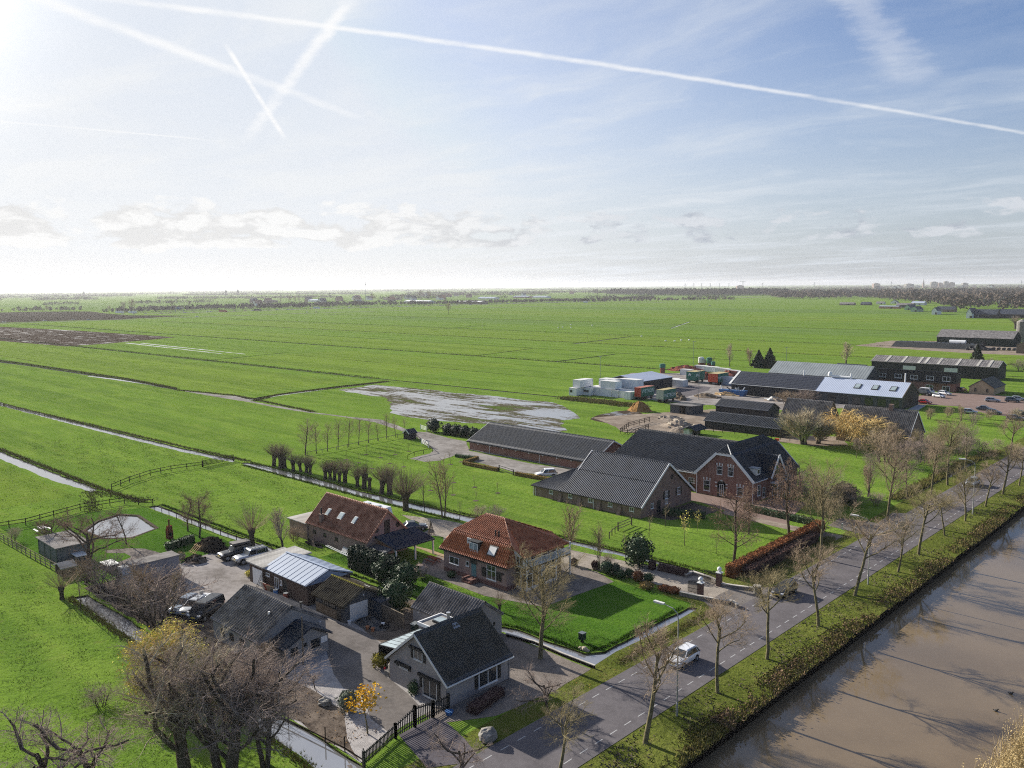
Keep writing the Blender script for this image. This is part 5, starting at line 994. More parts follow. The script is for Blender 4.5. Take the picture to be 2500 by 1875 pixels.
box_part(h, 'hearth', CORT, p[0]-.45, p[0]+.45, p[1]-.4, p[1]+.4, 0, 1.3); mb = MB(); mb.prism([(p[0]-.45, p[1]-.4, 1.3), (p[0]+.45, p[1]-.4, 1.3), (p[0]+.25, p[1]-.3, 2.0), (p[0]-.25, p[1]-.3, 2.0)], (0, .7, 0)); mb.build('hood', CORT, h); mb = MB(); mb.cyl((p[0], p[1], 2.0), .13, 1.0, 8); mb.build('flue', CORT, h); box_part(h, 'opening', DARKW, p[0]+.44, p[0]+.47, p[1]-.25, p[1]+.25, .5, 1.0)
"""stacked firewood and boards beside the parked off-roaders"""
heap('wood_pile', 'heap of split firewood and old boards beside the black off-roader', (-115.56, 56.07), 3.4, 2.2, 1.7, WOODD, 46, .6, m2=WOODD)
heap('wood_pile', 'small heap of dark logs and pale boards at the yard edge', (-111.57, 51.73), 1.9, 1.4, .9, WOODD, 26, .5, m2=LITTER)
h = thing('pallet', 'pale pallet frame leaning on the wood heap', 'pallet', (-114.5, 52.95)); hx, hy = (-114.5, 52.95)
for k in range(4): mb = MB(); mb.beam((hx-.9+k*.5, hy-.4, .2), (hx-.6+k*.5, hy+.7, 1.4), .1, .05); mb.build('slat', MATS['fresh_wood'], h)
for k in range(2): mb = MB(); mb.beam((hx-1.0, hy-.3+k*.8, .4+k*.8), (hx+1.0, hy-.3+k*.8, .4+k*.8), .08, .06); mb.build('bearer', MATS['fresh_wood'], h)
"""things round the workshop and villa"""
h = thing('stepladder', 'thin ladder leaning at the white garage door', 'ladder', (-94.6, 52.2)); 
for k in range(2): mb = MB(); mb.beam((-95.4+k*.35, 51.9, 0), (-95.0+k*.35, 52.6, 1.9), .05); mb.build('rail', DARKW, h)
for k in range(6): mb = MB(); mb.beam((-95.35+k*.055, 51.98+k*.1, .25+k*.28), (-95.0+k*.055, 51.98+k*.1, .25+k*.28), .035); mb.build('rung', DARKW, h)
h = thing('board_stack', 'grey sheet and rusty boards leaning beside the workshop wall', 'boards', (-93.6, 52.0))
for k, m in enumerate((R_CORR, RUST, WOOD)): mb = MB(); mb.box((-93.9+k*.9, 52.3-.05*k, .55), (1.5, .06, 1.2), .1*k, Matrix.Rotation(.35, 3, 'X')); mb.build('board', m, h)
for k, (x, y, c, lab) in enumerate(((-91.9, 52.3, DARKW, 'dark barrel in front of the workshop window'), (-91.0, 52.2, BLUE, 'blue drum beside the workshop door'), (-89.0, 52.4, RUST, 'rusty drum along the workshop wall'))):
    h = thing('drum', lab, 'drum', (x, y)); mb = MB(); mb.cyl((x, y, 0), .3, .85, 12); mb.build('body', c, h); mb = MB(); mb.cyl((x, y, .85), .31, .05, 12); mb.build('lid', ZINC, h)
h = thing('picket_fence', 'white picket fence panel lying against the barn wall', 'fence panel', (-98, 67.5))
for k in range(13): mb = MB(); x = -98.9+k*.2; mb.beam((x, 67.25, .1), (x, 67.85, 1.0), .09, .03); mb.build('picket', WHITE, h)
mb = MB(); mb.beam((-99.0, 67.4, .35), (-96.4, 67.4, .35), .06); mb.beam((-99.0, 67.7, .78), (-96.4, 67.7, .78), .06); mb.build('rail', WHITE, h)
h = thing('white_ladder', 'long white ladder lying along the brick barn wall', 'ladder', (-99.5, 67.2))
for k in range(2): mb = MB(); mb.beam((-102.6, 67.2+k*.35, .5), (-95.2, 67.0+k*.35, .15), .08); mb.build('rail', WHITE, h)
for k in range(16): t = k/15.; mb = MB(); mb.beam((-102.5+7.2*t, 67.2-.2*t, .5-.34*t), (-102.5+7.2*t, 67.55-.2*t, .5-.34*t), .04); mb.build('rung', WHITE, h)
heap('tyre_pile', 'row of old tyres and junk along the brick barn wall', (-105.5, 67.2), 2.4, .5, .6, TYRE, 16, .4, m2=LITTER)
h = thing('picnic_table', 'brown picnic table on the gravel beside the villa', 'picnic table', (-86.36, 73.85)); hx, hy = (-86.36, 73.85)
box_part(h, 'tabletop', CORT, hx-.9, hx+.9, hy-.4, hy+.4, .7, .76)
for sy in (-.75, .75): box_part(h, 'bench', CORT, hx-.9, hx+.9, hy+sy-.13, hy+sy+.13, .4, .45)
for sx in (-.7, .7): mb = MB(); mb.beam((hx+sx, hy-.8, 0), (hx+sx, hy+.2, .7), .07); mb.beam((hx+sx, hy+.8, 0), (hx+sx, hy-.2, .7), .07); mb.build('leg', CORT, h)
h = thing('willow_wigwam', 'woven twig pyramid for climbing plants on the gravel edge', 'plant support', (-96.6, 82.38)); hx, hy = (-96.6, 82.38)
for k in range(10): a = k*.628; mb = MB(); mb.beam((hx+.55*math.cos(a), hy+.55*math.sin(a), 0), (hx, hy, 2.1), .05); mb.build('stick', WOOD, h)
for k in range(4): mb = MB(); r_ = .5*(1-k*.22); mb.tube([(hx+r_*math.cos(a*.785), hy+r_*math.sin(a*.785), .2+k*.45) for a in range(9)], [.03]*9, 4); mb.build('hoop', WOOD, h)
h = thing('letter_bin', 'dark green letter box on the lawn corner above the ditch', 'letter box', (-54.46, 67.35)); hx, hy = (-54.46, 67.35); BIN = mat('dark_green_plastic', (.010, .028, .024), .5, .2, 2)
box_part(h, 'box', BIN, hx-.3, hx+.3, hy-.3, hy+.3, .35, 1.05); box_part(h, 'lid', mat('grey_lid', (.12, .14, .15), .5, .2, 2), hx-.33, hx+.33, hy-.33, hy+.33, 1.05, 1.12); box_part(h, 'post', WOODD, hx-.1, hx+.1, hy-.1, hy+.1, 0, .35)
h = thing('outfall', 'stone outfall in the grassy ditch bank below the letter box', 'outfall', (-53.54, 66.21)); hx, hy = (-53.29, 66.01); mb = MB()
for k in range(7): mb.ball((hx+random.uniform(-.6, .6), hy+random.uniform(-.3, .3), random.uniform(-.1, .25)), random.uniform(.2, .4), 7, 5, .8, .15)
mb.build('stones', MATS['pale_stone'], h)
h = thing('wheelie_bin', 'black wheelie bin against the wooden fence of the cottage yard', 'bin', (-69.7, 56.8)); box_part(h, 'body', BIN, -70.0, -69.4, 56.5, 57.1, .1, 1.0); mb = MB(); mb.prism([(-70.05, 56.4, 1.0), (-69.35, 56.4, 1.0), (-69.35, 57.15, 1.1), (-70.05, 57.15, 1.1)], (0, 0, .06)); mb.build('lid', MATS['grey_lid'], h)
for x in (-69.95, -69.5): mb = MB(); mb.cyl((x, 57.1, .1), .1, .06, 8, axis='X'); mb.build('wheel', TYRE, h)
heap('rubbish_heap', 'black tarpaulin heap with pots in the cottage yard corner', (-75.01, 55.03), 2.6, 1.5, .8, DARKW, 14, .35, m2=mat('tarpaulin', (.03, .032, .036), .4, .3, 1.2))
for k, (pos, c, lab) in enumerate((((-73.72, 55.47), CREAM2, 'white pot beside the black tarpaulin'), ((-74.26, 53.75), mat('terracotta', (.34, .15, .08), .8, .2, 2), 'terracotta pot left of the white pot'), ((-77.06, 53.3), CREAM2, 'white pot at the garage corner'), ((-73.39, 53.82), MATS['terracotta'], 'small broken pot on the yard'))):
    h = thing('flower_pot', lab, 'pot', pos, group='pots around the yard'); mb = MB(); mb.cyl((pos[0], pos[1], 0), .15, .38, 10, .22); mb.build('body', c, h); mb = MB(); mb.cyl((pos[0], pos[1], .36), .24, .05, 10); mb.build('rim', c, h)
STONE = mat('boulder_grey', (.20, .19, .175), .9, .4, 1.2, bump=.6, bscale=5)
p = (-47.92, 46.7); h = thing('boulder', 'large grey boulder on the verge beside the road', 'boulder', p); mb = MB(); mb.ball((p[0], p[1], .45), .85, 12, 9, .75, .10); mb.build('rock', STONE, h, smooth=False)
p = (-63.4, 40.8); h = thing('boulder', 'mossy dark boulder in the pebble garden', 'boulder', p); mb = MB(); mb.ball((p[0], p[1], .2), .6, 10, 7, .6, .2); mb.ball((p[0]+.35, p[1]+.15, .25), .4, 9, 7, .7, .2); mb.build('rock', STONE, h)
p = (-63.56, 48.41); h = thing('stone_planter', 'stone planter with figure and red flowers by the veranda', 'planter', p); box_part(h, 'trough', STONE, p[0]-.4, p[0]+.4, p[1]-.3, p[1]+.3, 0, .55); mb = MB(); mb.cyl((p[0]+.1, p[1], .55), .16, .4, 8, .12); mb.ball((p[0]+.1, p[1], 1.1), .15); mb.build('figure', mat('pale_stone2', (.38, .36, .33), .9, .2, 2), h); mb = MB(); mb.ball((p[0]-.9, p[1]+.2, .35), .13); mb.ball((p[0]-.8, p[1]+.1, .5), .1); mb.build('red_flowers', mat('red_petals', (.5, .02, .04), .7, .2, 4), h)
h = thing('telegraph_pole', 'leaning thin wooden pole in front of the grey outbuilding', 'pole', (-71.9, 44.0)); mb = MB(); mb.tube([(-71.9, 44.0, 0), (-72.2, 44.2, 4.9)], [.09, .06], 7); mb.build('pole', WOOD, h); mb = MB(); mb.box((-72.05, 44.1, 2.6), (.3, .2, .25)); mb.build('bird_box', WOOD, h)

# ------------------------------------------------------------------ vehicles
def paint(name, col, rough=.28, metal=.1): return mat('car_paint_'+name, col, rough, .03, .5, metal=metal, spec=.6)
P_WHITE = paint('white', (.72, .73, .75)); P_SILVER = paint('silver', (.42, .44, .47), .3, .4); P_BLACK = paint('black', (.014, .016, .020)); P_GREY = paint('grey', (.12, .135, .15), .3, .3); P_RED = paint('red', (.40, .012, .018)); P_BLUEG = paint('blue_grey', (.20, .25, .32), .3, .3)
LAMP = mat('headlamp', (.75, .76, .78), .15, .05, 3); TAIL = mat('tail_lamp', (.30, .01, .01), .3, .1, 3); PLATE = mat('yellow_plate', (.62, .44, .02), .5, .05, 3); TRIM = mat('black_trim', (.02, .021, .022), .7, .2, 3)
SHAPES = {  # length, width, height, belt, roof rear/front and glass base rear/front as fractions of the half length, ground clearance
 'hatch': (4.05, 1.74, 1.50, .93, -.72, .12, -.94, .50, .20), 'suv': (4.45, 1.84, 1.68, 1.02, -.74, .16, -.92, .46, .26), 'estate': (4.55, 1.80, 1.48, .90, -.72, .06, -.94, .42, .20),
 'offroad': (4.75, 1.90, 1.85, 1.18, -.88, .14, -.95, .30, .40), 'van': (5.0, 1.92, 1.95, 1.12, -.90, .42, -.96, .74, .25), 'saloon': (4.5, 1.78, 1.45, .90, -.42, .12, -.70, .46, .20)}
def make_car(kind, pm):
    L, Wd, Hh, belt, rr, rf, gr, gf, gc = SHAPES[kind]; hl, hw = L/2, Wd/2
    t = thing('car', 'x', 'car')
    tt = [-1, -.98, -.90, -.6, -.2, .2, gf, .74, .90, .97, 1.0]; ww = [.72, .85, .94, .99, 1, 1, .99, .95, .87, .76, .60]
    bn = belt-.06 if kind in ('offroad', 'van') else belt-.10
    zt = [belt*.62, belt*.90, belt, belt+.01, belt, belt-.01, belt-.02, bn, bn-.10, bn-.24, belt*.45]; zb = [gc+.16, gc+.06, gc, gc, gc, gc, gc, gc, gc+.02, gc+.05, gc+.12]
    vs, fs = [], []; n = 12
    for a, w, z1, z0 in zip(tt, ww, zt, zb):
        w *= hw; h = z1-z0
        half = [(w*.80, z0), (w, z0+.22*h), (w*1.0, z1-.30*h), (w*.95, z1-.06*h), (w*.80, z1+.0), (w*.3, z1+.025)]
        vs += [(a*hl, y, z) for y, z in half]+[(a*hl, -y, z) for y, z in half[::-1]]
    for i in range(len(tt)-1):
        for j in range(n): fs.append((i*n+j, i*n+(j+1) % n, (i+1)*n+(j+1) % n, (i+1)*n+j))
    fs += [tuple(range(n))[::-1], tuple(range((len(tt)-1)*n, len(tt)*n))]
    mb = MB(); mb.add(vs, fs); mb.build('body', pm, t, smooth=True)
    bw, tw_, zr = hw*.93, hw*(.80 if kind in ('offroad', 'van') else .72), Hh
    B = [(gr*hl, bw), (gf*hl, bw*.97)]; T_ = [(rr*hl, tw_), (rf*hl, tw_*.95)]
    gl = MB(); gl.add([(B[0][0], -B[0][1], belt-.04), (B[1][0], -B[1][1], belt-.06), (B[1][0], B[1][1], belt-.06), (B[0][0], B[0][1], belt-.04), (T_[0][0], -T_[0][1], zr-.05), (T_[1][0], -T_[1][1], zr-.07), (T_[1][0], T_[1][1], zr-.07), (T_[0][0], T_[0][1], zr-.05)],
                      [(3, 2, 1, 0), (4, 5, 6, 7), (0, 1, 5, 4), (1, 2, 6, 5), (2, 3, 7, 6), (3, 0, 4, 7)]); gl.build('windows', GLASS, t)
    rf_ = MB(); e = .03
    rf_.add([(T_[0][0]-e-.08, -T_[0][1]-e, zr-.09), (T_[1][0]+e, -T_[1][1]-e, zr-.10), (T_[1][0]+e, T_[1][1]+e, zr-.10), (T_[0][0]-e-.08, T_[0][1]+e, zr-.09), (T_[0][0], -T_[0][1]*.8, zr-.005), (T_[1][0]-.15, -T_[1][1]*.8, zr), (T_[1][0]-.15, T_[1][1]*.8, zr), (T_[0][0], T_[0][1]*.8, zr-.005)],
            [(3, 2, 1, 0), (4, 5, 6, 7), (0, 1, 5, 4), (1, 2, 6, 5), (2, 3, 7, 6), (3, 0, 4, 7)]); rf_.build('roof', pm, t)
    for s in (-1, 1):
        for f, w in ((1, .075), (.60, .07), (.12, .12), (0, .16)):
            if kind in ('hatch', 'saloon') and f == .60: continue
            b = (B[0][0]+(B[1][0]-B[0][0])*f, s*(B[0][1]+(B[1][1]-B[0][1])*f)); tp = (T_[0][0]+(T_[1][0]-T_[0][0])*f, s*(T_[0][1]+(T_[1][1]-T_[0][1])*f))
            mb = MB(); mb.beam((b[0], b[1]+s*.005, belt-.05), (tp[0], tp[1]+s*.005, zr-.07), w, .05); mb.build('pillar', pm, t)
        mb = MB(); mb.box((B[1][0]-.25, s*(hw+.06), belt+.06), (.14, .2, .15)); mb.build('mirror', pm, t)
        mb = MB(); mb.box((hl*.90, s*hw*.68, bn-.17), (.28, .34, .14)); mb.build('headlight', LAMP, t); mb = MB(); mb.box((-hl*.955, s*hw*.76, belt-.10), (.14, .20, .26)); mb.build('tail_light', TAIL, t)
        for xx in (hl*.62, -hl*.60):
            r = .31 if kind in ('hatch', 'saloon', 'estate') else (.42 if kind == 'offroad' else .36); mb = MB(); mb.cyl((xx, s*(hw-.10) - (.22 if s < 0 else 0) + (0 if s < 0 else -.10), r), r, .24, 14, axis='Y') if False else mb.cyl((xx, (hw-.22 if s > 0 else -hw-.02), r), r, .24, 14, axis='Y'); wh = mb.build('wheel', TYRE, t)
            mb = MB(); mb.cyl((xx, (hw+.015 if s > 0 else -hw-.035), r), r*.62, .02, 10, axis='Y'); mb.build('rim', ZINC, wh)
            mb = MB(); mb.cyl((xx, (hw-.02 if s > 0 else -hw+.0), r+.02), r*1.17, .02, 14, axis='Y'); mb.build('wheel_arch', TRIM, t)
    mb = MB(); mb.box((hl*.985, 0, bn-.36), (.05, .52, .12)); mb.build('number_plate', PLATE, t); mb = MB(); mb.box((hl*.965, 0, bn-.20), (.06, .7, .12)); mb.build('grille', TRIM, t); mb = MB(); mb.box((hl*.94, 0, gc+.14), (.2, Wd*.7, .16)); mb.build('bumper', TRIM, t); mb = MB(); mb.box((-hl*.985, 0, belt*.72), (.04, .52, .12)); mb.build('number_plate', PLATE, t)
    if kind == 'offroad':
        mb = MB(); mb.cyl((-hl-.02, 0, .95), .36, .2, 12, axis='X'); mb.build('spare_wheel', TYRE, t); mb = MB(); mb.beam((hl+.05, -hw*.85, .62), (hl+.05, hw*.85, .62), .16, .2); mb.build('bumper', TRIM, t)
        mb = MB()
        for y in (-.6, .6): mb.beam((-hl*.86, y, Hh+.07), (hl*.12, y, Hh+.07), .05)
        for k in range(6): x = -hl*.84+k*hl*.19; mb.beam((x, -.62, Hh+.07), (x, .62, Hh+.07), .04)
        mb.build('roof_rack', TRIM, t)
    return t
PROTO = {}
def car(kind, pm, pos, rz, label, name='car', cat='car', group=None):
    key = (kind, pm.name)
    first = key not in PROTO
    if first: PROTO[key] = make_car(kind, pm)
    c = PROTO[key] if first else copy_tree(PROTO[key])
    c.name = name; c.location = (pos[0], pos[1], 0.03); c.rotation_euler = (0, 0, rz); c['label'] = label; c['category'] = cat
    if group: c['group'] = group
    elif 'group' in c: del c['group']
    return c
def mid(a, b): return ((a[0]+b[0])/2, (a[1]+b[1])/2)
ROADG = 'cars driving on the road'
car('hatch', P_WHITE, (-43.9, 70.5), R(-90), 'white hatchback driving towards the camera on the road', group=ROADG)
car('hatch', P_BLACK, mid((-45.76, 93.61), (-44.26, 96.76)), R(-90), 'black car with bright headlamps near the villa gate', group=ROADG)
car('hatch', P_SILVER, (-44.76, 171.96), R(-90), 'silver car far up the road among the bare trees', group=ROADG)
car('suv', P_WHITE, mid((-110.01, 122.54), (-108.84, 124.9)), R(-125), 'white sports utility car parked behind the clipped brown hedge', 'suv')
o = car('offroad', P_BLACK, (-108.7, 56.2), R(-95), 'black off-roader with folded roof tent beside the wood heap', 'offroad_car')
mb = MB(); 
def on_car(o, mb, name, m):
    me = bpy.data.meshes.new(name); me.from_pydata(mb.v, [], mb.f); c = link_mesh(name, me, m, o); return c
mb.bx(-2.05, .55, -.72, .72, 1.98, 2.25); on_car(o, mb, 'roof_tent', mat('roof_tent', (.10, .09, .085), .6, .2, 2))
mb = MB(); mb.bx(-1.9, -.9, .955, .965, 1.05, 1.5); mb.bx(-1.9, -.9, -.965, -.955, 1.05, 1.5); on_car(o, mb, 'club_sticker', CREAM2)
o = car('offroad', P_SILVER, (-105.6, 56.9), R(-95), 'silver off-roader parked beside the black one with roof tent', 'offroad_car')
car('saloon', P_GREY, (-100.55, 82.1), R(60), 'dark grey saloon on the gravel beyond the carport')
car('estate', P_BLUEG, mid((-94.97, 40.25), (-95.43, 44.77)), R(-60), 'blue grey estate car under the bare trees of the yard')
car('hatch', P_SILVER, mid((-93.34, 41.21), (-94.16, 44.8)), R(-62), 'silver car between the estate and the dark van')
car('van', P_BLACK, mid((-91.32, 41.51), (-91.46, 45.08)), R(-62), 'dark people carrier nearest the grey outbuilding', 'van', 'van')
# caravan behind the barn house
h = thing('caravan', 'white caravan with roof hatches behind the barn roof', 'caravan', (0, 0)); mb = MB(); mb.prism([(-3.2, 0, .5), (3.0, 0, .5), (3.3, 0, 1.4), (2.9, 0, 2.55), (-2.9, 0, 2.6), (-3.3, 0, 1.5)], (0, 2.3, 0)); mb.build('body', P_WHITE, h)
for x in (-1.6, .9): mb = MB(); mb.bx(x, x+.6, .8, 1.5, 2.58, 2.7); mb.build('roof_hatch', GLASSL, h)
mb = MB(); mb.bx(-2.2, 2.2, -.02, 0, 1.4, 2.0); mb.build('window', GLASS, h)
for y in (-.05, 2.1): mb = MB(); mb.cyl((0, y, .33), .33, .25, 12, axis='Y'); mb.build('wheel', TYRE, h)
h.location = (-109.6, 80.2, 0); h.rotation_euler = (0, 0, R(4))
h = thing('small_boat', 'small white dinghy under grey cover at the yard corner', 'boat', (0, 0)); mb = MB(); mb.prism([(-1.4, -.5, .5), (.6, -.6, .5), (1.5, 0, .55), (.6, .6, .5), (-1.4, .5, .5)], (0, 0, .45)); mb.build('hull', P_WHITE, h); mb = MB(); mb.box((-1.3, 0, 1.1), (.35, .3, .5)); mb.build('outboard_motor', GREYP, h); mb = MB(); mb.bx(-1, .8, -.4, .4, .3, .5); mb.build('cradle', TRIM, h); h.location = (*(-95.01, 45.73), 0); h.rotation_euler = (0, 0, R(30))
# car park in front of the office
PKG = 'cars in the business car park'
for k, (kind, pm, pos, rz, lab) in enumerate((('van', P_BLACK, (-94.94, 301.97), R(-15), 'black van in front of the office left corner'), ('van', P_WHITE, (-95.9, 307.95), R(-15), 'white van behind the black one at the office'), ('hatch', P_WHITE, (-89.44, 299.07), R(-20), 'white hatchback in the middle of the car park'), ('estate', P_WHITE, (-90.2, 307.63), R(-20), 'white estate car behind the white hatchback'),
        ('saloon', P_RED, (-88.12, 280.67), R(-5), 'red car beside the timber gable of the pale hall'), ('suv', P_BLACK, (-88.14, 319.7), R(80), 'black car in the shadow between office and yellow bungalow'), ('estate', P_SILVER, (-73.37, 299.05), R(10), 'silver estate car right of the yellow bungalow'), ('suv', P_GREY, (-68.51, 302.28), R(10), 'grey car at the right side of the car park'), ('estate', P_SILVER, (-67.88, 307.3), R(10), 'silver car behind the grey car at the photo edge'),
        ('saloon', P_GREY, (-70.11, 277.35), R(5), 'dark grey saloon behind the hedge of the car park'), ('hatch', P_SILVER, (-71.35, 267.42), R(8), 'silver car seen through the twigs below the car park'), ('estate', P_GREY, (-58.64, 263.05), R(12), 'grey estate car behind the roadside tree at right'), ('suv', P_BLACK, (-59.2, 271.8), R(12), 'black car behind the grey estate at right'), ('hatch', P_GREY, (-65.9, 270.87), R(5), 'grey hatchback almost hidden by brown bushes'))):
    car(kind, pm, pos, rz, lab, group=PKG)

# ------------------------------------------------------------------ fences, gates, walls
def fence(name, label, pts, step=2.4, h=1.2, rails=(.55, 1.05), m=None, pw=.11, cat='fence', group=None, jit=.0):
    t = thing(name, label, cat, pts[0], group=group); m = m or WOODD; post = []
    for (x0, y0), (x1, y1) in zip(pts, pts[1:]):
        L = math.hypot(x1-x0, y1-y0); n = max(1, round(L/step))
        for i in range(n): post.append((x0+(x1-x0)*i/n, y0+(y1-y0)*i/n))
    post.append(pts[-1])
    for x, y in post: mb = MB(); mb.bx(x-pw/2, x+pw/2, y-pw/2, y+pw/2, -.1, h+random.uniform(-jit, jit)); mb.build('post', m, t)
    for z in rails:
        for a, b in zip(post, post[1:]): mb = MB(); mb.beam((a[0], a[1], z), (b[0], b[1], z), .045, .11); mb.build('rail', m, t)
    return t
WLIGHT = mat('sunbleached_wood', (.24, .20, .15), .85, .3, 2.5)
fence('paddock_fence', 'three rail wooden fence at the left edge of the photo', [(-152.89, 35.83), (-143.5, 35.9), (-132.43, 36.25), (-121.58, 36.74), (-116.03, 37)], 1.9, 1.2, (.35, .75, 1.12), WLIGHT)
fence('paddock_fence', 'dark two rail fence behind the pond and bare trees', [(-150.37, 36.65), (-149.61, 41.28), (-152.78, 50.76), (-151.72, 57.83), (-146.34, 60.63)], 2.6, 1.25, (.55, 1.1), WOODD)
fence('field_fence', 'long dark fence across the pasture behind the garden', [(-164.17, 60.38), (-167.88, 65.23), (-170.94, 70.65), (-171.84, 75.4), (-170.95, 81.8)], 3.0, 1.25, (.55, 1.12), WOODD)
h = fence('field_gate', 'wide wooden field gate at the end of the pasture fence', [(-170.95, 81.98), (-172.11, 89.62)], 20, 1.4, (.3, .55, .8, 1.05, 1.3), WOODD, .16, 'gate')
fence('wire_fence', 'low mesh fence along the ditch beside the off-roaders', [(-142.6, 59.36), (-129.67, 59.8), (-118.57, 60.29), (-106.67, 60.87)], 2.4, 1.0, (.98,), WOODD, .08)
fence('wire_fence', 'dark fence on the timber edge of the front ditch', [(-114.74, 37.52), (-108.27, 37.42), (-100.34, 37.47), (-93.22, 37.24), (-69.7, 35.62)], 2.2, 1.2, (.5, .85, 1.15), WOODD, .09)
fence('wire_fence', 'row of thin posts along the ditch of the pebble garden', [(-67.75, 36.11), (-62.75, 36.68), (-57.83, 37.21), (-55.38, 37.45), (-52.76, 37.43)], 5.5, 1.3, (.3,), WOODD, .07)
fence('orchard_fence', 'low post fence under the row of young trees', [(-164.72, 103.91), (-164.85, 111.94), (-166.49, 122.55), (-167.27, 135.02)], 3.4, .9, (.8,), WLIGHT, .09)
fence('orchard_fence', 'thin post fence round the orchard drive', [(-143.97, 116.43), (-145.68, 119.71), (-146.01, 125.41), (-163.33, 134.76)], 3.0, 1.0, (.95,), WOODD, .08)
fence('corral_fence', 'dark corral fence by the muddy patch', [(-128.05, 173.76), (-132, 182.85), (-133.04, 194.28)], 2.6, 1.4, (.5, .95, 1.35), WOODD); fence('corral_fence', 'lower corral fence behind the farm barn roof', [(-128.05, 173.76), (-124.19, 174.95), (-126.44, 184.16)], 2.6, 1.4, (.5, .95, 1.35), WOODD)
fence('corral_fence', 'long rail fence in front of the long black barn', [(-114.1, 191.73), (-109.11, 192.39), (-102.22, 192.45), (-95.63, 192.51), (-91.14, 193.12)], 3, 1.3, (.6, 1.2), WOODD)
fence('white_gate', 'white gate at the corner of the farm track near the evergreen bushes', [(-171.63, 143.46), (-168.22, 142.68)], 9, 1.5, (.4, .7, 1.0, 1.3), WHITE, .14, 'gate'); fence('white_gate', 'white gate on the orchard side of the farmyard entrance', [(-155.74, 130.37), (-150.67, 128.22)], 9, 1.5, (.4, .7, 1.0, 1.3), WHITE, .14, 'gate')
h = fence('paddock_gate', 'grey wooden gate standing on the lawn of the front barn', [(-76.37, 103.24), (-76.7, 107.27)], 9, 1.4, (.35, .75, 1.2), WOOD, .15, 'gate'); fence('rope_fence', 'short post fence from the grey gate to the driveway', [(-76.37, 103.24), (-75.62, 100.68), (-74.9, 99.08)], 1.6, 1.1, (.9,), WOOD, .1)
fence('yard_gate', 'dark iron gate in the clipped brown hedge', [(-120.54, 121.63), (-115.41, 120.54)], 9, 1.2, (.3, .7, 1.1), DARKW, .16, 'gate')
# entrance gate of the villa: two brick pillars with white stone balls and iron gates
for k, (p, lab) in enumerate((((-52.2, 87.52), 'gate pillar with white ball nearest the road lamp'), ((-52.4, 92.32), 'gate pillar with white ball beside the copper hedge'))):
    h = thing('gate_pillar', lab, 'gate pillar', p, group='pillars of the villa entrance'); x, y = p
    box_part(h, 'shaft', brick_mat('pillar_brick', (.12, .06, .05), (.15, .08, .06), (.12, .09, .08)), x-.28, x+.28, y-.28, y+.28, 0, 1.75); mb = MB(); mb.bx(x-.36, x+.36, y-.36, y+.36, 1.75, 1.85); mb.bx(x-.2, x+.2, y-.2, y+.2, 1.85, 1.98); mb.build('cap', WHITE, h); mb = MB(); mb.ball((x, y, 2.25), .29, 12, 8); mb.build('ball', WHITE, h, smooth=True)
def iron_gate(label, a, b, hgt):
    h = thing('iron_gate', label, 'gate', a, group='iron gates of the villa entrance'); n = 14; f = MB()
    for k in range(n+1):
        t = k/n; x, y = a[0]+(b[0]-a[0])*t, a[1]+(b[1]-a[1])*t; mb = MB(); mb.bx(x-.02, x+.02, y-.02, y+.02, .08, hgt*(.86+.14*math.sin(t*1.57))); mb.build('bar', DARKW, h)
    for z in (.12, .6, hgt*.82): mb = MB(); mb.beam((*a, z), (*b, z), .045); mb.build('rail', DARKW, h)
iron_gate('open iron gate left of the nearer pillar', (-54.23, 87.92), (-52.89, 88.06), 1.7); iron_gate('open iron gate left of the farther pillar', (-54.82, 92.73), (-52.88, 92.57), 1.7)
def low_wall(label, pts, hgt, m, name='low_wall', cat='wall', w=.3):
    h = thing(name, label, cat, pts[0])
    for a, b in zip(pts, pts[1:]):
        mb = MB(); mb.beam((*a, hgt/2), (*b, hgt/2), w, hgt); mb.build('wall', m, h); mb = MB(); mb.beam((*a, hgt+.04), (*b, hgt+.04), w+.1, .08); mb.build('coping', mat('wall_coping', (.46, .43, .38), .85, .25, 1), h)
    return h
WALLM = mat('bridge_wall', (.20, .18, .16), .9, .3, 1); 
low_wall('low bridge wall on the lawn side of the villa entrance', [(-54.3, 86.22), (-52, 86.59), (-48.66, 87.52), (-48.03, 87.89), (-47, 87.18)], .45, WALLM); low_wall('low bridge wall on the meadow side of the villa entrance', [(-57.24, 92.22), (-57.25, 93.88), (-54.11, 93.46), (-52.93, 92.76)], .4, WALLM); low_wall('low kerb wall from the farther gate pillar to the stone block', [(-52.17, 92.51), (-50.21, 93.14), (-48.58, 93.8)], .35, WALLM)
p = (-47.46, 92.93); h = thing('stone_block', 'grey stone block at the mouth of the villa entrance', 'stone block', p); mb = MB(); mb.cyl((p[0], p[1], 0), .5, 1.0, 10, .42); mb.build('drum', STONE, h); mb = MB(); mb.cyl((p[0], p[1], 1.0), .5, .18, 10); mb.build('cap', MATS['wall_coping'], h)
p = (-47.46, 92.93)
low_wall('timber edging along the gravel yard ditch', [(-61.58, 62.94), (-57.94, 63.57), (-53.75, 63.33), (-49.6, 63.34)], .3, WOODD, 'timber_edging', 'edging', .12)
h = thing('garden_fence', 'grey board fence between cottage yard and brick shed', 'fence', (-78.38, 57.95))
a, b = (-75.2, 57.0), (-70.3, 55.9)
a, b = (-76.94, 56.86), (-71.24, 56.53)
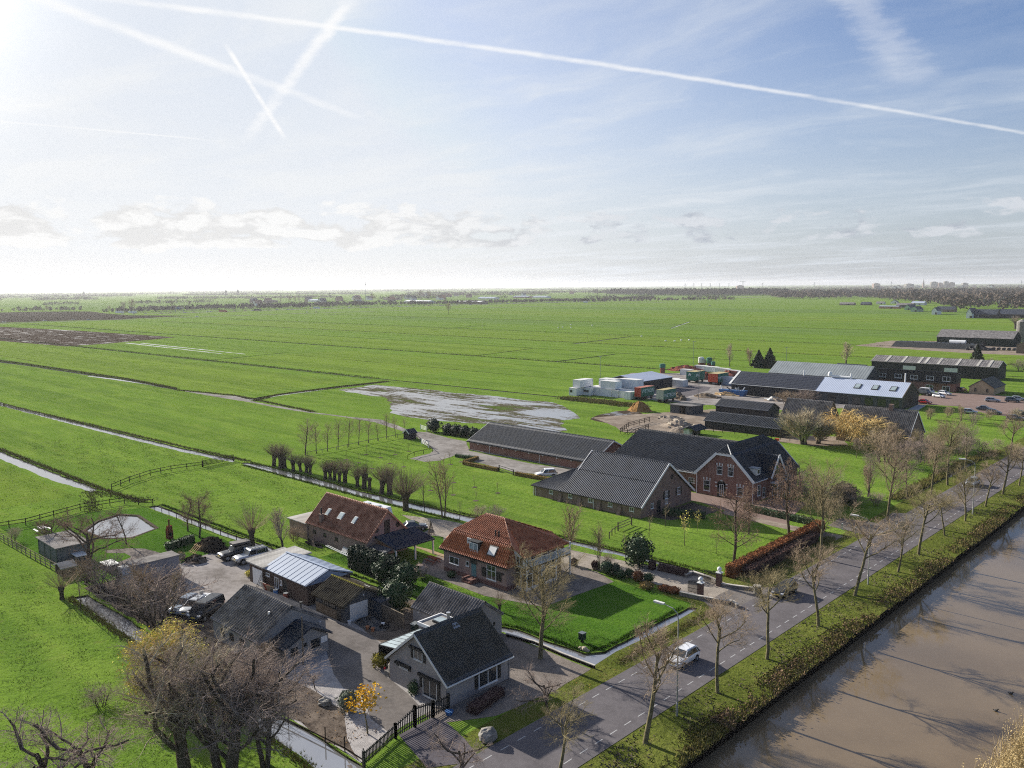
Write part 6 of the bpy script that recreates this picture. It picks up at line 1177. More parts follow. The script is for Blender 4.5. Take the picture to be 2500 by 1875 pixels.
for k in range(24): t0, t1 = k/24, (k+.9)/24; mb = MB(); mb.prism([(a[0]+(b[0]-a[0])*t0, a[1]+(b[1]-a[1])*t0, .05), (a[0]+(b[0]-a[0])*t1, a[1]+(b[1]-a[1])*t1, .05), (a[0]+(b[0]-a[0])*t1, a[1]+(b[1]-a[1])*t1, 1.7), (a[0]+(b[0]-a[0])*t0, a[1]+(b[1]-a[1])*t0, 1.7)], (.02, .04, 0)); mb.build('board', WOOD, h)
mb = MB(); mb.beam((*a, 1.74), (*b, 1.74), .1, .06); mb.build('rail', WLIGHT, h)
# black picket gate of the cottage
def pickets(label, a, b, z0, z1, name='picket_fence', cat='fence', bow=0.0, step=.2):
    h = thing(name, label, cat, a); L = math.hypot(b[0]-a[0], b[1]-a[1]); n = int(L/step); d = ((b[0]-a[0])/L, (b[1]-a[1])/L); rz = math.atan2(d[1], d[0])
    top = lambda t: z0+(z1-z0)*t+bow*math.sin(t*math.pi)
    for k in range(n+1): t = k/n; x, y = a[0]+(b[0]-a[0])*t, a[1]+(b[1]-a[1])*t; mb = MB(); mb.box((x, y, (top(t)+.12)/2), (.10, .035, top(t)-.12), rz); mb.build('picket', DARKW, h)
    for zf in (.25, .88):
        for k in range(6): t, u = k/6, (k+1)/6; mb = MB(); mb.beam((a[0]+(b[0]-a[0])*t, a[1]+(b[1]-a[1])*t, top(t)*zf), (a[0]+(b[0]-a[0])*u, a[1]+(b[1]-a[1])*u, top(u)*zf), .05, .1); mb.build('rail', DARKW, h)
    for p, t in ((a, 0), (b, 1)): mb = MB(); mb.bx(p[0]-.1, p[0]+.1, p[1]-.1, p[1]+.1, 0, top(t)+.12); mb.build('post', DARKW, h)
    return h
ga, gb, gc_, gd, ge = (-52.37, 37.17), (-53.9, 41.56), (-54.08, 43.84), (-54.13, 45.96), (-54.23, 47.9)
pickets('black picket fence left of the cottage gate', ga, gb, 1.25, 1.25); pickets('left leaf of the black cottage gate', gb, gc_, 1.25, 1.9, 'picket_gate', 'gate'); pickets('right leaf of the black cottage gate', gc_, gd, 1.9, 1.6, 'picket_gate', 'gate'); pickets('black picket fence between gate and cottage corner', gd, ge, 1.55, 1.4)

# ------------------------------------------------------------------ street lamps and small street furniture
POLEM = mat('lamp_pole', (.34, .345, .33), .5, .2, 1.5, metal=.4)
def lamp(base, hgt, rz, label):
    h = thing('street_lamp', label, 'street lamp', base, group='street lamps along the canal road'); x, y = base
    mb = MB(); mb.tube([(x, y, 0), (x, y, 1.2), (x, y, 1.25), (x, y, hgt-.9)], [.11, .11, .08, .055], 8); mb.build('pole', POLEM, h)
    d = (math.cos(rz), math.sin(rz)); mb = MB(); mb.tube([(x, y, hgt-.95), (x+d[0]*.12, y+d[1]*.12, hgt-.45), (x+d[0]*.55, y+d[1]*.55, hgt-.12), (x+d[0]*1.5, y+d[1]*1.5, hgt+.03)], [.055, .05, .045, .04], 7); mb.build('arm', POLEM, h)
    mb = MB(); c = (x+d[0]*2.0, y+d[1]*2.0, hgt+.06); mb.box(c, (1.05, .30, .13), rz); mb.box((c[0]+d[0]*.1, c[1]+d[1]*.1, c[2]-.09), (.7, .22, .07), rz); mb.build('lamp_head', OFFW, h); return h
lamp((-38.51, 60.95), 9.9, R(180), 'tall street lamp on the canal verge in front of the white hatchback')
lamp((-38.85, 105.58), 8.6, R(180), 'street lamp in the middle of the tree row'); lamp((-38.8, 150.07), 9.0, R(180), 'street lamp farthest up the road by the silver car')
for k, (p, lab) in enumerate((((-51.06, 127.15), 'white road post at the farm entrance left side'), ((-48.73, 126.46), 'white road post at the farm entrance right side'))):
    h = thing('road_post', lab, 'road post', p, group='white road posts'); box_part(h, 'post', OFFW, p[0]-.09, p[0]+.09, p[1]-.09, p[1]+.09, 0, 1.0); box_part(h, 'band', TRIM, p[0]-.095, p[0]+.095, p[1]-.095, p[1]+.095, .7, .82)
p = (-53.55, 47.37); h = thing('blue_tub', 'small blue tub beside the black gate', 'tub', p); mb = MB(); mb.cyl((p[0], p[1], 0), .3, .3, 10, .38); mb.build('body', BLUE, h); mb = MB(); mb.cyl((p[0], p[1], .3), .4, .04, 10); mb.build('rim', BLUE, h)
# red and white garden toys on the meadow behind the farmhouse
p = (-92.76, 189.73); h = thing('toy_tractor', 'small orange toy on the meadow behind the farmhouse', 'toy', p); box_part(h, 'body', MATS['trailer_orange'], p[0]-.5, p[0]+.4, p[1]-.3, p[1]+.3, .25, .8); mb = MB(); mb.cyl((p[0]-.3, p[1]-.4, .3), .3, .8, 10, axis='Y'); mb.build('wheel', TYRE, h)

# ------------------------------------------------------------------ vegetation
BARK = mat('bark_grey_green', (.125, .11, .07), .95, .4, 3, (.22, .195, .11)); BARKD = mat('bark_dark', (.085, .07, .055), .95, .35, 3)
TWIG = mat('twig_brown', (.33, .255, .18), .9, .25, .5); TWIGP = mat('twig_purple_brown', (.30, .24, .205), .9, .25, .5); TWIGG = mat('twig_greenish', (.32, .27, .15), .9, .3, .5, (.35, .29, .17))
TWIGY = mat('twig_golden', (.62, .46, .20), .9, .3, .6); TWIGB = mat('twig_pollard', (.21, .165, .125), .9, .3, .6); TWIGW = mat('twig_willow', (.42, .36, .25), .9, .25, .6); ALDER = mat('twig_alder', (.25, .17, .125), .9, .3, .6)
LEAFY = mat('yellow_leaves', (.60, .54, .13), .8, .3, 1.5); LEAFG = mat('evergreen_leaves', (.025, .056, .020), .6, .5, 1.6, (.06, .11, .04), spec=.25); LEAFD = mat('conifer_leaves', (.012, .030, .014), .7, .45, 1.2, (.028, .055, .022))
BEECH = mat('copper_beech_leaves', (.20, .085, .042), .85, .4, 1.4, (.33, .15, .075)); HEDGEB = mat('brown_hedge', (.21, .14, .055), .9, .35, 1.5, (.28, .20, .08)); HEDGEP = mat('purple_twig_hedge', (.085, .055, .05), .95, .35, 1.5); BRAMBLE = mat('bramble_leaves', (.075, .095, .022), .9, .5, .5, (.19, .15, .065)); REEDM = mat('dry_reed', (.46, .36, .19), .9, .3, 1.5)
def grow(rs, chains, p, d, L, r, lvl, spec):
    """one branch as a wobbly chain; spec[lvl] = (segments, wobble, upward pull, children, start, angle, child length, child radius)"""
    seg, wob_, up, nch, st, ang, lr, rr = spec[lvl]; pts = [p]; rad = [r]; d = d/np.linalg.norm(d); r1 = r*(.5 if lvl < len(spec)-1 else .3)
    dirs = [d]
    for i in range(seg):
        d = d + rs.normal(0, wob_, 3) + np.array([0, 0, up]); d = d/np.linalg.norm(d); pts.append(pts[-1]+d*L/seg); rad.append(r+(r1-r)*(i+1)/seg); dirs.append(d)
    chains.append((np.array(pts), np.array(rad), lvl))
    if lvl+1 >= len(spec): return
    ph = rs.uniform(0, 6.28)
    for k in range(nch):
        t = st+(1-st)*(k+rs.uniform(.2, .8))/nch; i = min(seg-1, int(t*seg)); f = t*seg-i; q = pts[i]+(pts[i+1]-pts[i])*f; dd = dirs[min(i+1, seg)]
        ph += 2.4+rs.uniform(-.4, .4); a = np.cross(dd, [.3, .2, 1.0]); a = a/(np.linalg.norm(a)+1e-9); b = np.cross(dd, a)
        s = math.sin(ang*rs.uniform(.75, 1.25)); c = math.sqrt(max(0, 1-s*s)); nd = dd*c+(a*math.cos(ph)+b*math.sin(ph))*s
        grow(rs, chains, q, nd, L*lr*rs.uniform(.7, 1.2)*(1.15-.45*t), max(.0075, min(rad[i]*.85, r*rr)), lvl+1, spec)
def tubes(chains, sides):
    Vs, Fs, o = [], [], 0
    groups = {}
    for pts, rad, lvl in chains: groups.setdefault((len(pts), sides[lvl]), []).append((pts, rad))
    for (k, n), g in groups.items():
        P = np.array([x[0] for x in g]); Rd = np.array([x[1] for x in g]); m = len(g)
        D = np.empty_like(P); D[:, 1:-1] = P[:, 2:]-P[:, :-2]; D[:, 0] = P[:, 1]-P[:, 0]; D[:, -1] = P[:, -1]-P[:, -2]
        D /= np.linalg.norm(D, axis=2, keepdims=True)+1e-9; ref = np.where(np.abs(D[..., 2:3]) < .9, np.array([0, 0, 1.0]), np.array([1.0, 0, 0]))
        X = np.cross(D, ref); X /= np.linalg.norm(X, axis=2, keepdims=True)+1e-9; Y = np.cross(X, D)
        a = 2*np.pi*np.arange(n)/n; V = P[:, :, None]+Rd[:, :, None, None]*(X[:, :, None]*np.cos(a)[None, None, :, None]+Y[:, :, None]*np.sin(a)[None, None, :, None])
        idx = (np.arange(m*k*n).reshape(m, k, n))+o; nx = np.roll(idx, -1, axis=2)
        Fs.append(np.stack([idx[:, :-1], nx[:, :-1], nx[:, 1:], idx[:, 1:]], -1).reshape(-1, 4)); Vs.append(V.reshape(-1, 3)); o += m*k*n
    return np.concatenate(Vs), np.concatenate(Fs)
def leaf_cloud(rs, C, size, flat=.0):
    """small square leaves with random orientation at the given centres"""
    n = len(C); a = rs.normal(size=(n, 3)); a /= np.linalg.norm(a, axis=1, keepdims=True); b = np.cross(a, rs.normal(size=(n, 3))); b /= np.linalg.norm(b, axis=1, keepdims=True)+1e-9
    s = size*rs.uniform(.6, 1.4, (n, 1)); V = np.stack([C-a*s-b*s*.6, C+a*s-b*s*.6, C+a*s+b*s*.6, C-a*s+b*s*.6], 1).reshape(-1, 3); return V, np.arange(4*n).reshape(n, 4)
TREES = {}
def make_tree(key, spec, H, r, split, trunk_m, crown_m, seed, lean=(0, 0), leaves=None, stems=1, sides=(8, 6, 4, 3, 3)):
    """prototype: Empty with a trunk mesh (levels below split) and a crown mesh; unit is metres, height about H"""
    rs = np.random.default_rng(seed); ch = []
    for s in range(stems):
        a = 6.28*s/max(1, stems); off = np.array([math.cos(a), math.sin(a), 0])*(.25 if stems > 1 else 0)
        grow(rs, ch, off, np.array([lean[0]+off[0]*.5, lean[1]+off[1]*.5, 1.0]), H*spec[0][8], r, 0, [t[:8] for t in spec])
    zmax = max(c[0][:, 2].max() for c in ch); k = H/zmax; ch = [(c[0]*k, c[1], c[2]) for c in ch]
    lo = [c for c in ch if c[2] < split]; hi = [c for c in ch if c[2] >= split]
    t = thing('bare_tree', 'x', 'tree'); V, F = tubes(lo, sides); link_mesh('trunk', np_mesh('trunk', V, F), trunk_m, t, smooth=True)
    V, F = tubes(hi, sides); link_mesh('crown', np_mesh('crown', V, F), crown_m, t)
    if leaves:
        m, n, size, nm = leaves; tips = np.array([c[0][-1] for c in hi] + [c[0][len(c[0])//2] for c in hi]); C = tips[rs.integers(0, len(tips), n)]+rs.normal(0, .22, (n, 3)); V, F = leaf_cloud(rs, C, size); link_mesh(nm, np_mesh(nm, V, F), m, t)
    TREES[key] = (t, H)
# (segments, wobble, up, children, start, angle, child length, child radius[, trunk share])
LIND = [(6, .05, .02, 6, .55, .75, .62, .42, .62), (5, .12, .10, 6, .2, .7, .55, .38), (4, .14, .08, 9, .15, .75, .6, .32), (3, .16, .06, 8, .05, .7, .6, .45), (2, .16, .04, 0, 0, 0, 0, 0)]
for i in range(5): make_tree(f'bank{i}', LIND, 9, .145, 2, BARK, (TWIG, TWIGG)[i % 2], 20+i, (.06*(i-2), .05))
TALL = [(9, .035, .02, 13, .32, .62, .50, .33, .95), (5, .10, .07, 7, .15, .65, .50, .38), (4, .12, .05, 9, .12, .7, .55, .33), (3, .15, .03, 8, .05, .7, .6, .45), (2, .15, 0, 0, 0, 0, 0, 0)]
for i in range(3): make_tree(f'tall{i}', TALL, 15, .21, 2, BARK, (TWIG, TWIGG, TWIGP)[i], 40+i, (.03*(i-1), .02))
ALD = [(8, .05, .02, 14, .22, .95, .42, .30, .95), (5, .10, .04, 7, .15, .75, .50, .36), (3, .14, .03, 7, .12, .8, .5, .4), (2, .2, .0, 6, .1, .8, .5, .7), (2, .2, 0, 0, 0, 0, 0, 0)]
for i in range(3): make_tree(f'alder{i}', ALD, 11, .20, 2, BARKD, ALDER, 60+i, (.05*(i-1), 0), (ALDER, 1500, .045, 'catkins'))
SPREAD = [(5, .08, .02, 7, .35, 1.0, .85, .5, .62), (6, .16, .05, 7, .2, .75, .52, .36), (4, .16, .03, 8, .15, .8, .5, .33), (3, .2, .02, 7, .05, .8, .6, .45), (2, .2, 0, 0, 0, 0, 0, 0)]
make_tree('spread0', SPREAD, 8, .2, 2, BARKD, ALDER, 70, (.15, .05), (ALDER, 1300, .04, 'catkins')); make_tree('spread1', SPREAD, 8, .2, 2, BARKD, TWIGP, 71, (-.1, .1))
YOUNG = [(5, .04, .02, 9, .4, .7, .36, .4, .95), (3, .14, .05, 6, .2, .8, .5, .5), (2, .2, .02, 0, 0, 0, 0, 0)]
for i in range(3): make_tree(f'young{i}', YOUNG, 4, .05, 1, BARKD, TWIG, 80+i, (.04*(i-1), 0))
make_tree('youngy', YOUNG, 5, .05, 1, BARK, TWIG, 84, (.02, 0), (LEAFY, 110, .07, 'last_leaves')); make_tree('orange', YOUNG, 5, .05, 1, BARK, TWIG, 86, (.1, 0), (mat('orange_leaves', (.62, .36, .03), .8, .3, 1.5), 420, .08, 'last_leaves'))
ROW = [(8, .03, .02, 16, .25, .75, .38, .32, .97), (4, .12, .06, 7, .15, .7, .5, .5), (3, .16, .03, 5, .1, .8, .5, .5), (2, .2, 0, 0, 0, 0, 0, 0)]
for i in range(3): make_tree(f'row{i}', ROW, 8, .11, 1, BARKD, TWIG, 90+i, (.02*(i-1), 0))
MULTI = [(8, .05, .01, 12, .3, .5, .40, .4, .95), (4, .10, .06, 7, .15, .6, .5, .5), (3, .14, .04, 5, .1, .7, .5, .5), (2, .2, .02, 0, 0, 0, 0, 0)]
make_tree('multi', MULTI, 11, .14, 1, BARK, TWIGG, 100, stems=2); make_tree('multi3', MULTI, 9, .10, 1, BARKD, TWIGP, 101, stems=4)
BIGF = [(7, .07, .01, 8, .30, .75, .75, .5, .70), (7, .13, .05, 7, .2, .7, .52, .30), (5, .14, .05, 8, .12, .7, .58, .28), (4, .18, .04, 7, .05, .7, .65, .42), (3, .2, .02, 0, 0, 0, 0, 0)]
make_tree('big', BIGF, 13, .42, 2, BARKD, TWIGW, 110, (-.1, 0)); make_tree('big2', BIGF, 10, .22, 2, BARKD, TWIGP, 111, (.15, 0), stems=3)
BUSH = [(3, .15, .03, 6, .1, .7, .7, .5, .5), (3, .16, .05, 6, .1, .7, .6, .5), (3, .18, .04, 4, .1, .7, .55, .5), (2, .2, .03, 0, 0, 0, 0, 0)]
for i, m in enumerate((TWIGP, TWIGW, TWIG, TWIGG)): make_tree(f'bush{i}', BUSH, 3, .035, 1, BARKD, m, 120+i, stems=7)
GOLD = [(4, .1, .02, 14, .3, 1.0, 1.1, .45, .5), (6, .14, -.02, 20, .15, .7, .6, .25), (6, .10, -.14, 12, .1, .6, .6, .6), (4, .1, -.22, 0, 0, 0, 0, 0)]
make_tree('golden', GOLD, 9, .45, 1, BARKD, TWIGY, 130); make_tree('yellowleaf', GOLD, 7, .3, 1, BARKD, TWIGY, 131, leaves=(LEAFY, 8500, .075, 'yellow_leaves'))
WISP = [(6, .06, .03, 14, .15, .45, .6, .35, .8), (5, .08, .10, 10, .1, .4, .5, .5), (3, .1, .06, 5, .1, .5, .5, .6), (2, .15, .04, 0, 0, 0, 0, 0)]
make_tree('wispy', WISP, 9, .22, 1, BARKD, TWIGW, 135); make_tree('wispy2', WISP, 8, .18, 1, BARKD, TWIG, 136)
def make_pollard(key, H, tr, th, nsh, sl, mt, seed, upw=.9, lean=(0, 0)):
    rs = np.random.default_rng(seed); t = thing('pollard_willow', 'x', 'tree'); mb = MB(); lx, ly = lean
    mb.tube([(0, 0, -.1), (lx*.3, ly*.3, th*.3), (lx*.7, ly*.7, th*.7), (lx, ly, th*.92), (lx, ly, th*1.06)], [tr*1.25, tr, tr*1.0, tr*1.45, tr*.9], 9); mb.ball((lx, ly, th*.98), tr*1.5, 9, 6, .7, .2); mb.build('trunk', BARKD, t)
    ch = []
    for i in range(nsh):
        a = rs.uniform(0, 6.28); s = rs.uniform(.05, 1.0)**.7; d = np.array([math.cos(a)*s, math.sin(a)*s, upw*(1.15-s*.55)]); L = sl*rs.uniform(.6, 1.1); p = np.array([lx+math.cos(a)*s*tr, ly+math.sin(a)*s*tr, th])
        grow(rs, ch, p, d, L, .017, 0, [(4, .06, .05, 2, .25, .35, .55, .6), (3, .08, .03, 0, 0, 0, 0, 0)])
    V, F = tubes(ch, (3, 3)); link_mesh('crown', np_mesh('crown', V, F), mt, t); TREES[key] = (t, th+sl*.95)
for i in range(4): make_pollard(f'pol{i}', 4, .36+.04*i, 2.0+.25*i, 150, 2.4, TWIGB, 140+i, lean=(.15*(i-1.5), .1))
make_pollard('polbig', 7, .42, 2.2, 260, 4.2, TWIGB, 150, .85); make_tree('fan', [(3, .1, .05, 10, .1, .7, 1.4, .5, .3), (5, .08, .08, 9, .1, .4, .6, .35), (4, .1, .06, 6, .1, .45, .55, .6), (3, .12, .04, 0, 0, 0, 0, 0)], 7, .28, 1, BARKD, TWIGW, 153, stems=4); make_pollard('polthin', 5, .28, 1.6, 90, 3.0, TWIG, 151, .9); make_pollard('polbare', 3, .32, 2.2, 14, .5, TWIG, 152)
ORD = 'first second third fourth fifth sixth seventh eighth ninth tenth eleventh twelfth thirteenth fourteenth fifteenth sixteenth seventeenth eighteenth nineteenth twentieth'.split()
def tree(key, xyh, label, name='bare_tree', rz=None, group=None, wide=1.0, cat='tree'):
    src, H = TREES[key]; s = xyh[2]/H; c = place(src, (xyh[0], xyh[1], -.03), random.uniform(0, 6.28) if rz is None else rz, label, group, (s*wide, s*wide, s)); c.name = name; c['category'] = cat; return c
# canal bank row, from the bottom of the photo up the road
BANKG = 'bare trees on the canal bank'
bank = [((-40.81, 47.71, 6.6), 'bank1', 1.1), ((-38.02, 55.37, 11.65), 'bank0', 1.0), ((-38.05, 67.18, 9.43), 'bank2', 1.0), ((-38.07, 76.98, 9.79), 'bank3', 1.0), ((-37.85, 88.66, 9.7), 'bank2', .95), ((-38.51, 100.52, 11.19), 'bank4', 1.0), ((-37.71, 112.91, 8.7), 'bank1', .95), ((-38.22, 122.47, 10.78), 'bank3', 1.0), ((-38.41, 134.45, 7.28), 'bank4', 1.0),
        ((-38.53, 145.07, 9.45), 'tall1', 1.0), ((-38.69, 156.97, 8.37), 'bank0', 1.0), ((-38.76, 168.19, 10.15), 'bank2', 1.05), ((-38.31, 177.71, 7.98), 'bank1', 1.0), ((-38.63, 186.43, 7.02), 'bank4', 1.0), ((-38.36, 198.49, 7.04), 'bank3', 1.0)]
for k, (p, key, w) in enumerate(bank): tree(key, p, f'{ORD[k]} bare tree on the canal bank counting up from the bottom of the photo', group=BANKG, wide=w*1.22)
# trees between road and gardens
LEFTG = 'bare trees along the garden side of the road'
left = [((-47.56, 111.28, 14.74), 'tall1', 1.0), ((-47.93, 137.34, 13.68), 'tall0', 1.2), ((-50.5, 154.08, 11.56), 'tall2', 1.0), ((-48.26, 159.69, 11.07), 'tall0', 1.1), ((-48.3, 169.15, 14.08), 'tall1', 1.1), ((-49.29, 183.72, 10.7), 'tall2', 1.1), ((-46.15, 204.72, 10.96), 'bank0', 1.2)]
for k, (p, key, w) in enumerate(left): tree(key, p, f'{ORD[k]} tall tree on the garden side of the road counting from the villa gate', group=LEFTG, wide=w)
tree('tall2', (-56.21, 151.78, 8.57), 'thick dark ivy covered trunk at the farm entrance', wide=.8)
tree('tall1', (-55.17, 61.41, 12.14), 'many stemmed bare tree standing between cottage and villa lawn', wide=1.5)
tree('spread1', (-46.97, 53.34, 5.09), 'pinkish bare ornamental tree beside the cottage gravel', wide=1.1); tree('spread1', (-44.3, 40.76, 5.63), 'low pinkish bare tree at the bottom edge beside the cottage gate', wide=1.25)
tree('bank3', (-45.44, 81.78, 2.71), 'small bare shrub tree between villa entrance and road', wide=.9)
tree('alder0', (-55.41, 101.45, 11.87), 'dark alder on the lawn before the farmhouse door'); tree('alder1', (-55.86, 119, 12.15), 'alder beside the copper hedge in front of the farmhouse wing'); tree('alder2', (-60.54, 115.22, 6.49), 'small brownish tree behind the lawn alder', wide=1.2)
for k, (p, key, w) in enumerate((((-64.7, 142.57, 6.4), 'alder2', 1.5), ((-60.29, 138.07, 6.82), 'bush0', 1.3), ((-67.8, 139.79, 5.93), 'alder0', 1.1), ((-57.17, 140.88, 4.77), 'bush2', 1.3), ((-55.37, 142.5, 3.18), 'bush0', 1.4), ((-55.41, 131.52, 4.3), 'bush2', 1.2), ((-55.97, 150.4, 6.37), 'wispy2', 1.0), ((-52.58, 145, 2.73), 'bush0', 1.2))):
    tree(key, p, f'{ORD[k]} brown shrub in the thicket between farmhouse wing and road', 'shrub', wide=w, group='brown shrubs beside the farmhouse', cat='shrub')
# villa drive trees
for p, key, lab in (((-71.86, 86.12, 9.57), 'multi', 'slim tall bare tree at the gravel drive before the villa balcony'), ((-75.49, 90.92, 3.66), 'young1', 'short bare tree leaning over the ditch by the villa drive'), ((-67.42, 86.92, 6.63), 'multi', 'second slim tree on the drive, between round bushes'), ((-66.14, 91.33, 4.66), 'young2', 'thin sapling left of the round holly tree'), ((-70.68, 103.35, 3.92), 'young0', 'young staked tree behind the grey gate'), ((-72.22, 110.05, 4.16), 'young1', 'young pale tree at the corner of the front barn'), ((-64.73, 103.82, 5.5), 'youngy', 'young tree with a few yellow leaves on the lawn'), ((-67.23, 111.5, 3.51), 'youngy', 'second young tree keeping yellow leaves near the garden bed'), ((-59.35, 103.59, 2.18), 'young2', 'small staked sapling beside the lawn alder'), ((-67.81, 89.44, 1.83), 'bush0', 'reddish shrub among the round bushes of the drive')):
    tree(key, p, lab, 'young_tree')
# pollards along the meadow ditch
POLG = 'pollard willows along the meadow ditch'
pol = [((-160.08, 92.56, 4.89), 0), ((-156.97, 92.36, 5.3), 1), ((-156.5, 93.13, 4.14), 2), ((-152.32, 92.62, 3.79), 3), ((-150.83, 93.45, 3.46), 0), ((-149.09, 93.68, 3.93), 1), ((-147.24, 93.39, 3.41), 2), ((-140.97, 92.88, 3.82), 3), ((-139.95, 93.33, 3.63), 1), ((-138.95, 93.62, 4.11), 0), ((-136.89, 93.37, 3.27), 2), ((-135.51, 93.72, 4.7), 1), ((-130.99, 93.44, 4.11), 0), ((-128.68, 93.27, 4.71), 3), ((-127.02, 93.39, 2.69), 9), ((-122.95, 93.02, 5.2), 0), ((-121.47, 93.82, 5.65), 1)]
for k, (p, i) in enumerate(pol): tree('polbare' if i == 9 else f'pol{i}', p, f'{ORD[k]} pollard willow along the meadow ditch counting from the field fence', 'pollard_willow', group=POLG, wide=1.0)
tree('polbig', (-110.54, 88.71, 7.35), 'largest pollard willow at the near end of the ditch row', 'pollard_willow'); tree('multi', (-102.37, 90.05, 10.93), 'tall double stemmed bare tree on the ditch behind the villa', wide=1.0); tree('young2', (-107.3, 90.16, 6.02), 'thin young tree between big pollard and double stemmed tree', 'young_tree'); tree('bush1', (-98.13, 93.87, 2.42), 'brown shrub behind the red villa roof', 'shrub', wide=1.4); tree('bush0', (-95.35, 95.33, 2.62), 'second brown shrub behind the villa ridge', 'shrub', wide=1.2); tree('young0', (-98.77, 90.38, 3.64), 'slim sapling left of the villa hip', 'young_tree')
rowt = [(-165.31, 103.78, 8.79), (-164.96, 106.49, 7.9), (-165.27, 109.69, 7.18), (-165.52, 112.83, 7.7), (-166.02, 116.26, 7.87), (-166.55, 119.56, 7.11), (-166.9, 122.65, 6.39), (-167.26, 125.82, 5), (-167.73, 128.98, 7.04), (-167.79, 131.84, 5.88), (-174.54, 140.4, 3.51)]
for k, p in enumerate(rowt): tree(f'row{k % 3}', p, f'{ORD[k]} bare tree in the orchard row counting from the pollards', group='straight row of bare trees along the orchard fence', wide=1.5 if k == 0 else 1.0)
sap = [(-155.49, 113.63, 2.62), (-154.09, 107.11, 2.11), (-149.11, 106.9, 2.07), (-142.14, 105.17, 1.59), (-150.04, 113.54, 1.54), (-143.38, 110.89, 1.23), (-150.43, 118.08, 1.87), (-138.49, 110.82, 1.21), (-150.99, 122.46, 2.24), (-118.28, 100.93, 1.74), (-132.73, 119.07, 3.12), (-112.52, 101.44, 2.55), (-119.68, 108.13, 2.58), (-113.94, 108.25, 2.52), (-106.34, 101.3, 2.25), (-107.41, 107.98, 2.33), (-133.03, 122.39, 1.73)]
for k, p in enumerate(sap):
    tree(f'young{k % 3}', p, f'{ORD[k]} small fruit sapling on the orchard grass counting from its far row', 'sapling', group='fruit saplings in the orchard')
    o = MB(); o.cyl((p[0], p[1], -.02), .55, .05, 10, .5); tag(o.build('planting_soil', LITTER), f'bare soil ring under the {ORD[k]} orchard sapling', 'soil ring', 'soil rings under the orchard saplings')
# left garden
for p, key, lab, w in (((-109.78, 33.64, 4.02), 'polthin', 'dark pollard at the fence corner of the front ditch', 1.0), ((-114.5, 38.4, 9.03), 'spread0', 'wide dark crowned tree over the grey green garden shed', 1.3), ((-133.53, 40.59, 5.11), 'spread0', 'dark spreading tree behind the garden shed', 1.2), ((-126.93, 48.29, 6.05), 'alder2', 'bare tree standing before the white pond', 1.0), ((-121.86, 57.31, 7.81), 'alder0', 'bushy dark alder on the yard ditch behind the garden stove', 1.15), ((-126.58, 57.69, 6.67), 'alder1', 'alder left of the bushy one at the yard ditch', 1.1), ((-112.81, 61.11, 5.94), 'polthin', 'thin shooted pollard beside the silver off-roader', 1.0), ((-107.56, 63.09, 6.13), 'wispy', 'straw coloured shrub behind the workshop garage', 1.2), ((-103.78, 33.77, 4.73), 'young1', 'slender sapling at the left bank of the front ditch', 1.0),
                       ((-97.97, 38.56, 6.44), 'wispy2', 'dark twiggy tree behind the fence in front of the storage box', 1.4), ((-93.78, 38.74, 7.03), 'bush0', 'dark red twigged bush left of the parked cars', 1.5), ((-108.36, 38.87, 4.72), 'bush0', 'purple brown bush below the storage box', 1.6), ((-94.9, 40.84, 5.33), 'wispy', 'upright twiggy shrub in front of the blue grey estate', .8), ((-113.2, 38.26, 4.15), 'bush2', 'brown thicket behind the ditch fence', 1.5), ((-102.44, 38.92, 3.9), 'bush0', 'low dark thicket on the leaf litter', 1.7), ((-141.18, 37.12, 2.51), 'bush1', 'small brown bush at the left paddock fence', 1.1), ((-109.2, 66.29, 2.81), 'bush2', 'bare shrub at the west end of the barn', 1.3)):
    tree(key, p, lab, wide=w)
# bottom left foreground
tree('big', (-60.97, 26.61, 12.76), 'large dark bare tree filling the bottom left corner', wide=1.3, rz=1.2); tree('big2', (-57.72, 28.25, 12.03), 'many stemmed twiggy tree right of the large bottom left tree', wide=1.5); tree('big2', (-58.22, 31.85, 9.17), 'twiggy shrub tree in front of the pebble garden', wide=1.1, rz=2.2); tree('spread1', (-63.92, 21.12, 7.42), 'bare fruit tree at the bottom edge left of the large tree', wide=1.7); tree('spread1', (-65.11, 18.69, 7.21), 'second bare fruit tree near the bottom left corner', wide=1.8, rz=2.0); tree('yellowleaf', (-75.64, 31.13, 7.08), 'willow with yellow leaves behind the large bottom left tree', 'willow', wide=1.05); tree('bush0', (-78.32, 26.64, 1.98), 'low purple brush at the ditch end near the left field', 'shrub', wide=1.8)
tree('bush2', (-74.38, 41.12, 3.13), 'dry shrub before the grey outbuilding wall', 'shrub', wide=1.3); tree('spread1', (-66.5, 41.85, 2.45), 'small gnarled apple tree on the pebble garden', wide=1.0); tree('orange', (-56.23, 40.39, 4.54), 'small tree with orange yellow leaves behind the cottage gate', 'young_tree', wide=1.6)
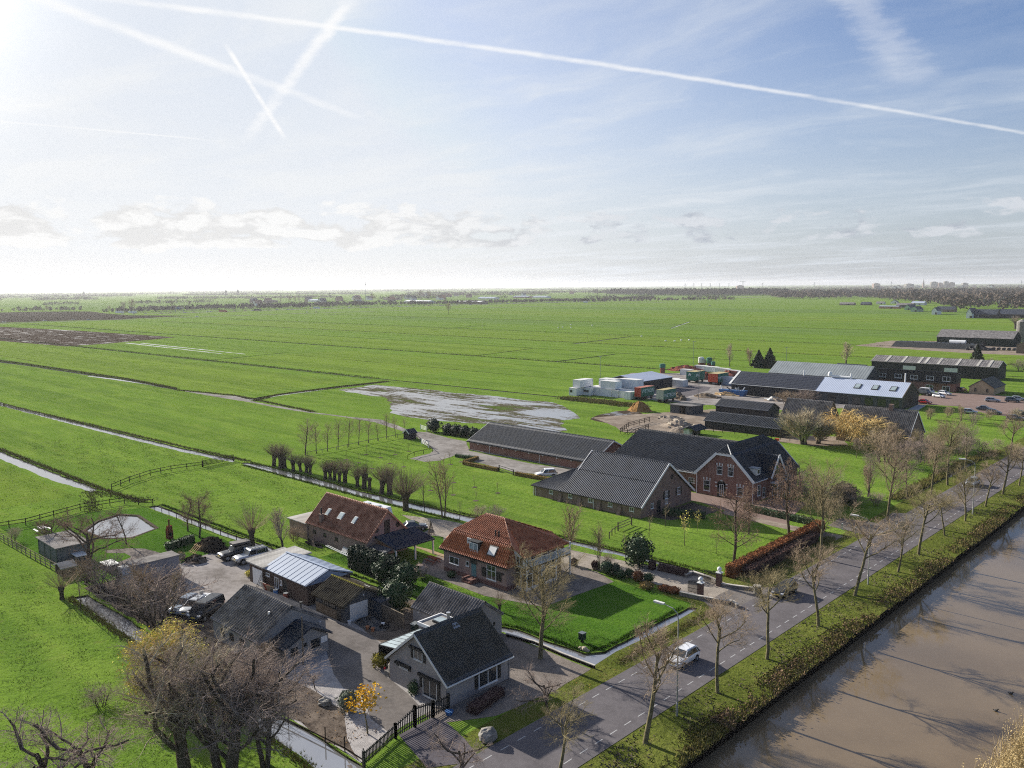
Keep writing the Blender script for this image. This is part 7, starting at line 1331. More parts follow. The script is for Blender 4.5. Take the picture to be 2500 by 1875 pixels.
# behind the farm
tree('golden', (-76.68, 198.23, 8.99), 'golden weeping willow before the long grey farmhouse', 'willow', wide=1.9); tree('fan', (-86.5, 190.72, 9.84), 'large brown pollard left of the golden willow', 'pollard_willow', wide=1.1); tree('fan', (-84.33, 193.73, 7.21), 'smaller brown pollard between two farmhouse gables', 'pollard_willow', wide=1.1)
thk = [((-70.9, 182.88, 4.65), 'tall2', 1.2), ((-64.6, 181.66, 8.33), 'bush2', 1.3), ((-63.17, 185.15, 7.36), 'wispy2', 1.1), ((-61.27, 191.38, 6.77), 'tall1', .9), ((-58.28, 187.25, 6.24), 'bush0', 1.3), ((-61.03, 201.21, 5.54), 'bush2', 1.2), ((-57.12, 195.04, 8.53), 'tall0', 1.0), ((-56.42, 202.79, 5.12), 'bush1', 1.3), ((-55.97, 210.74, 3.39), 'bush3', 1.2), ((-52.44, 206.3, 3.65), 'bush1', 1.2), ((-76.8, 249.06, 3.65), 'bush2', 1.1), ((-73.7, 255.57, 3.69), 'bush2', 1.1), ((-69.27, 251.8, 4.94), 'wispy2', 1.2), ((-65.06, 248.2, 3.51), 'bush0', 1.2), ((-64.47, 259.68, 3.18), 'bush2', 1.2), ((-51.85, 216.96, 2.28), 'bush1', 1.1), ((-70.32, 190.56, 5.51), 'wispy', 1.0), ((-67.37, 193.15, 7.7), 'wispy2', 1.0), ((-66.8, 203.85, 5.33), 'bush0', 1.2), ((-58.5, 264.83, 3.62), 'bush1', 1.2)]
for k, (p, key, w) in enumerate(thk): tree(key, p, f'{ORD[k]} brown tree or shrub in the thicket right of the golden willow', 'shrub_tree', wide=w, group='brown thicket between old farmhouse and road')
for p, key, lab, w in (((-197.23, 352.92, 11.19), 'wispy', 'tall pale poplar behind the scrap yard', .8), ((-192.73, 363.63, 8.95), 'wispy2', 'wide pale poplar right of the taller one', 1.2), ((-201.45, 332.5, 6.07), 'young0', 'thin tree behind the orange trailer', 1.0), ((-196.62, 336.39, 6.57), 'young1', 'thin tree behind the green tanks', 1.0), ((-158.83, 392.89, 11.35), 'wispy', 'lone pale round tree behind the grey hall', 1.3), ((-886.03, 795.99, 17.28), 'tall0', 'single dark tree far out in the meadow', 1.1), ((-177.95, 780.76, 10.41), 'pol1', 'pollard willow in the meadow at the right edge', 1.0), ((-173.81, 783.59, 6.79), 'pol0', 'second pollard willow cut by the right photo edge', 1.0), ((-112.22, 404.47, 5.91), 'bush2', 'brown shrub before the long shed', 1.6), ((-103.06, 411.86, 5.4), 'bush0', 'dark shrub right of the conifer', 1.6), ((-90.48, 409.53, 5.73), 'bush0', 'reddish shrub at the right photo edge beyond the car park', 1.4), ((-108.52, 270.43, 6.17), 'bush1', 'dry bush before the pale hall windows', 1.2), ((-117.38, 259.47, 4.69), 'bush0', 'reddish twigs along the solar hall wall', 1.6), ((-119.64, 250.83, 4.97), 'bush2', 'pale twigs at the left end of the solar hall wall', 1.6), ((-102.31, 265.56, 3.53), 'bush1', 'round dry bush under the middle rooflight', 1.2)):
    tree(key, p, lab, wide=w)
for k, p in enumerate(((-362.86, 453.72, 4.15), (-366.13, 470.71, 4.08), (-366.56, 483.86, 3.89), (-364.75, 488.61, 3.3), (-365.87, 501.81, 3.53), (-365.8, 505.44, 3.81))): tree('young1', p, f'{ORD[k]} little tree on the strip of water in the far meadow', 'young_tree', group='little trees along the far meadow ditch')
# evergreens, hedges and clipped bushes: a shell of leaves round a solid core added to block light
def evergreen(name, label, c, r, hgt, m, n=900, size=.10, cat='bush', shape='ball', group=None, rs=None):
    rs = rs or np.random.default_rng(int(abs(c[0]*31+c[1]*7))); t = thing(name, label, cat, c, group=group)
    if shape == 'cone': zz = rs.random(n)**1.5; a = rs.uniform(0, 6.28, n); q = r*(1-zz)*rs.uniform(.7, 1.1, n)*(1+.18*np.sin(a*5+zz*24)); P = np.stack([q*np.cos(a), q*np.sin(a), .1*hgt+zz*hgt*.9], 1)
    else:
        d = rs.normal(size=(n, 3)); d /= np.linalg.norm(d, axis=1, keepdims=True); lump = 1+.16*np.sin(d[:, 0]*5+c[0])*np.sin(d[:, 1]*6+c[1])+.12*np.sin(d[:, 2]*7); P = d*(rs.uniform(.82, 1.05, n)*lump)[:, None]*np.array([r, r, hgt/2])+np.array([0, 0, hgt/2])
    V, F = leaf_cloud(rs, P, size); link_mesh('foliage', np_mesh('foliage', V+np.array([0, 0, .02]), F), m, t)
    mb = MB(); (mb.cyl((c[0], c[1], .1), r*.72, hgt*.82, 9, .05) if shape == 'cone' else mb.ball((c[0], c[1], hgt/2), r*.82, 10, 7, hgt/2/r)); mb.build('light_block_core', m, t); return t
def hedge(name, label, a, b, w, hgt, m, dens=55, size=.075, cat='hedge'):
    rs = np.random.default_rng(int(abs(a[0]*13+a[1]*5))); t = thing(name, label, cat, a); L = math.hypot(b[0]-a[0], b[1]-a[1]); n = int(dens*(L*hgt*2+L*w+2*w*hgt)); d = np.array([(b[0]-a[0])/L, (b[1]-a[1])/L]); nn = np.array([-d[1], d[0]])
    s = rs.uniform(0, L, n); k = rs.random(n); side = np.where(k < .36, -1, np.where(k < .72, 1, 0)); q = np.where(side == 0, rs.uniform(-w/2, w/2, n), side*w/2); z = np.where(side == 0, hgt, rs.uniform(0, hgt, n)); e = rs.random(n) < 2*w/(L+2*w)*.6
    s = np.where(e, np.where(rs.random(n) < .5, 0, L), s); q = np.where(e, rs.uniform(-w/2, w/2, n), q); z = np.where(e, rs.uniform(0, hgt, n), z)
    bul = .05*np.sin(s*2.1)+.05*np.sin(s*5.3+1); P = np.stack([d[0]*s+nn[0]*(q+bul), d[1]*s+nn[1]*(q+bul), z+bul*.7], 1)+rs.normal(0, .05, (n, 3))
    V, F = leaf_cloud(rs, P, size); link_mesh('foliage', np_mesh('foliage', V, F), m, t)
    mb = MB(); mb.beam((a[0]+d[0]*.05, a[1]+d[1]*.05, hgt*.47), (b[0]-d[0]*.05, b[1]-d[1]*.05, hgt*.47), w*.88, hgt*.92); mb.build('light_block_core', m, t); return t
hedge('copper_hedge', 'copper brown beech hedge running beside the road', (-52.9, 96.0), (-53.3, 124.5), 1.4, 1.6, BEECH, 80, .07)
hedge('conifer_hedge', 'tall dark conifer hedge between barn house and villa', (-93.2, 65.3), (-84.2, 65.6), 1.8, 2.9, LEAFD, 75, .08)
hedge('clipped_hedge', 'clipped brown hedge at the left end of the farmyard', (-130.63, 120.92), (-120.33, 121.03), .8, .75, HEDGEB, 60, .05); hedge('clipped_hedge', 'short clipped brown hedge joining the left hedge at right angles', (-131.21, 121.65), (-132.27, 126.76), .8, .75, HEDGEB, 60, .05); hedge('clipped_hedge', 'clipped brown hedge in front of the white sports utility car', (-115.12, 120.81), (-106.64, 121.49), .8, .75, HEDGEB, 60, .05); hedge('clipped_hedge', 'low green hedge at the far corner of the farmyard', (-137.85, 125.26), (-132.7, 126.38), .8, .7, LEAFG, 60, .05)
hedge('garden_hedge', 'dark green hedge between the farmhouse path and the lawn', (-67.96, 127.76), (-55.36, 126.53), 1.0, 1.0, LEAFG, 45, .07); hedge('garden_hedge', 'dark hedge at the foot of the front barn gable', (-76.62, 116.13), (-70.06, 118.33), 1.0, 1.1, LEAFG, 45, .07)
hedge('twig_hedge', 'purple brown leafless hedge along the villa drive', (-61.52, 92.31), (-57.27, 92.75), .8, .9, HEDGEP, 70, .05); hedge('twig_hedge', 'short purple leafless bush left of the long twig hedge', (-62.71, 91.93), (-61.9, 91.96), .9, 1.2, HEDGEP, 70, .05)
hedge('scrub_hedge', 'dark tangled scrub on the road side of the copper hedge', (-51.3, 97.5), (-51.7, 119), 1.2, 1.3, HEDGEP, 34, .08); hedge('ivy_hedge', 'dark ivy hedge at the edge of the garden lawn behind the wood heap', (-119.23, 51.08), (-120.67, 55.71), .9, 1.1, LEAFG, 60, .07); hedge('dark_shrub_row', 'dark clipped shrub row along the cottage side wall', (-52.06, 48.75), (-52.84, 53.1), 1.1, .8, HEDGEP, 60, .06)
for p, r_, h_, lab in (((-85.41, 64.58), 1.35, 3.1, 'glossy laurel left of the other big laurels'), ((-81.85, 65.25), 1.7, 3.2, 'widest glossy laurel beside the conifer hedge'), ((-76.32, 59.19), 1.9, 4.0, 'tallest laurel in front of the brick shed')): evergreen('laurel_bush', lab, p, r_, h_, LEAFG, 1500, .10, group='glossy laurels between garage and villa')
evergreen('bare_round_shrub', 'brown round shrub right of the big laurels', (-82.98, 68.79), 1.1, 1.9, TWIGP, 700, .05)
for k, (p, r_, h_, m, lab) in enumerate((((-70.92, 85.94), .5, 1.1, HEDGEP, 'small purple ball bush nearest the villa terrace'), ((-67.99, 86.82), .55, 1.2, HEDGEP, 'purple ball bush before the slim drive trees'), ((-65.73, 86.44), 1.1, 1.8, LEAFG, 'large loose green bush in the drive border'), ((-64.39, 86.65), .7, 1.7, LEAFD, 'dark upright bush beside the large loose one'), ((-63.29, 86.3), .7, 1.1, LEAFG, 'clipped green ball left of the box ball'), ((-62.83, 87.39), .6, 1.1, LEAFG, 'clipped green ball in the middle of the border'), ((-61.1, 86.98), .75, 1.4, BEECH, 'clipped brown beech ball in the border'), ((-59.82, 87.51), .7, 1.2, LEAFG, 'clipped green ball right of the brown one'), ((-58.68, 85.38), .9, .9, HEDGEB, 'low yellow brown bush at the lawn edge'), ((-56.68, 86.29), .8, .7, BEECH, 'low reddish bush by the lawn corner near the gate'), ((-55.47, 86.48), .9, .7, BEECH, 'second low reddish bush nearest the gate pillar'))): evergreen('ball_bush', lab, p, r_, h_, m, 420, .065, group='clipped bushes along the villa drive')
evergreen('holly_tree', 'round dark holly tree beside the villa drive', (-64.65, 91.96), 1.9, 4.3, LEAFG, 1500, .11, 'tree')
for k, (p, r_, h_) in enumerate((((-166.38, 143.49), 2.0, 3.6), ((-160.89, 143.61), 1.6, 2.8), ((-158.37, 144.03), 1.8, 2.9), ((-155.22, 144.28), 1.7, 2.8), ((-152.13, 144.53), 1.6, 2.6), ((-149.74, 145.41), 1.7, 2.4))): evergreen('yard_evergreen', f'{ORD[k]} dark evergreen bush beside the white gate counting from the gate', p, r_, h_, LEAFD, 700, .13, group='dark evergreens at the farm track')
for p, r_, h_, lab in (((-184.37, 356.32), 3.4, 8, 'left dark conifer behind the scrap yard'), ((-180.47, 359.45), 3.6, 9, 'right dark conifer beside the grey hall'), ((-107.27, 408.47), 4.0, 11, 'tall dark conifer between office and long shed')): evergreen('conifer', lab, p, r_, h_, LEAFD, 1600, .28, 'tree', 'cone')
evergreen('potted_shrub', 'round green shrub in a grey pot by the cottage wall', (-58.79, 47.59), .55, 1.3, LEAFG, 300, .06); evergreen('golden_shrub', 'yellow green shrub beside the glass veranda', (-65.77, 49.07), .9, 1.5, mat('golden_leaves', (.22, .19, .04), .8, .35, 2), 500, .07); evergreen('grey_shrub', 'grey green round shrub beside the orange leaved tree', (-60.78, 41.6), 1.0, 1.9, mat('grey_leaves', (.10, .12, .09), .8, .35, 2, (.17, .19, .15)), 800, .06); evergreen('conical_yew', 'small clipped conical bush beside the farmhouse door', (-82.06, 133.32), .6, 1.7, LEAFG, 260, .07, shape='cone'); evergreen('ball_yew', 'small clipped ball bush beside the conical one', (-81.68, 133.67), .5, 1.0, LEAFG, 200, .07); evergreen('grass_clump', 'yellow clump of ornamental grass at the garage corner', (-100.2, 53.61), .5, .8, LEAFY, 200, .06); evergreen('grass_clump', 'tall yellow grass clump beside the wood heap', (-113.14, 50.3), .7, 1.3, TWIGG, 260, .08); evergreen('round_shrub', 'dark round shrub under the villa kitchen window', (-79.92, 71.51), .6, .9, LEAFG, 240, .06); evergreen('round_shrub', 'big dark rounded shrub in the thicket by the farm entrance', (-57.57, 144.05), 2.2, 3.4, LEAFD, 900, .13)
tree('polthin', (*(-67.03, 67.45), 2.4), 'cut back pollard stump with reddish shoots on the villa lawn', 'pollard_stump')
# reed and tree at the near right corner, on the far bank of the canal
rs = np.random.default_rng(5)
def blades(name, label, cx, cy, rx, ry, n, hgt, m, plume=True, kind=None, z0=0.0, cat='reeds', lean=.25, wd=.012):
    x = cx+rs.normal(0, rx, n); y = cy+rs.normal(0, ry, n); h_ = hgt*rs.uniform(.55, 1.05, n); a = rs.uniform(0, 6.28, n); l = rs.normal(0, lean, (n, 2))+np.array([.10, 0]); w = wd*rs.uniform(.7, 1.5, n)
    B = np.stack([x, y, np.full(n, z0)], 1); s = np.stack([np.cos(a)*w, np.sin(a)*w, np.zeros(n)], 1); M = B+np.concatenate([l*h_[:, None]*.35, (h_*.6)[:, None]], 1); T_ = B+np.concatenate([l*h_[:, None], h_[:, None]*.98], 1)
    V = [B-s, B+s, M+s*.8, M-s*.8, T_+s*.3, T_-s*.3]; F = np.arange(n)[:, None]; VV = np.stack(V, 1).reshape(-1, 3); i = F*6; FF = np.concatenate([np.concatenate([i, i+1, i+2, i+3], 1), np.concatenate([i+3, i+2, i+4, i+5], 1)])
    if plume:
        k = n//2; Pm = (T_[:k, None]+rs.normal(0, 1, (k, 5, 3))*np.array([.05, .05, .12])).reshape(-1, 3); V2, F2 = leaf_cloud(rs, Pm, .035); FF = np.concatenate([FF, F2+len(VV)]); VV = np.concatenate([VV, V2])
    me = np_mesh(name, VV, FF); o = link_mesh(name, me, m, None, kind)
    if not kind: tag(o, label, cat)
    return o
o = blades('reed_bed', 'pale dry reed clump on the far canal bank at the bottom right corner', -14.0, 70, .75, 6.5, 5200, 2.5, REEDM)
tree('spread1', (-10.5, 93.5, 8.5), 'pale leafless branches reaching in from the right edge over the canal', wide=1.15, rz=.6)
for k, (px_, lab) in enumerate((((-18.5, 87.58), 'duck swimming nearest the right edge of the canal'), ((-18.64, 83.01), 'duck swimming closest to the pale reeds'))):
    h = thing('duck', lab, 'duck', (*px_, -.95)); x, y = px_; mb = MB(); mb.ball((x, y, -.9), .16, 8, 6, .6); mb.ball((x+.17, y, -.72), .07, 8, 6); mb.cyl((x+.12, y, -.88), .05, .16, 6); mb.beam((x+.22, y, -.73), (x+.30, y, -.75), .03); mb.beam((x-.12, y, -.9), (x-.24, y, -.84), .07, .03); mb.build('body', TRIM, h)

# ------------------------------------------------------------------ ground cover: nobody could count these
def scatter_quads(name, n, pick, size, m, z=.08, kind='stuff', seed=1, tall=0.0):
    rs = np.random.default_rng(seed); C = pick(rs, n); C = np.concatenate([C, (rs.random((len(C), 1))*z+.02+np.where(rs.random((len(C), 1)) < tall, rs.random((len(C), 1))*.5, 0))], 1)
    V, F = leaf_cloud(rs, C, size); return link_mesh(name, np_mesh(name, V, F), m, None, kind)
def band(x0, x1, y0, y1, clump=0.0, ydec=None):
    def f(rs, n):
        y = y0+(y1-y0)*(rs.random(n)**(1.7 if ydec else 1)); x = rs.uniform(x0, x1, n); P = np.stack([x, y], 1)
        if clump: k = np.sin(x*1.1+np.sin(y*.23)*3)+np.sin(y*.31+x*.5+2*np.sin(y*.11))+.6*np.sin(y*1.37+x)+.5*np.sin(y*3.1+x*4); P = P[k > rs.normal(.1, clump+.5, n)]
        return P
    return f
scatter_quads('bank_undergrowth', 34000, band(-36.6, -33.6, 45, 230, .4, True), .065, BRAMBLE, .14, seed=2, tall=.10)
scatter_quads('bank_undergrowth', 12000, band(-35.8, -33.6, 62, 240, .5, True), .08, mat('dead_bramble', (.16, .11, .07), .9, .4, .6), .25, seed=3, tall=.2)
scatter_quads('bank_undergrowth', 6000, band(-39.6, -36.5, 45, 200, .4, True), .07, LITTER, .05, seed=4)
scatter_quads('fallen_leaves', 2600, band(-92, -56, 37.3, 42, .7), .05, mat('fallen_leaf', (.30, .17, .06), .9, .4, 3), .02, seed=5); scatter_quads('fallen_leaves', 900, band(-50, -47.3, 52, 120, .8), .05, MATS['fallen_leaf'], .02, seed=6)
# rough grass along the ditches and tussocks on the pasture nearest the camera
def tufts(name, n, pick, hgt, m, seed, wd=.02):
    rs = np.random.default_rng(seed); P = pick(rs, n); n = len(P); k = 5
    a = rs.uniform(0, 6.28, (n, k)); h_ = hgt*rs.uniform(.5, 1.2, (n, k)); sp = hgt*.55
    B = np.concatenate([np.repeat(P[:, None], k, 1)+np.stack([np.cos(a), np.sin(a)], -1)*sp*.25, np.zeros((n, k, 1))], 2); T_ = B+np.stack([np.cos(a)*sp*rs.uniform(.4, 1.1, (n, k)), np.sin(a)*sp*rs.uniform(.4, 1.1, (n, k)), h_], -1); s = np.stack([-np.sin(a), np.cos(a), 0*a], -1)*wd*hgt/.2
    V = np.stack([B-s, B+s, T_], 2).reshape(-1, 3); return link_mesh(name, np_mesh(name, V, np.arange(len(V)).reshape(-1, 3)), m, None, 'stuff')
TUFT = mat('tuft_grass', (.085, .135, .016), .8, .35, .5, (.15, .20, .03)); TUFTD = mat('tuft_dead', (.27, .20, .09), .9, .35, .8, (.19, .21, .06)); TUFTL = mat('tuft_lawn', (.045, .10, .014), .8, .35, .8, (.08, .15, .02))
def clumpy(x0, x1, y0, y1, th):
    def f(rs, n):
        x = rs.uniform(x0, x1, n); y = rs.uniform(y0, y1, n); k = np.sin(x*.9+np.sin(y*.7)*1.5)+np.sin(y*1.3+x*.4)+np.sin(x*2.3-y*1.9); return np.stack([x, y], 1)[k > rs.normal(th, .8, n)]
    return f
tufts('pasture_tussocks', 60000, clumpy(-210, -50, 5, 34.3, .2), .11, TUFT, 11); tufts('pasture_tussocks', 15000, clumpy(-330, -152, 4, 54, .4), .18, TUFT, 12); tufts('pasture_tussocks', 16000, clumpy(-230, -100, 63, 88, .5), .16, TUFT, 13)
tufts('bank_grass', 9000, band(-35.2, -33.7, 40, 230, .6, True), .38, TUFTD, 16); tufts('lawn_tufts', 9000, clumpy(-100, -51.6, 65.3, 70, -.5), .10, TUFTL, 14)
def along(pts, w):
    def f(rs, n):
        P = np.array(pts); L = np.linalg.norm(P[1:]-P[:-1], axis=1); i = rs.choice(len(L), n, p=L/L.sum()); t = rs.random((n, 1)); return P[i]+(P[i+1]-P[i])*t+rs.normal(0, w, (n, 2))
    return f
for k, (pts, w, n, hg, m) in enumerate((([(-420, 78), (-237, 87.6), (-192, 89.8), (-169, 91.6)], .4, 4600, .34, TUFTD), ([(-168, 91.3), (-128, 92.3), (-100, 94), (-66, 95.9), (-54, 96)], .3, 3000, .25, TUFT), ([(-166, 88.6), (-115, 89.3), (-99, 90.5)], .25, 2200, .25, TUFT), ([(-230, 58.4), (-166, 59.4), (-150, 60.4)], .35, 2600, .3, TUFTD), ([(-150, 52), (-166, 57), (-150, 62)], .8, 800, .3, TUFTD), ([(-146, 62), (-107, 62.9), (-67, 64), (-62, 65.6), (-53, 65.8), (-51.9, 68), (-52, 83)], .2, 4000, .22, TUFTL), ([(-108, 60.6), (-67, 61.3)], .2, 1400, .3, TUFTD),
        ([(-534.24, 135.37), (-486.24, 139.11), (-363.37, 143.84), (-315.63, 142.16)], .5, 2600, .6, TUFTD), ([(-110, 34.4), (-52, 34.1)], .3, 2600, .25, TUFTD), ([(-48.5, 66), (-48.7, 84)], .35, 1300, .2, TUFTD), ([(-311.53, 140.28), (-278.36, 146.84), (-262.09, 145.7), (-221.34, 142.84)], .5, 1800, .4, TUFTD), ([(-259.72, 144.02), (-267.84, 157.7), (-271.49, 209.7)], .5, 1800, .5, TUFTD), ([(-182.75, 216.66), (-169.06, 217.41), (-153.4, 217.22)], 1.6, 2600, .8, TUFTD), ([(-50, 97), (-50.5, 122)], .4, 1500, .3, TUFTD), ([(-51.89, 151.57), (-51.69, 165.78), (-52.24, 190.42), (-50.19, 210.25)], .6, 2500, .6, TUFTD))): tufts('ditch_grass', n, along(pts, w), hg, m, 30+k)
for k, (x0, x1, ya, yb) in enumerate(((-900, -286, 201, 215.5), (-1050, -60, 311, 326), (-1000, -60, 440, 442), (-1000, -60, 526, 529), (-1050, -90, 702, 706))): tufts('ditch_grass', 2200, along([(x0, ya), (x1, yb)], .5), .4, TUFTD, 50+k, .05)

# ------------------------------------------------------------------ the far country
def farm(name, label, pos, w, l, ze, zr, axis, wall, roof, cat='farm building', group=None):
    x, y = pos; h = thing(name, label, cat, pos, group=group); gable_walls(h, x, x+w, y, y+l, ze, zr, axis, wall); gable_roof(h, x, x+w, y, y+l, ze, zr+.1, axis, roof, .4, .3, 0)
    if w > 8: win(h, 'S', y, (x+w*.3, 1.0), (x+w*.3+1.6, 2.4), 2, 1, WHITE, .15, False)
    door(h, 'S', y, x+w*.6, x+w*.6+2.5, 0, 2.6, DARKW, False); return h
PALEG = mat('pale_green_boarding', (.32, .46, .30), .8, .1, .3); ORB = mat('orange_brick', (.38, .19, .13), .9, .15, .3)
p = (-170.61, 560.72); farm('open_barn', 'large open barn with grey roof in the far meadow', p, 42, 18, 5.0, 9.0, 'X', mat('dark_green_boarding', (.02, .035, .03), .8, .3, .3), T_GREY); h = thing('milk_tank', 'white tank wagon under the open barn roof', 'tank', (-163.87, 572.19)); q_ = (-161.45, 555.06); mb = MB(); mb.cyl((q_[0], q_[1], 2.0), 1.5, 9, 12, axis='X'); mb.build('vessel', CREAM2, h); box_part(h, 'frame', TRIM, q_[0], q_[0]+9, q_[1]-1, q_[1]+1, .3, .9)
a_, b_ = (-185.44, 524.85), (-141.18, 524.52); h = thing('silage_clamp', 'long black covered silage clamp in the far meadow', 'silage clamp', a_); L_ = b_[0]-a_[0]; mb = MB(); mb.prism([(a_[0], a_[1], 0), (a_[0], a_[1]+12, 0), (a_[0]+2, a_[1]+10, 3.2), (a_[0]+2, a_[1]+2, 3.2)], (46, (b_[1]-a_[1])*.6, -.2)); mb.build('cover', mat('black_sheeting', (.022, .026, .028), .5, .3, .4), h)
mb = MB()
for k in range(40): mb.cyl((a_[0]+3+k*1.1, a_[1]+random.uniform(2, 9), 3.0), .4, .3, 8)
mb.build('tyre_weights', TYRE, h, 'stuff')
for k in range(10): q_ = (-125.66, 531.1); x, y = q_[0]+(k % 5)*2.6-6, q_[1]+(k//5)*1.5; h = thing('silage_bale', 'black wrapped silage bale in the row at the right edge', 'bale', (x, y), group='wrapped bales in the far farmyard'); mb = MB(); mb.cyl((x, y, .75), .75, 1.3, 10, axis='Y'); mb.build('wrap', MATS['black_sheeting'], h)
q_ = (-136, 612.8); h = thing('silo', 'pale round silo at the right photo edge', 'silo', q_); mb = MB(); mb.cyl((q_[0], q_[1], 0), 3.2, 13, 14); mb.build('shell', STONE, h); mb = MB(); mb.cyl((q_[0], q_[1], 13), 3.2, 1.5, 14, .6); mb.build('roof', R_FELT, h)
q_ = (-116, 513.36); farm('brown_barn', 'brown walled barn cut by the right photo edge', q_, 16, 14, 5, 8, 'Y', WOOD, R_FELT); q_ = (-137.8, 527.11); heap('machinery_heap', 'heap of dark farm machines beside the silage clamp', q_, 8, 4, 3, TRIM, 22, 2.0)
FARMS = ((17, 905, 270, 46, 14, 5, 6, 'X', ORB, R_LIGHT, 'orange brick shed with white roof at the far field edge'), (17, 1060, 262, 40, 16, 6, 10, 'X', BLACKW, T_GREY, 'dark barn right of the orange shed'), (17, 1135, 280, 12, 34, 6, 11, 'Y', PALEG, T_DARK, 'pale green gabled house far right'), (17, 1190, 298, 14, 30, 5, 10, 'Y', PALEG, T_DARK, 'second pale green gable nearer the meadow'), (17, 1195, 240, 34, 20, 6, 9, 'X', CREAM, R_LIGHT, 'pale roofed hall behind the green gables'), (17, 1010, 225, 20, 12, 4, 9, 'Y', CREAM2, T_DARK, 'white gabled house at the far wood edge'), (17, 550, 240, 40, 14, 4, 7, 'X', BRK_BRN, T_GREY, 'low brown house at the left end of the far farms'), (17, 740, 240, 26, 14, 4, 8, 'X', BLACKW, T_DARK, 'dark shed left of the orange shed'), (17, 880, 232, 22, 12, 4, 7, 'X', CREAM, T_GREY, 'small pale house behind the orange shed'),
         (17, 1380, 322, 10, 20, 7, 12, 'Y', CREAM2, T_DARK, 'white gabled farmhouse beside bare trees'), (17, 1420, 300, 36, 14, 5, 10, 'X', BRK_BRN, T_DARK, 'dark roofed barn behind the white gabled farmhouse'), (17, 1690, 355, 9, 26, 8, 15, 'Y', CREAM2, T_DARK, 'tall pale gabled barn end at right'), (17, 1720, 352, 42, 20, 6, 13, 'X', BLACKW, T_DARK, 'long dark barn joined to the tall pale gable'), (17, 1930, 348, 10, 24, 6, 12, 'Y', PALEG, T_DARK, 'pale green barn end at the right'), (17, 1990, 352, 60, 22, 6, 13, 'X', BLACKW, T_DARK, 'very long dark barn reaching the right edge'))
FP = ((-484.69, 1314.77), (-480.06, 1373.79), (-426.3, 1253.1), (-393.06, 1178.64), (-512.08, 1536.75), (-587.09, 1650.09), (-618.89, 1491.46), (-586.81, 1505.06), (-587.65, 1579.68), (-338.88, 1089.77), (-365.71, 1193.27), (-273.99, 993.62), (-272.91, 1001.61), (-258.97, 1036.25), (-247.65, 1016.83))
for p, f in zip(FP, FARMS): farm('far_farmhouse', f[10], p, f[3]*.62, f[4]*.8, f[5]*.72, f[6]*.72, f[7], f[8], f[9], 'farm building')
# woods and hedgerows too far to count: many small tapering crowns in one mesh each
WOODM = mat('far_wood', (.105, .085, .072), .95, .35, .012, (.150, .120, .095)); WOODM2 = mat('far_wood_dark', (.060, .058, .045), .95, .35, .02, (.095, .085, .06))
def wood(name, pts, m, hgt, seed, per=26, flat=1.0):
    rs = np.random.default_rng(seed); n = len(pts); H = hgt*rs.uniform(.6, 1.15, n); Rr = H*rs.uniform(.28, .45, n)*flat
    d = rs.normal(size=(n, per, 3)); d /= np.linalg.norm(d, axis=2, keepdims=True); q = rs.uniform(.35, 1.0, (n, per, 1)); C = d*q*np.stack([Rr, Rr, H*.42], 1)[:, None]+np.concatenate([pts, (H*.56)[:, None]], 1)[:, None]
    s = np.repeat((H*.16)[:, None], per, 1).reshape(-1, 1); a = rs.normal(size=(n*per, 3)); a /= np.linalg.norm(a, axis=1, keepdims=True); b = np.cross(a, rs.normal(size=(n*per, 3))); b /= np.linalg.norm(b, axis=1, keepdims=True)+1e-9
    C = C.reshape(-1, 3); C[:, 2] = np.maximum(C[:, 2], s[:, 0]*.5); V = np.stack([C-a*s-b*s*.4, C+a*s, C+b*s], 1).reshape(-1, 3)
    return link_mesh(name, np_mesh(name, V, np.arange(len(V)).reshape(-1, 3)), m, None, 'stuff')
rs = np.random.default_rng(77)
def blob(poly, n):
    P = np.array(poly); lo, hi = P.min(0), P.max(0); out = []
    while len(out) < n:
        q = rs.uniform(lo, hi); c = False; j = len(P)-1
        for i in range(len(P)):
            if (P[i, 1] > q[1]) != (P[j, 1] > q[1]) and q[0] < (P[j, 0]-P[i, 0])*(q[1]-P[i, 1])/(P[j, 1]-P[i, 1])+P[i, 0]: c = not c
            j = i
        if c: out.append(q)
    return np.array(out)
def lineof(a, b, n, w): t = rs.random((n, 1)); return np.array(a)+(np.array(b)-np.array(a))*t+rs.normal(0, w, (n, 2))
wood('village_wood', blob([(-988.74, 2005.81), (-865.75, 2038.67), (-929.84, 2351.35), (-524.96, 1624.33), (-358.39, 1252.57), (-274.56, 1242.03), (60, 1500), (400, 3400), (-900, 3600), (-1500, 2900)], 4200), WOODM, 19, 1, 22)
wood('village_wood', blob([(400, 3400), (1500, 9000), (-3500, 9500), (-1600, 2900)], 2600), WOODM, 17, 2, 14, 1.6)
wood('far_woodland', blob([(-1744.54, 2637.1), (-1478.01, 2603.23), (-1321.85, 2835.62), (-1500, 3000), (-2400, 3000)], 1000), WOODM2, 24, 3, 22)
wood('motorway_shrubs', np.concatenate([lineof((-1400, 1150), (-1290, 1880), 380, 18), lineof((-1250, 1500), (-1060, 1900), 120, 10)]), WOODM, 9, 4)
wood('motorway_shrubs', np.concatenate([lineof((-1440, 540), (-1500, 760), 140, 16), lineof((-1500, 760), (-1560, 1150), 260, 22), lineof((-1700, 470), (-1640, 560), 30, 10), lineof((-1420, 760), (-1450, 1200), 120, 12)]), WOODM, 10, 5)
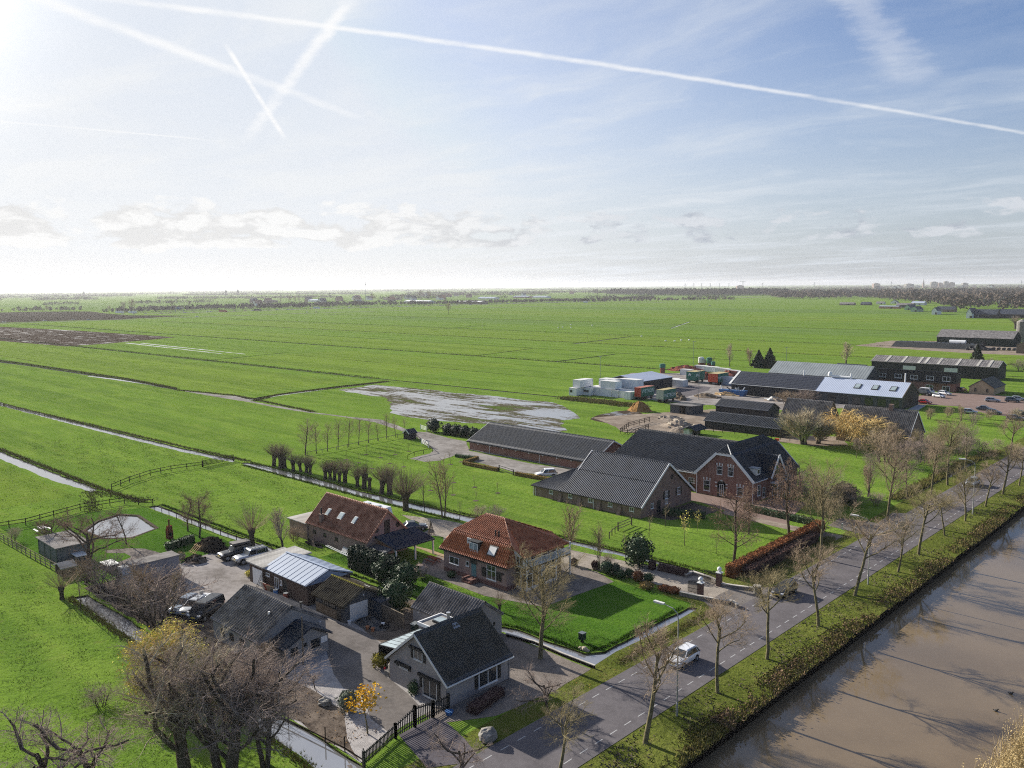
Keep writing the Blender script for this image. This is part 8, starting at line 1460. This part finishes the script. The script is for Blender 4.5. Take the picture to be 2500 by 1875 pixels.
for k, (d_, hgt, n, sp) in enumerate(((2600, 11, 1500, 90), (3500, 13, 2600, 160), (4900, 15, 3000, 400), (7500, 17, 3000, 900), (12000, 20, 2600, 1800))):
    a = rs.uniform(R(43.8-36), R(43.8+36), n); q = d_+rs.normal(0, sp, n)*.5+d_*.07*np.sin(a*9+k*2); P = np.stack([-np.sin(a)*q, np.cos(a)*q], 1); keep = (np.sin(a*23+k*1.7)+np.sin(a*51+k)) > (-1.1 if k > 1 else (.1 if k == 0 else -.6)); wood('distant_woodland', P[keep], WOODM if k % 2 else WOODM2, hgt, 20+k, 12, 2.2+k*.7)
# far houses among the trees, each one a house; church towers, blocks and masts on the skyline
HW = (CREAM2, BRK_BRN, CREAM, BRK_RED); HR = (T_GREY, T_DARK, T_BARN, T_RED)
HWN, HRN = ('white', 'brown', 'cream', 'red brick'), ('grey', 'black', 'brownish', 'orange')
def farhouse(k, x, y, s, lab, group):
    lab = f'{HWN[k % 4]} walled {lab} with {HRN[(k*7+k//3) % 4]} roof'
    h = thing('far_house', lab, 'house', (x, y), group=group); w, l, z = 9*s, 12*s, 3.5*s; wm, rm = HW[k % 4], HR[(k*7+k//3) % 4]
    mb = MB(); mb.prism([(x, y, 0), (x+w, y, 0), (x+w, y, z), (x+w/2, y, z*2.3), (x, y, z)], (0, l, 0)); mb.build('wall', wm, h)
    mb = MB(); mb.prism([(x-.5, y-.5, z), (x+w/2, y-.5, z*2.42), (x+w+.5, y-.5, z), (x+w+.5, y-.5, z+.4), (x+w/2, y-.5, z*2.42+.5), (x-.5, y-.5, z+.4)], (0, l+1, 0)); mb.build('roof', rm, h)
VG = 'houses of the far village among bare trees'
for k, q in enumerate(blob([(-1073.78, 2806.43), (-570.46, 1764.66), (-376.28, 1367.45), (-286.76, 1289.8), (300, 2300), (-700, 2600), (-1000, 2300)], 70)): farhouse(k, q[0], q[1], 1.0+.3*(k % 3), 'gabled house among bare trees of the far village', VG)
for k, q in enumerate(blob([(200, 3000), (900, 6500), (-2600, 7000), (-1300, 3200)], 60)): farhouse(k, q[0], q[1], 2.0+.5*(k % 3), 'tiny house near the skyline on the right', 'houses near the skyline at right')
for k, q in enumerate(blob([(-1500, 700), (-1900, 900), (-3300, 3000), (-2600, 3200)], 30)): farhouse(k, q[0], q[1], 1.5, 'small farmhouse beyond the motorway', 'farmhouses beyond the motorway')
def at_dir(px_, dist): 
    a = math.atan2(px_-1250, 2050); h = R(43.8)-a; return (-math.sin(h)*dist, math.cos(h)*dist)
for k, (px_, d_, w, hh_, lab) in enumerate(((2135, 7000, 60, 52, 'flat topped block on the skyline left of the church spire'), (2275, 7000, 55, 62, 'leftmost of the tower blocks right of the spire'), (2290, 7050, 40, 52, 'low block beside the leftmost tower block'), (2304, 7000, 40, 66, 'tallest tower block on the skyline'), (2318, 7000, 45, 56, 'tower block right of the tallest one'), (2350, 7200, 50, 48, 'single block at the right end of the skyline group'), (1805, 6000, 60, 42, 'square building with crane on the skyline'), (2215, 6800, 70, 44, 'wide pale building just before the spire'))):
    x, y = at_dir(px_, d_); h = thing('tower_block', lab, 'tower block', (x, y)); mb = MB(); hh_ *= .72; mb.box((x, y, hh_/2), (w*.8, w*.6, hh_), R(43)); mb.build('wall', (BRK_BRN, STONE)[k % 2], h); mb = MB(); mb.box((x, y, hh_+2), (w*.4, w*.3, 4), R(43)); mb.build('roof_hut', R_FELT, h)
for k, (px_, d_, hh_, lab) in enumerate(((2250, 7000, 70, 'tall thin church spire among the tower blocks'), (558, 5200, 40, 'left church spire on the hazy left skyline'), (587, 5200, 40, 'right church spire on the hazy left skyline'), (213, 5600, 34, 'small church tower far left'))):
    x, y = at_dir(px_, d_); h = thing('church', lab, 'church', (x, y)); mb = MB(); mb.box((x, y, hh_*.25), (11, 11, hh_*.5), R(43)); mb.build('tower', BRK_BRN, h); mb = MB(); mb.cyl((x, y, hh_*.5), 7, hh_*.5, 8, .3); mb.build('spire', T_GREY, h)
x, y = at_dir(1812, 6000); h = thing('tower_crane', 'tower crane above the square building on the skyline', 'crane', (x, y)); box_part(h, 'mast', ZINC, x-1.5, x+1.5, y-1.5, y+1.5, 0, 62); mb = MB(); mb.box((x, y, 60), (44, 2, 2), R(43.8)); mb.build('jib', ZINC, h)
def pylon(px_, d_, hh_, k):
    x, y = at_dir(px_, d_); h = thing('pylon', f'{ORD[k]} electricity pylon on the skyline counting from the left', 'pylon', (x, y), group='pylons on the skyline'); mb = MB()
    for sx in (-3, 3): mb.beam((x+sx, y, 0), (x+sx*.15, y, hh_), .9)
    mb.build('mast', ZINC, h); mb = MB(); mb.box((x, y, hh_*.72), (22, .8, .8), R(43.8)); mb.box((x, y, hh_*.88), (15, .8, .8), R(43.8)); mb.build('cross_arm', ZINC, h)
for k, px_ in enumerate((1672, 1693, 1712, 1733, 1755, 1778, 1860, 1985, 2172, 2488)): pylon(px_, 5200+90*k, 50, k)
x, y = (-1709.95, 1261.22); h = thing('radio_mast', 'thin tall mast beside the motorway', 'mast', (x, y)); mb = MB(); mb.cyl((x, y, 0), .6, 52, 6, .25); mb.cyl((x, y, 44), 1.1, 4, 6); mb.build('pole', ZINC, h)
# motorway traffic and the small road in the fields
TRM = 'vehicles on the far motorway'
def farcar(k, x, y, s=1.0, truck=False, m=None, rz=0.0, lab=''):
    h = thing('far_lorry' if truck else 'far_car', lab, 'lorry' if truck else 'car', (x, y, .05), rz, TRM); mb = MB()
    if truck: mb.bx(-1.3, 1.3, -6, 4.4, 1.0, 4.0)
    else: mb.bx(-.9, .9, -2.1, 2.1, .35, .95)
    mb2 = MB(); 
    if truck: mb2.bx(-1.25, 1.25, 4.6, 6.8, .6, 3.2)
    else: mb2.prism([(-.8, -1.8, .95), (-.8, 1.0, .95), (-.8, .3, 1.5), (-.8, -1.4, 1.5)], (1.6, 0, 0))
    for b_, nm, mm in ((mb, 'body', m), (mb2, 'cab' if truck else 'windows', m if truck else GLASS)):
        me = bpy.data.meshes.new(nm); me.from_pydata(b_.v, [], b_.f); link_mesh(nm, me, mm, h)
CM = (P_WHITE, P_SILVER, P_BLACK, P_WHITE, P_GREY, P_RED, P_BLUEG)
rs = np.random.default_rng(9)
for k in range(56):
    y = 520+k*19+rs.uniform(-5, 5); x = -1334+(k % 2)*9+(max(0, y-900)*.082); farcar(k, x, y, m=CM[k*3 % 7], lab='tiny '+('white', 'silver', 'black', 'white', 'grey', 'red', 'blue grey')[k*3 % 7]+(' car on the nearer lane of the far motorway' if k % 2 else ' car on the farther lane of the far motorway'))
for p, m, lab in (((-1301.17, 734.06), TRIM, 'dark lorry on the far motorway'), ((-1329.92, 869.51), CREAM2, 'white lorry on the far motorway'), ((-1285.86, 663.76), REDP, 'red lorry on the far motorway'), ((-1397.6, 543.29), CREAM2, 'white tanker lorry far left on the motorway'), ((-1376.17, 555.2), CREAM2, 'second white lorry far left on the motorway'), ((-1180.96, 1470), CREAM2, 'white lorry before the motorway shrubs')): farcar(0, p[0], p[1], truck=True, m=m, lab=lab)
for p, m, lab in (((-1140.99, 308.01), P_WHITE, 'white van on the field road at the left edge'), ((-1144.61, 354.16), P_SILVER, 'light car on the field road far left'), ((-1138.98, 385.55), P_SILVER, 'second light car on the field road'), ((-1134.97, 402.36), P_SILVER, 'third light car on the field road'), ((-1117.01, 538.23), P_WHITE, 'white car farthest along the field road'), ((-1152.72, 736.06), P_WHITE, 'white car on the field road below the motorway'), ((-1138.61, 743.73), P_GREY, 'grey car on the field road below the motorway'), ((-858.62, 1385.62), P_WHITE, 'white car in the far right meadow road'), ((-788.34, 1336.34), P_BLUEG, 'blue grey car in the far right meadow road')): farcar(0, p[0], p[1], m=m, lab=lab)
x, y = (-1357.86, 624.65); h = thing('sign_gantry', 'blue sign gantry over the far motorway', 'gantry', (x, y)); box_part(h, 'beam', ZINC, x-14, x+14, y-.5, y+.5, 7, 8.4); box_part(h, 'post', ZINC, x-14.4, x-13.8, y-.4, y+.4, 0, 7.8); box_part(h, 'post', ZINC, x+13.8, x+14.4, y-.4, y+.4, 0, 7.8); box_part(h, 'sign_panel', BLUE, x-8, x+2, y-.8, y-.5, 6, 9)
for k, (p, w, rm) in enumerate((((-2101.63, 1202.47), 40, R_LIGHT), ((-2050.95, 1314.23), 55, R_LIGHT), ((-2101.31, 1616.27), 60, T_GREY), ((-1608.21, 1299.63), 90, CREAM2), ((-1419.26, 1297.31), 80, CREAM2), ((-1866.92, 1798.22), 70, R_LIGHT), ((-1946.09, 2036.6), 70, R_LIGHT), ((-1863.84, 2043.95), 60, R_LIGHT))): farm('motorway_building', f'{ORD[k]} low flat building along the motorway counting from the left', p, w, 24, 5, 7, 'X', CREAM if k % 2 else BRK_BRN, rm, 'building', 'low buildings along the motorway')
# single trees along the motorway
for k, (p, key, w) in enumerate((((-1592.96, 496.97, 12.74), 'tall0', 1.3), ((-1607.46, 489.1, 10.54), 'row0', 1.4), ((-1619.61, 482.5, 7.2), 'row1', 1.4), ((-1641.63, 470.54, 7.23), 'row2', 1.4), ((-1454.87, 548.83, 12.88), 'tall1', 1.4), ((-1428.04, 563.53, 20.27), 'tall2', 1.2), ((-1438.94, 580.62, 24.24), 'tall0', 1.2), ((-1614.75, 728.98, 17.59), 'tall1', 1.3), ((-1578.28, 746.97, 17.46), 'tall2', .9), ((-1748.25, 891, 14.16), 'row0', 1.0), ((-1770.31, 1084.27, 23.01), 'tall0', .7), ((-1756.64, 1089.85, 22.94), 'tall1', .7), ((-1746.43, 1094.02, 21.37), 'tall2', .7), ((-1724.44, 1032.46, 17.78), 'row1', 1.3), ((-1707.23, 1184.08, 17.11), 'tall1', 1.4), ((-1669.75, 1198.82, 16.99), 'tall2', 1.4), ((-1845.83, 1384.69, 24.34), 'tall0', 1.3), ((-1841.46, 1481.4, 19.69), 'tall1', 1.0), ((-1870.46, 1573.67, 31.53), 'tall2', 1.3), ((-1845.2, 1581.38, 30.27), 'tall0', 1.2))): tree(key, p, f'{ORD[k]} single bare tree along the far motorway counting from the left', group='single trees along the far motorway', wide=w)
# grazing sheep and cattle, white dots in the far meadows
for k, p in enumerate(((-499.29, 582.3), (-498.97, 587.85), (-527.66, 634.37), (-499.67, 632.07), (-489.91, 588.65), (-318.71, 483.19), (-313, 493.63), (-309.45, 497.82), (-311.84, 483.66), (-360.51, 514.68))):
    h = thing('sheep', 'white sheep grazing as a dot in the far meadow', 'sheep', p, group='sheep in the far meadows'); x, y = p; mb = MB(); mb.ball((x, y, .75), .62, 8, 6, .62); mb.ball((x+.75, y, .8), .24, 7, 5, 1.1); mb.cyl((x+.45, y, .62), .18, .35, 6)
    for sx in (-.35, .35):
        for sy in (-.2, .2): mb.cyl((x+sx, y+sy, 0), .07, .6, 5)
    mb.build('body', CREAM2, h)
# the protos stay out of the picture: remove the sources that were only copied from
for t, H in TREES.values(): drop(t)

# ------------------------------------------------------------------ the air: thin even haze, the sky lies outside it
mb = MB(); mb.bx(-17000, 3500, -200, 17000, -3.0, 96.0); hz = mb.build('haze', mat('haze_placeholder', (1, 1, 1)), kind='stuff'); m = bpy.data.materials.new('haze_air'); m.use_nodes = True; n = NT(m.node_tree); n.n.clear()
v = n.new('ShaderNodeVolumePrincipled'); v.inputs['Color'].default_value = (.93, .95, 1.0, 1); v.inputs['Density'].default_value = HAZE_DENSITY; v.inputs['Anisotropy'].default_value = .3
n.l.new(v.outputs[0], n.new('ShaderNodeOutputMaterial').inputs['Volume']); hz.data.materials.clear(); hz.data.materials.append(m)
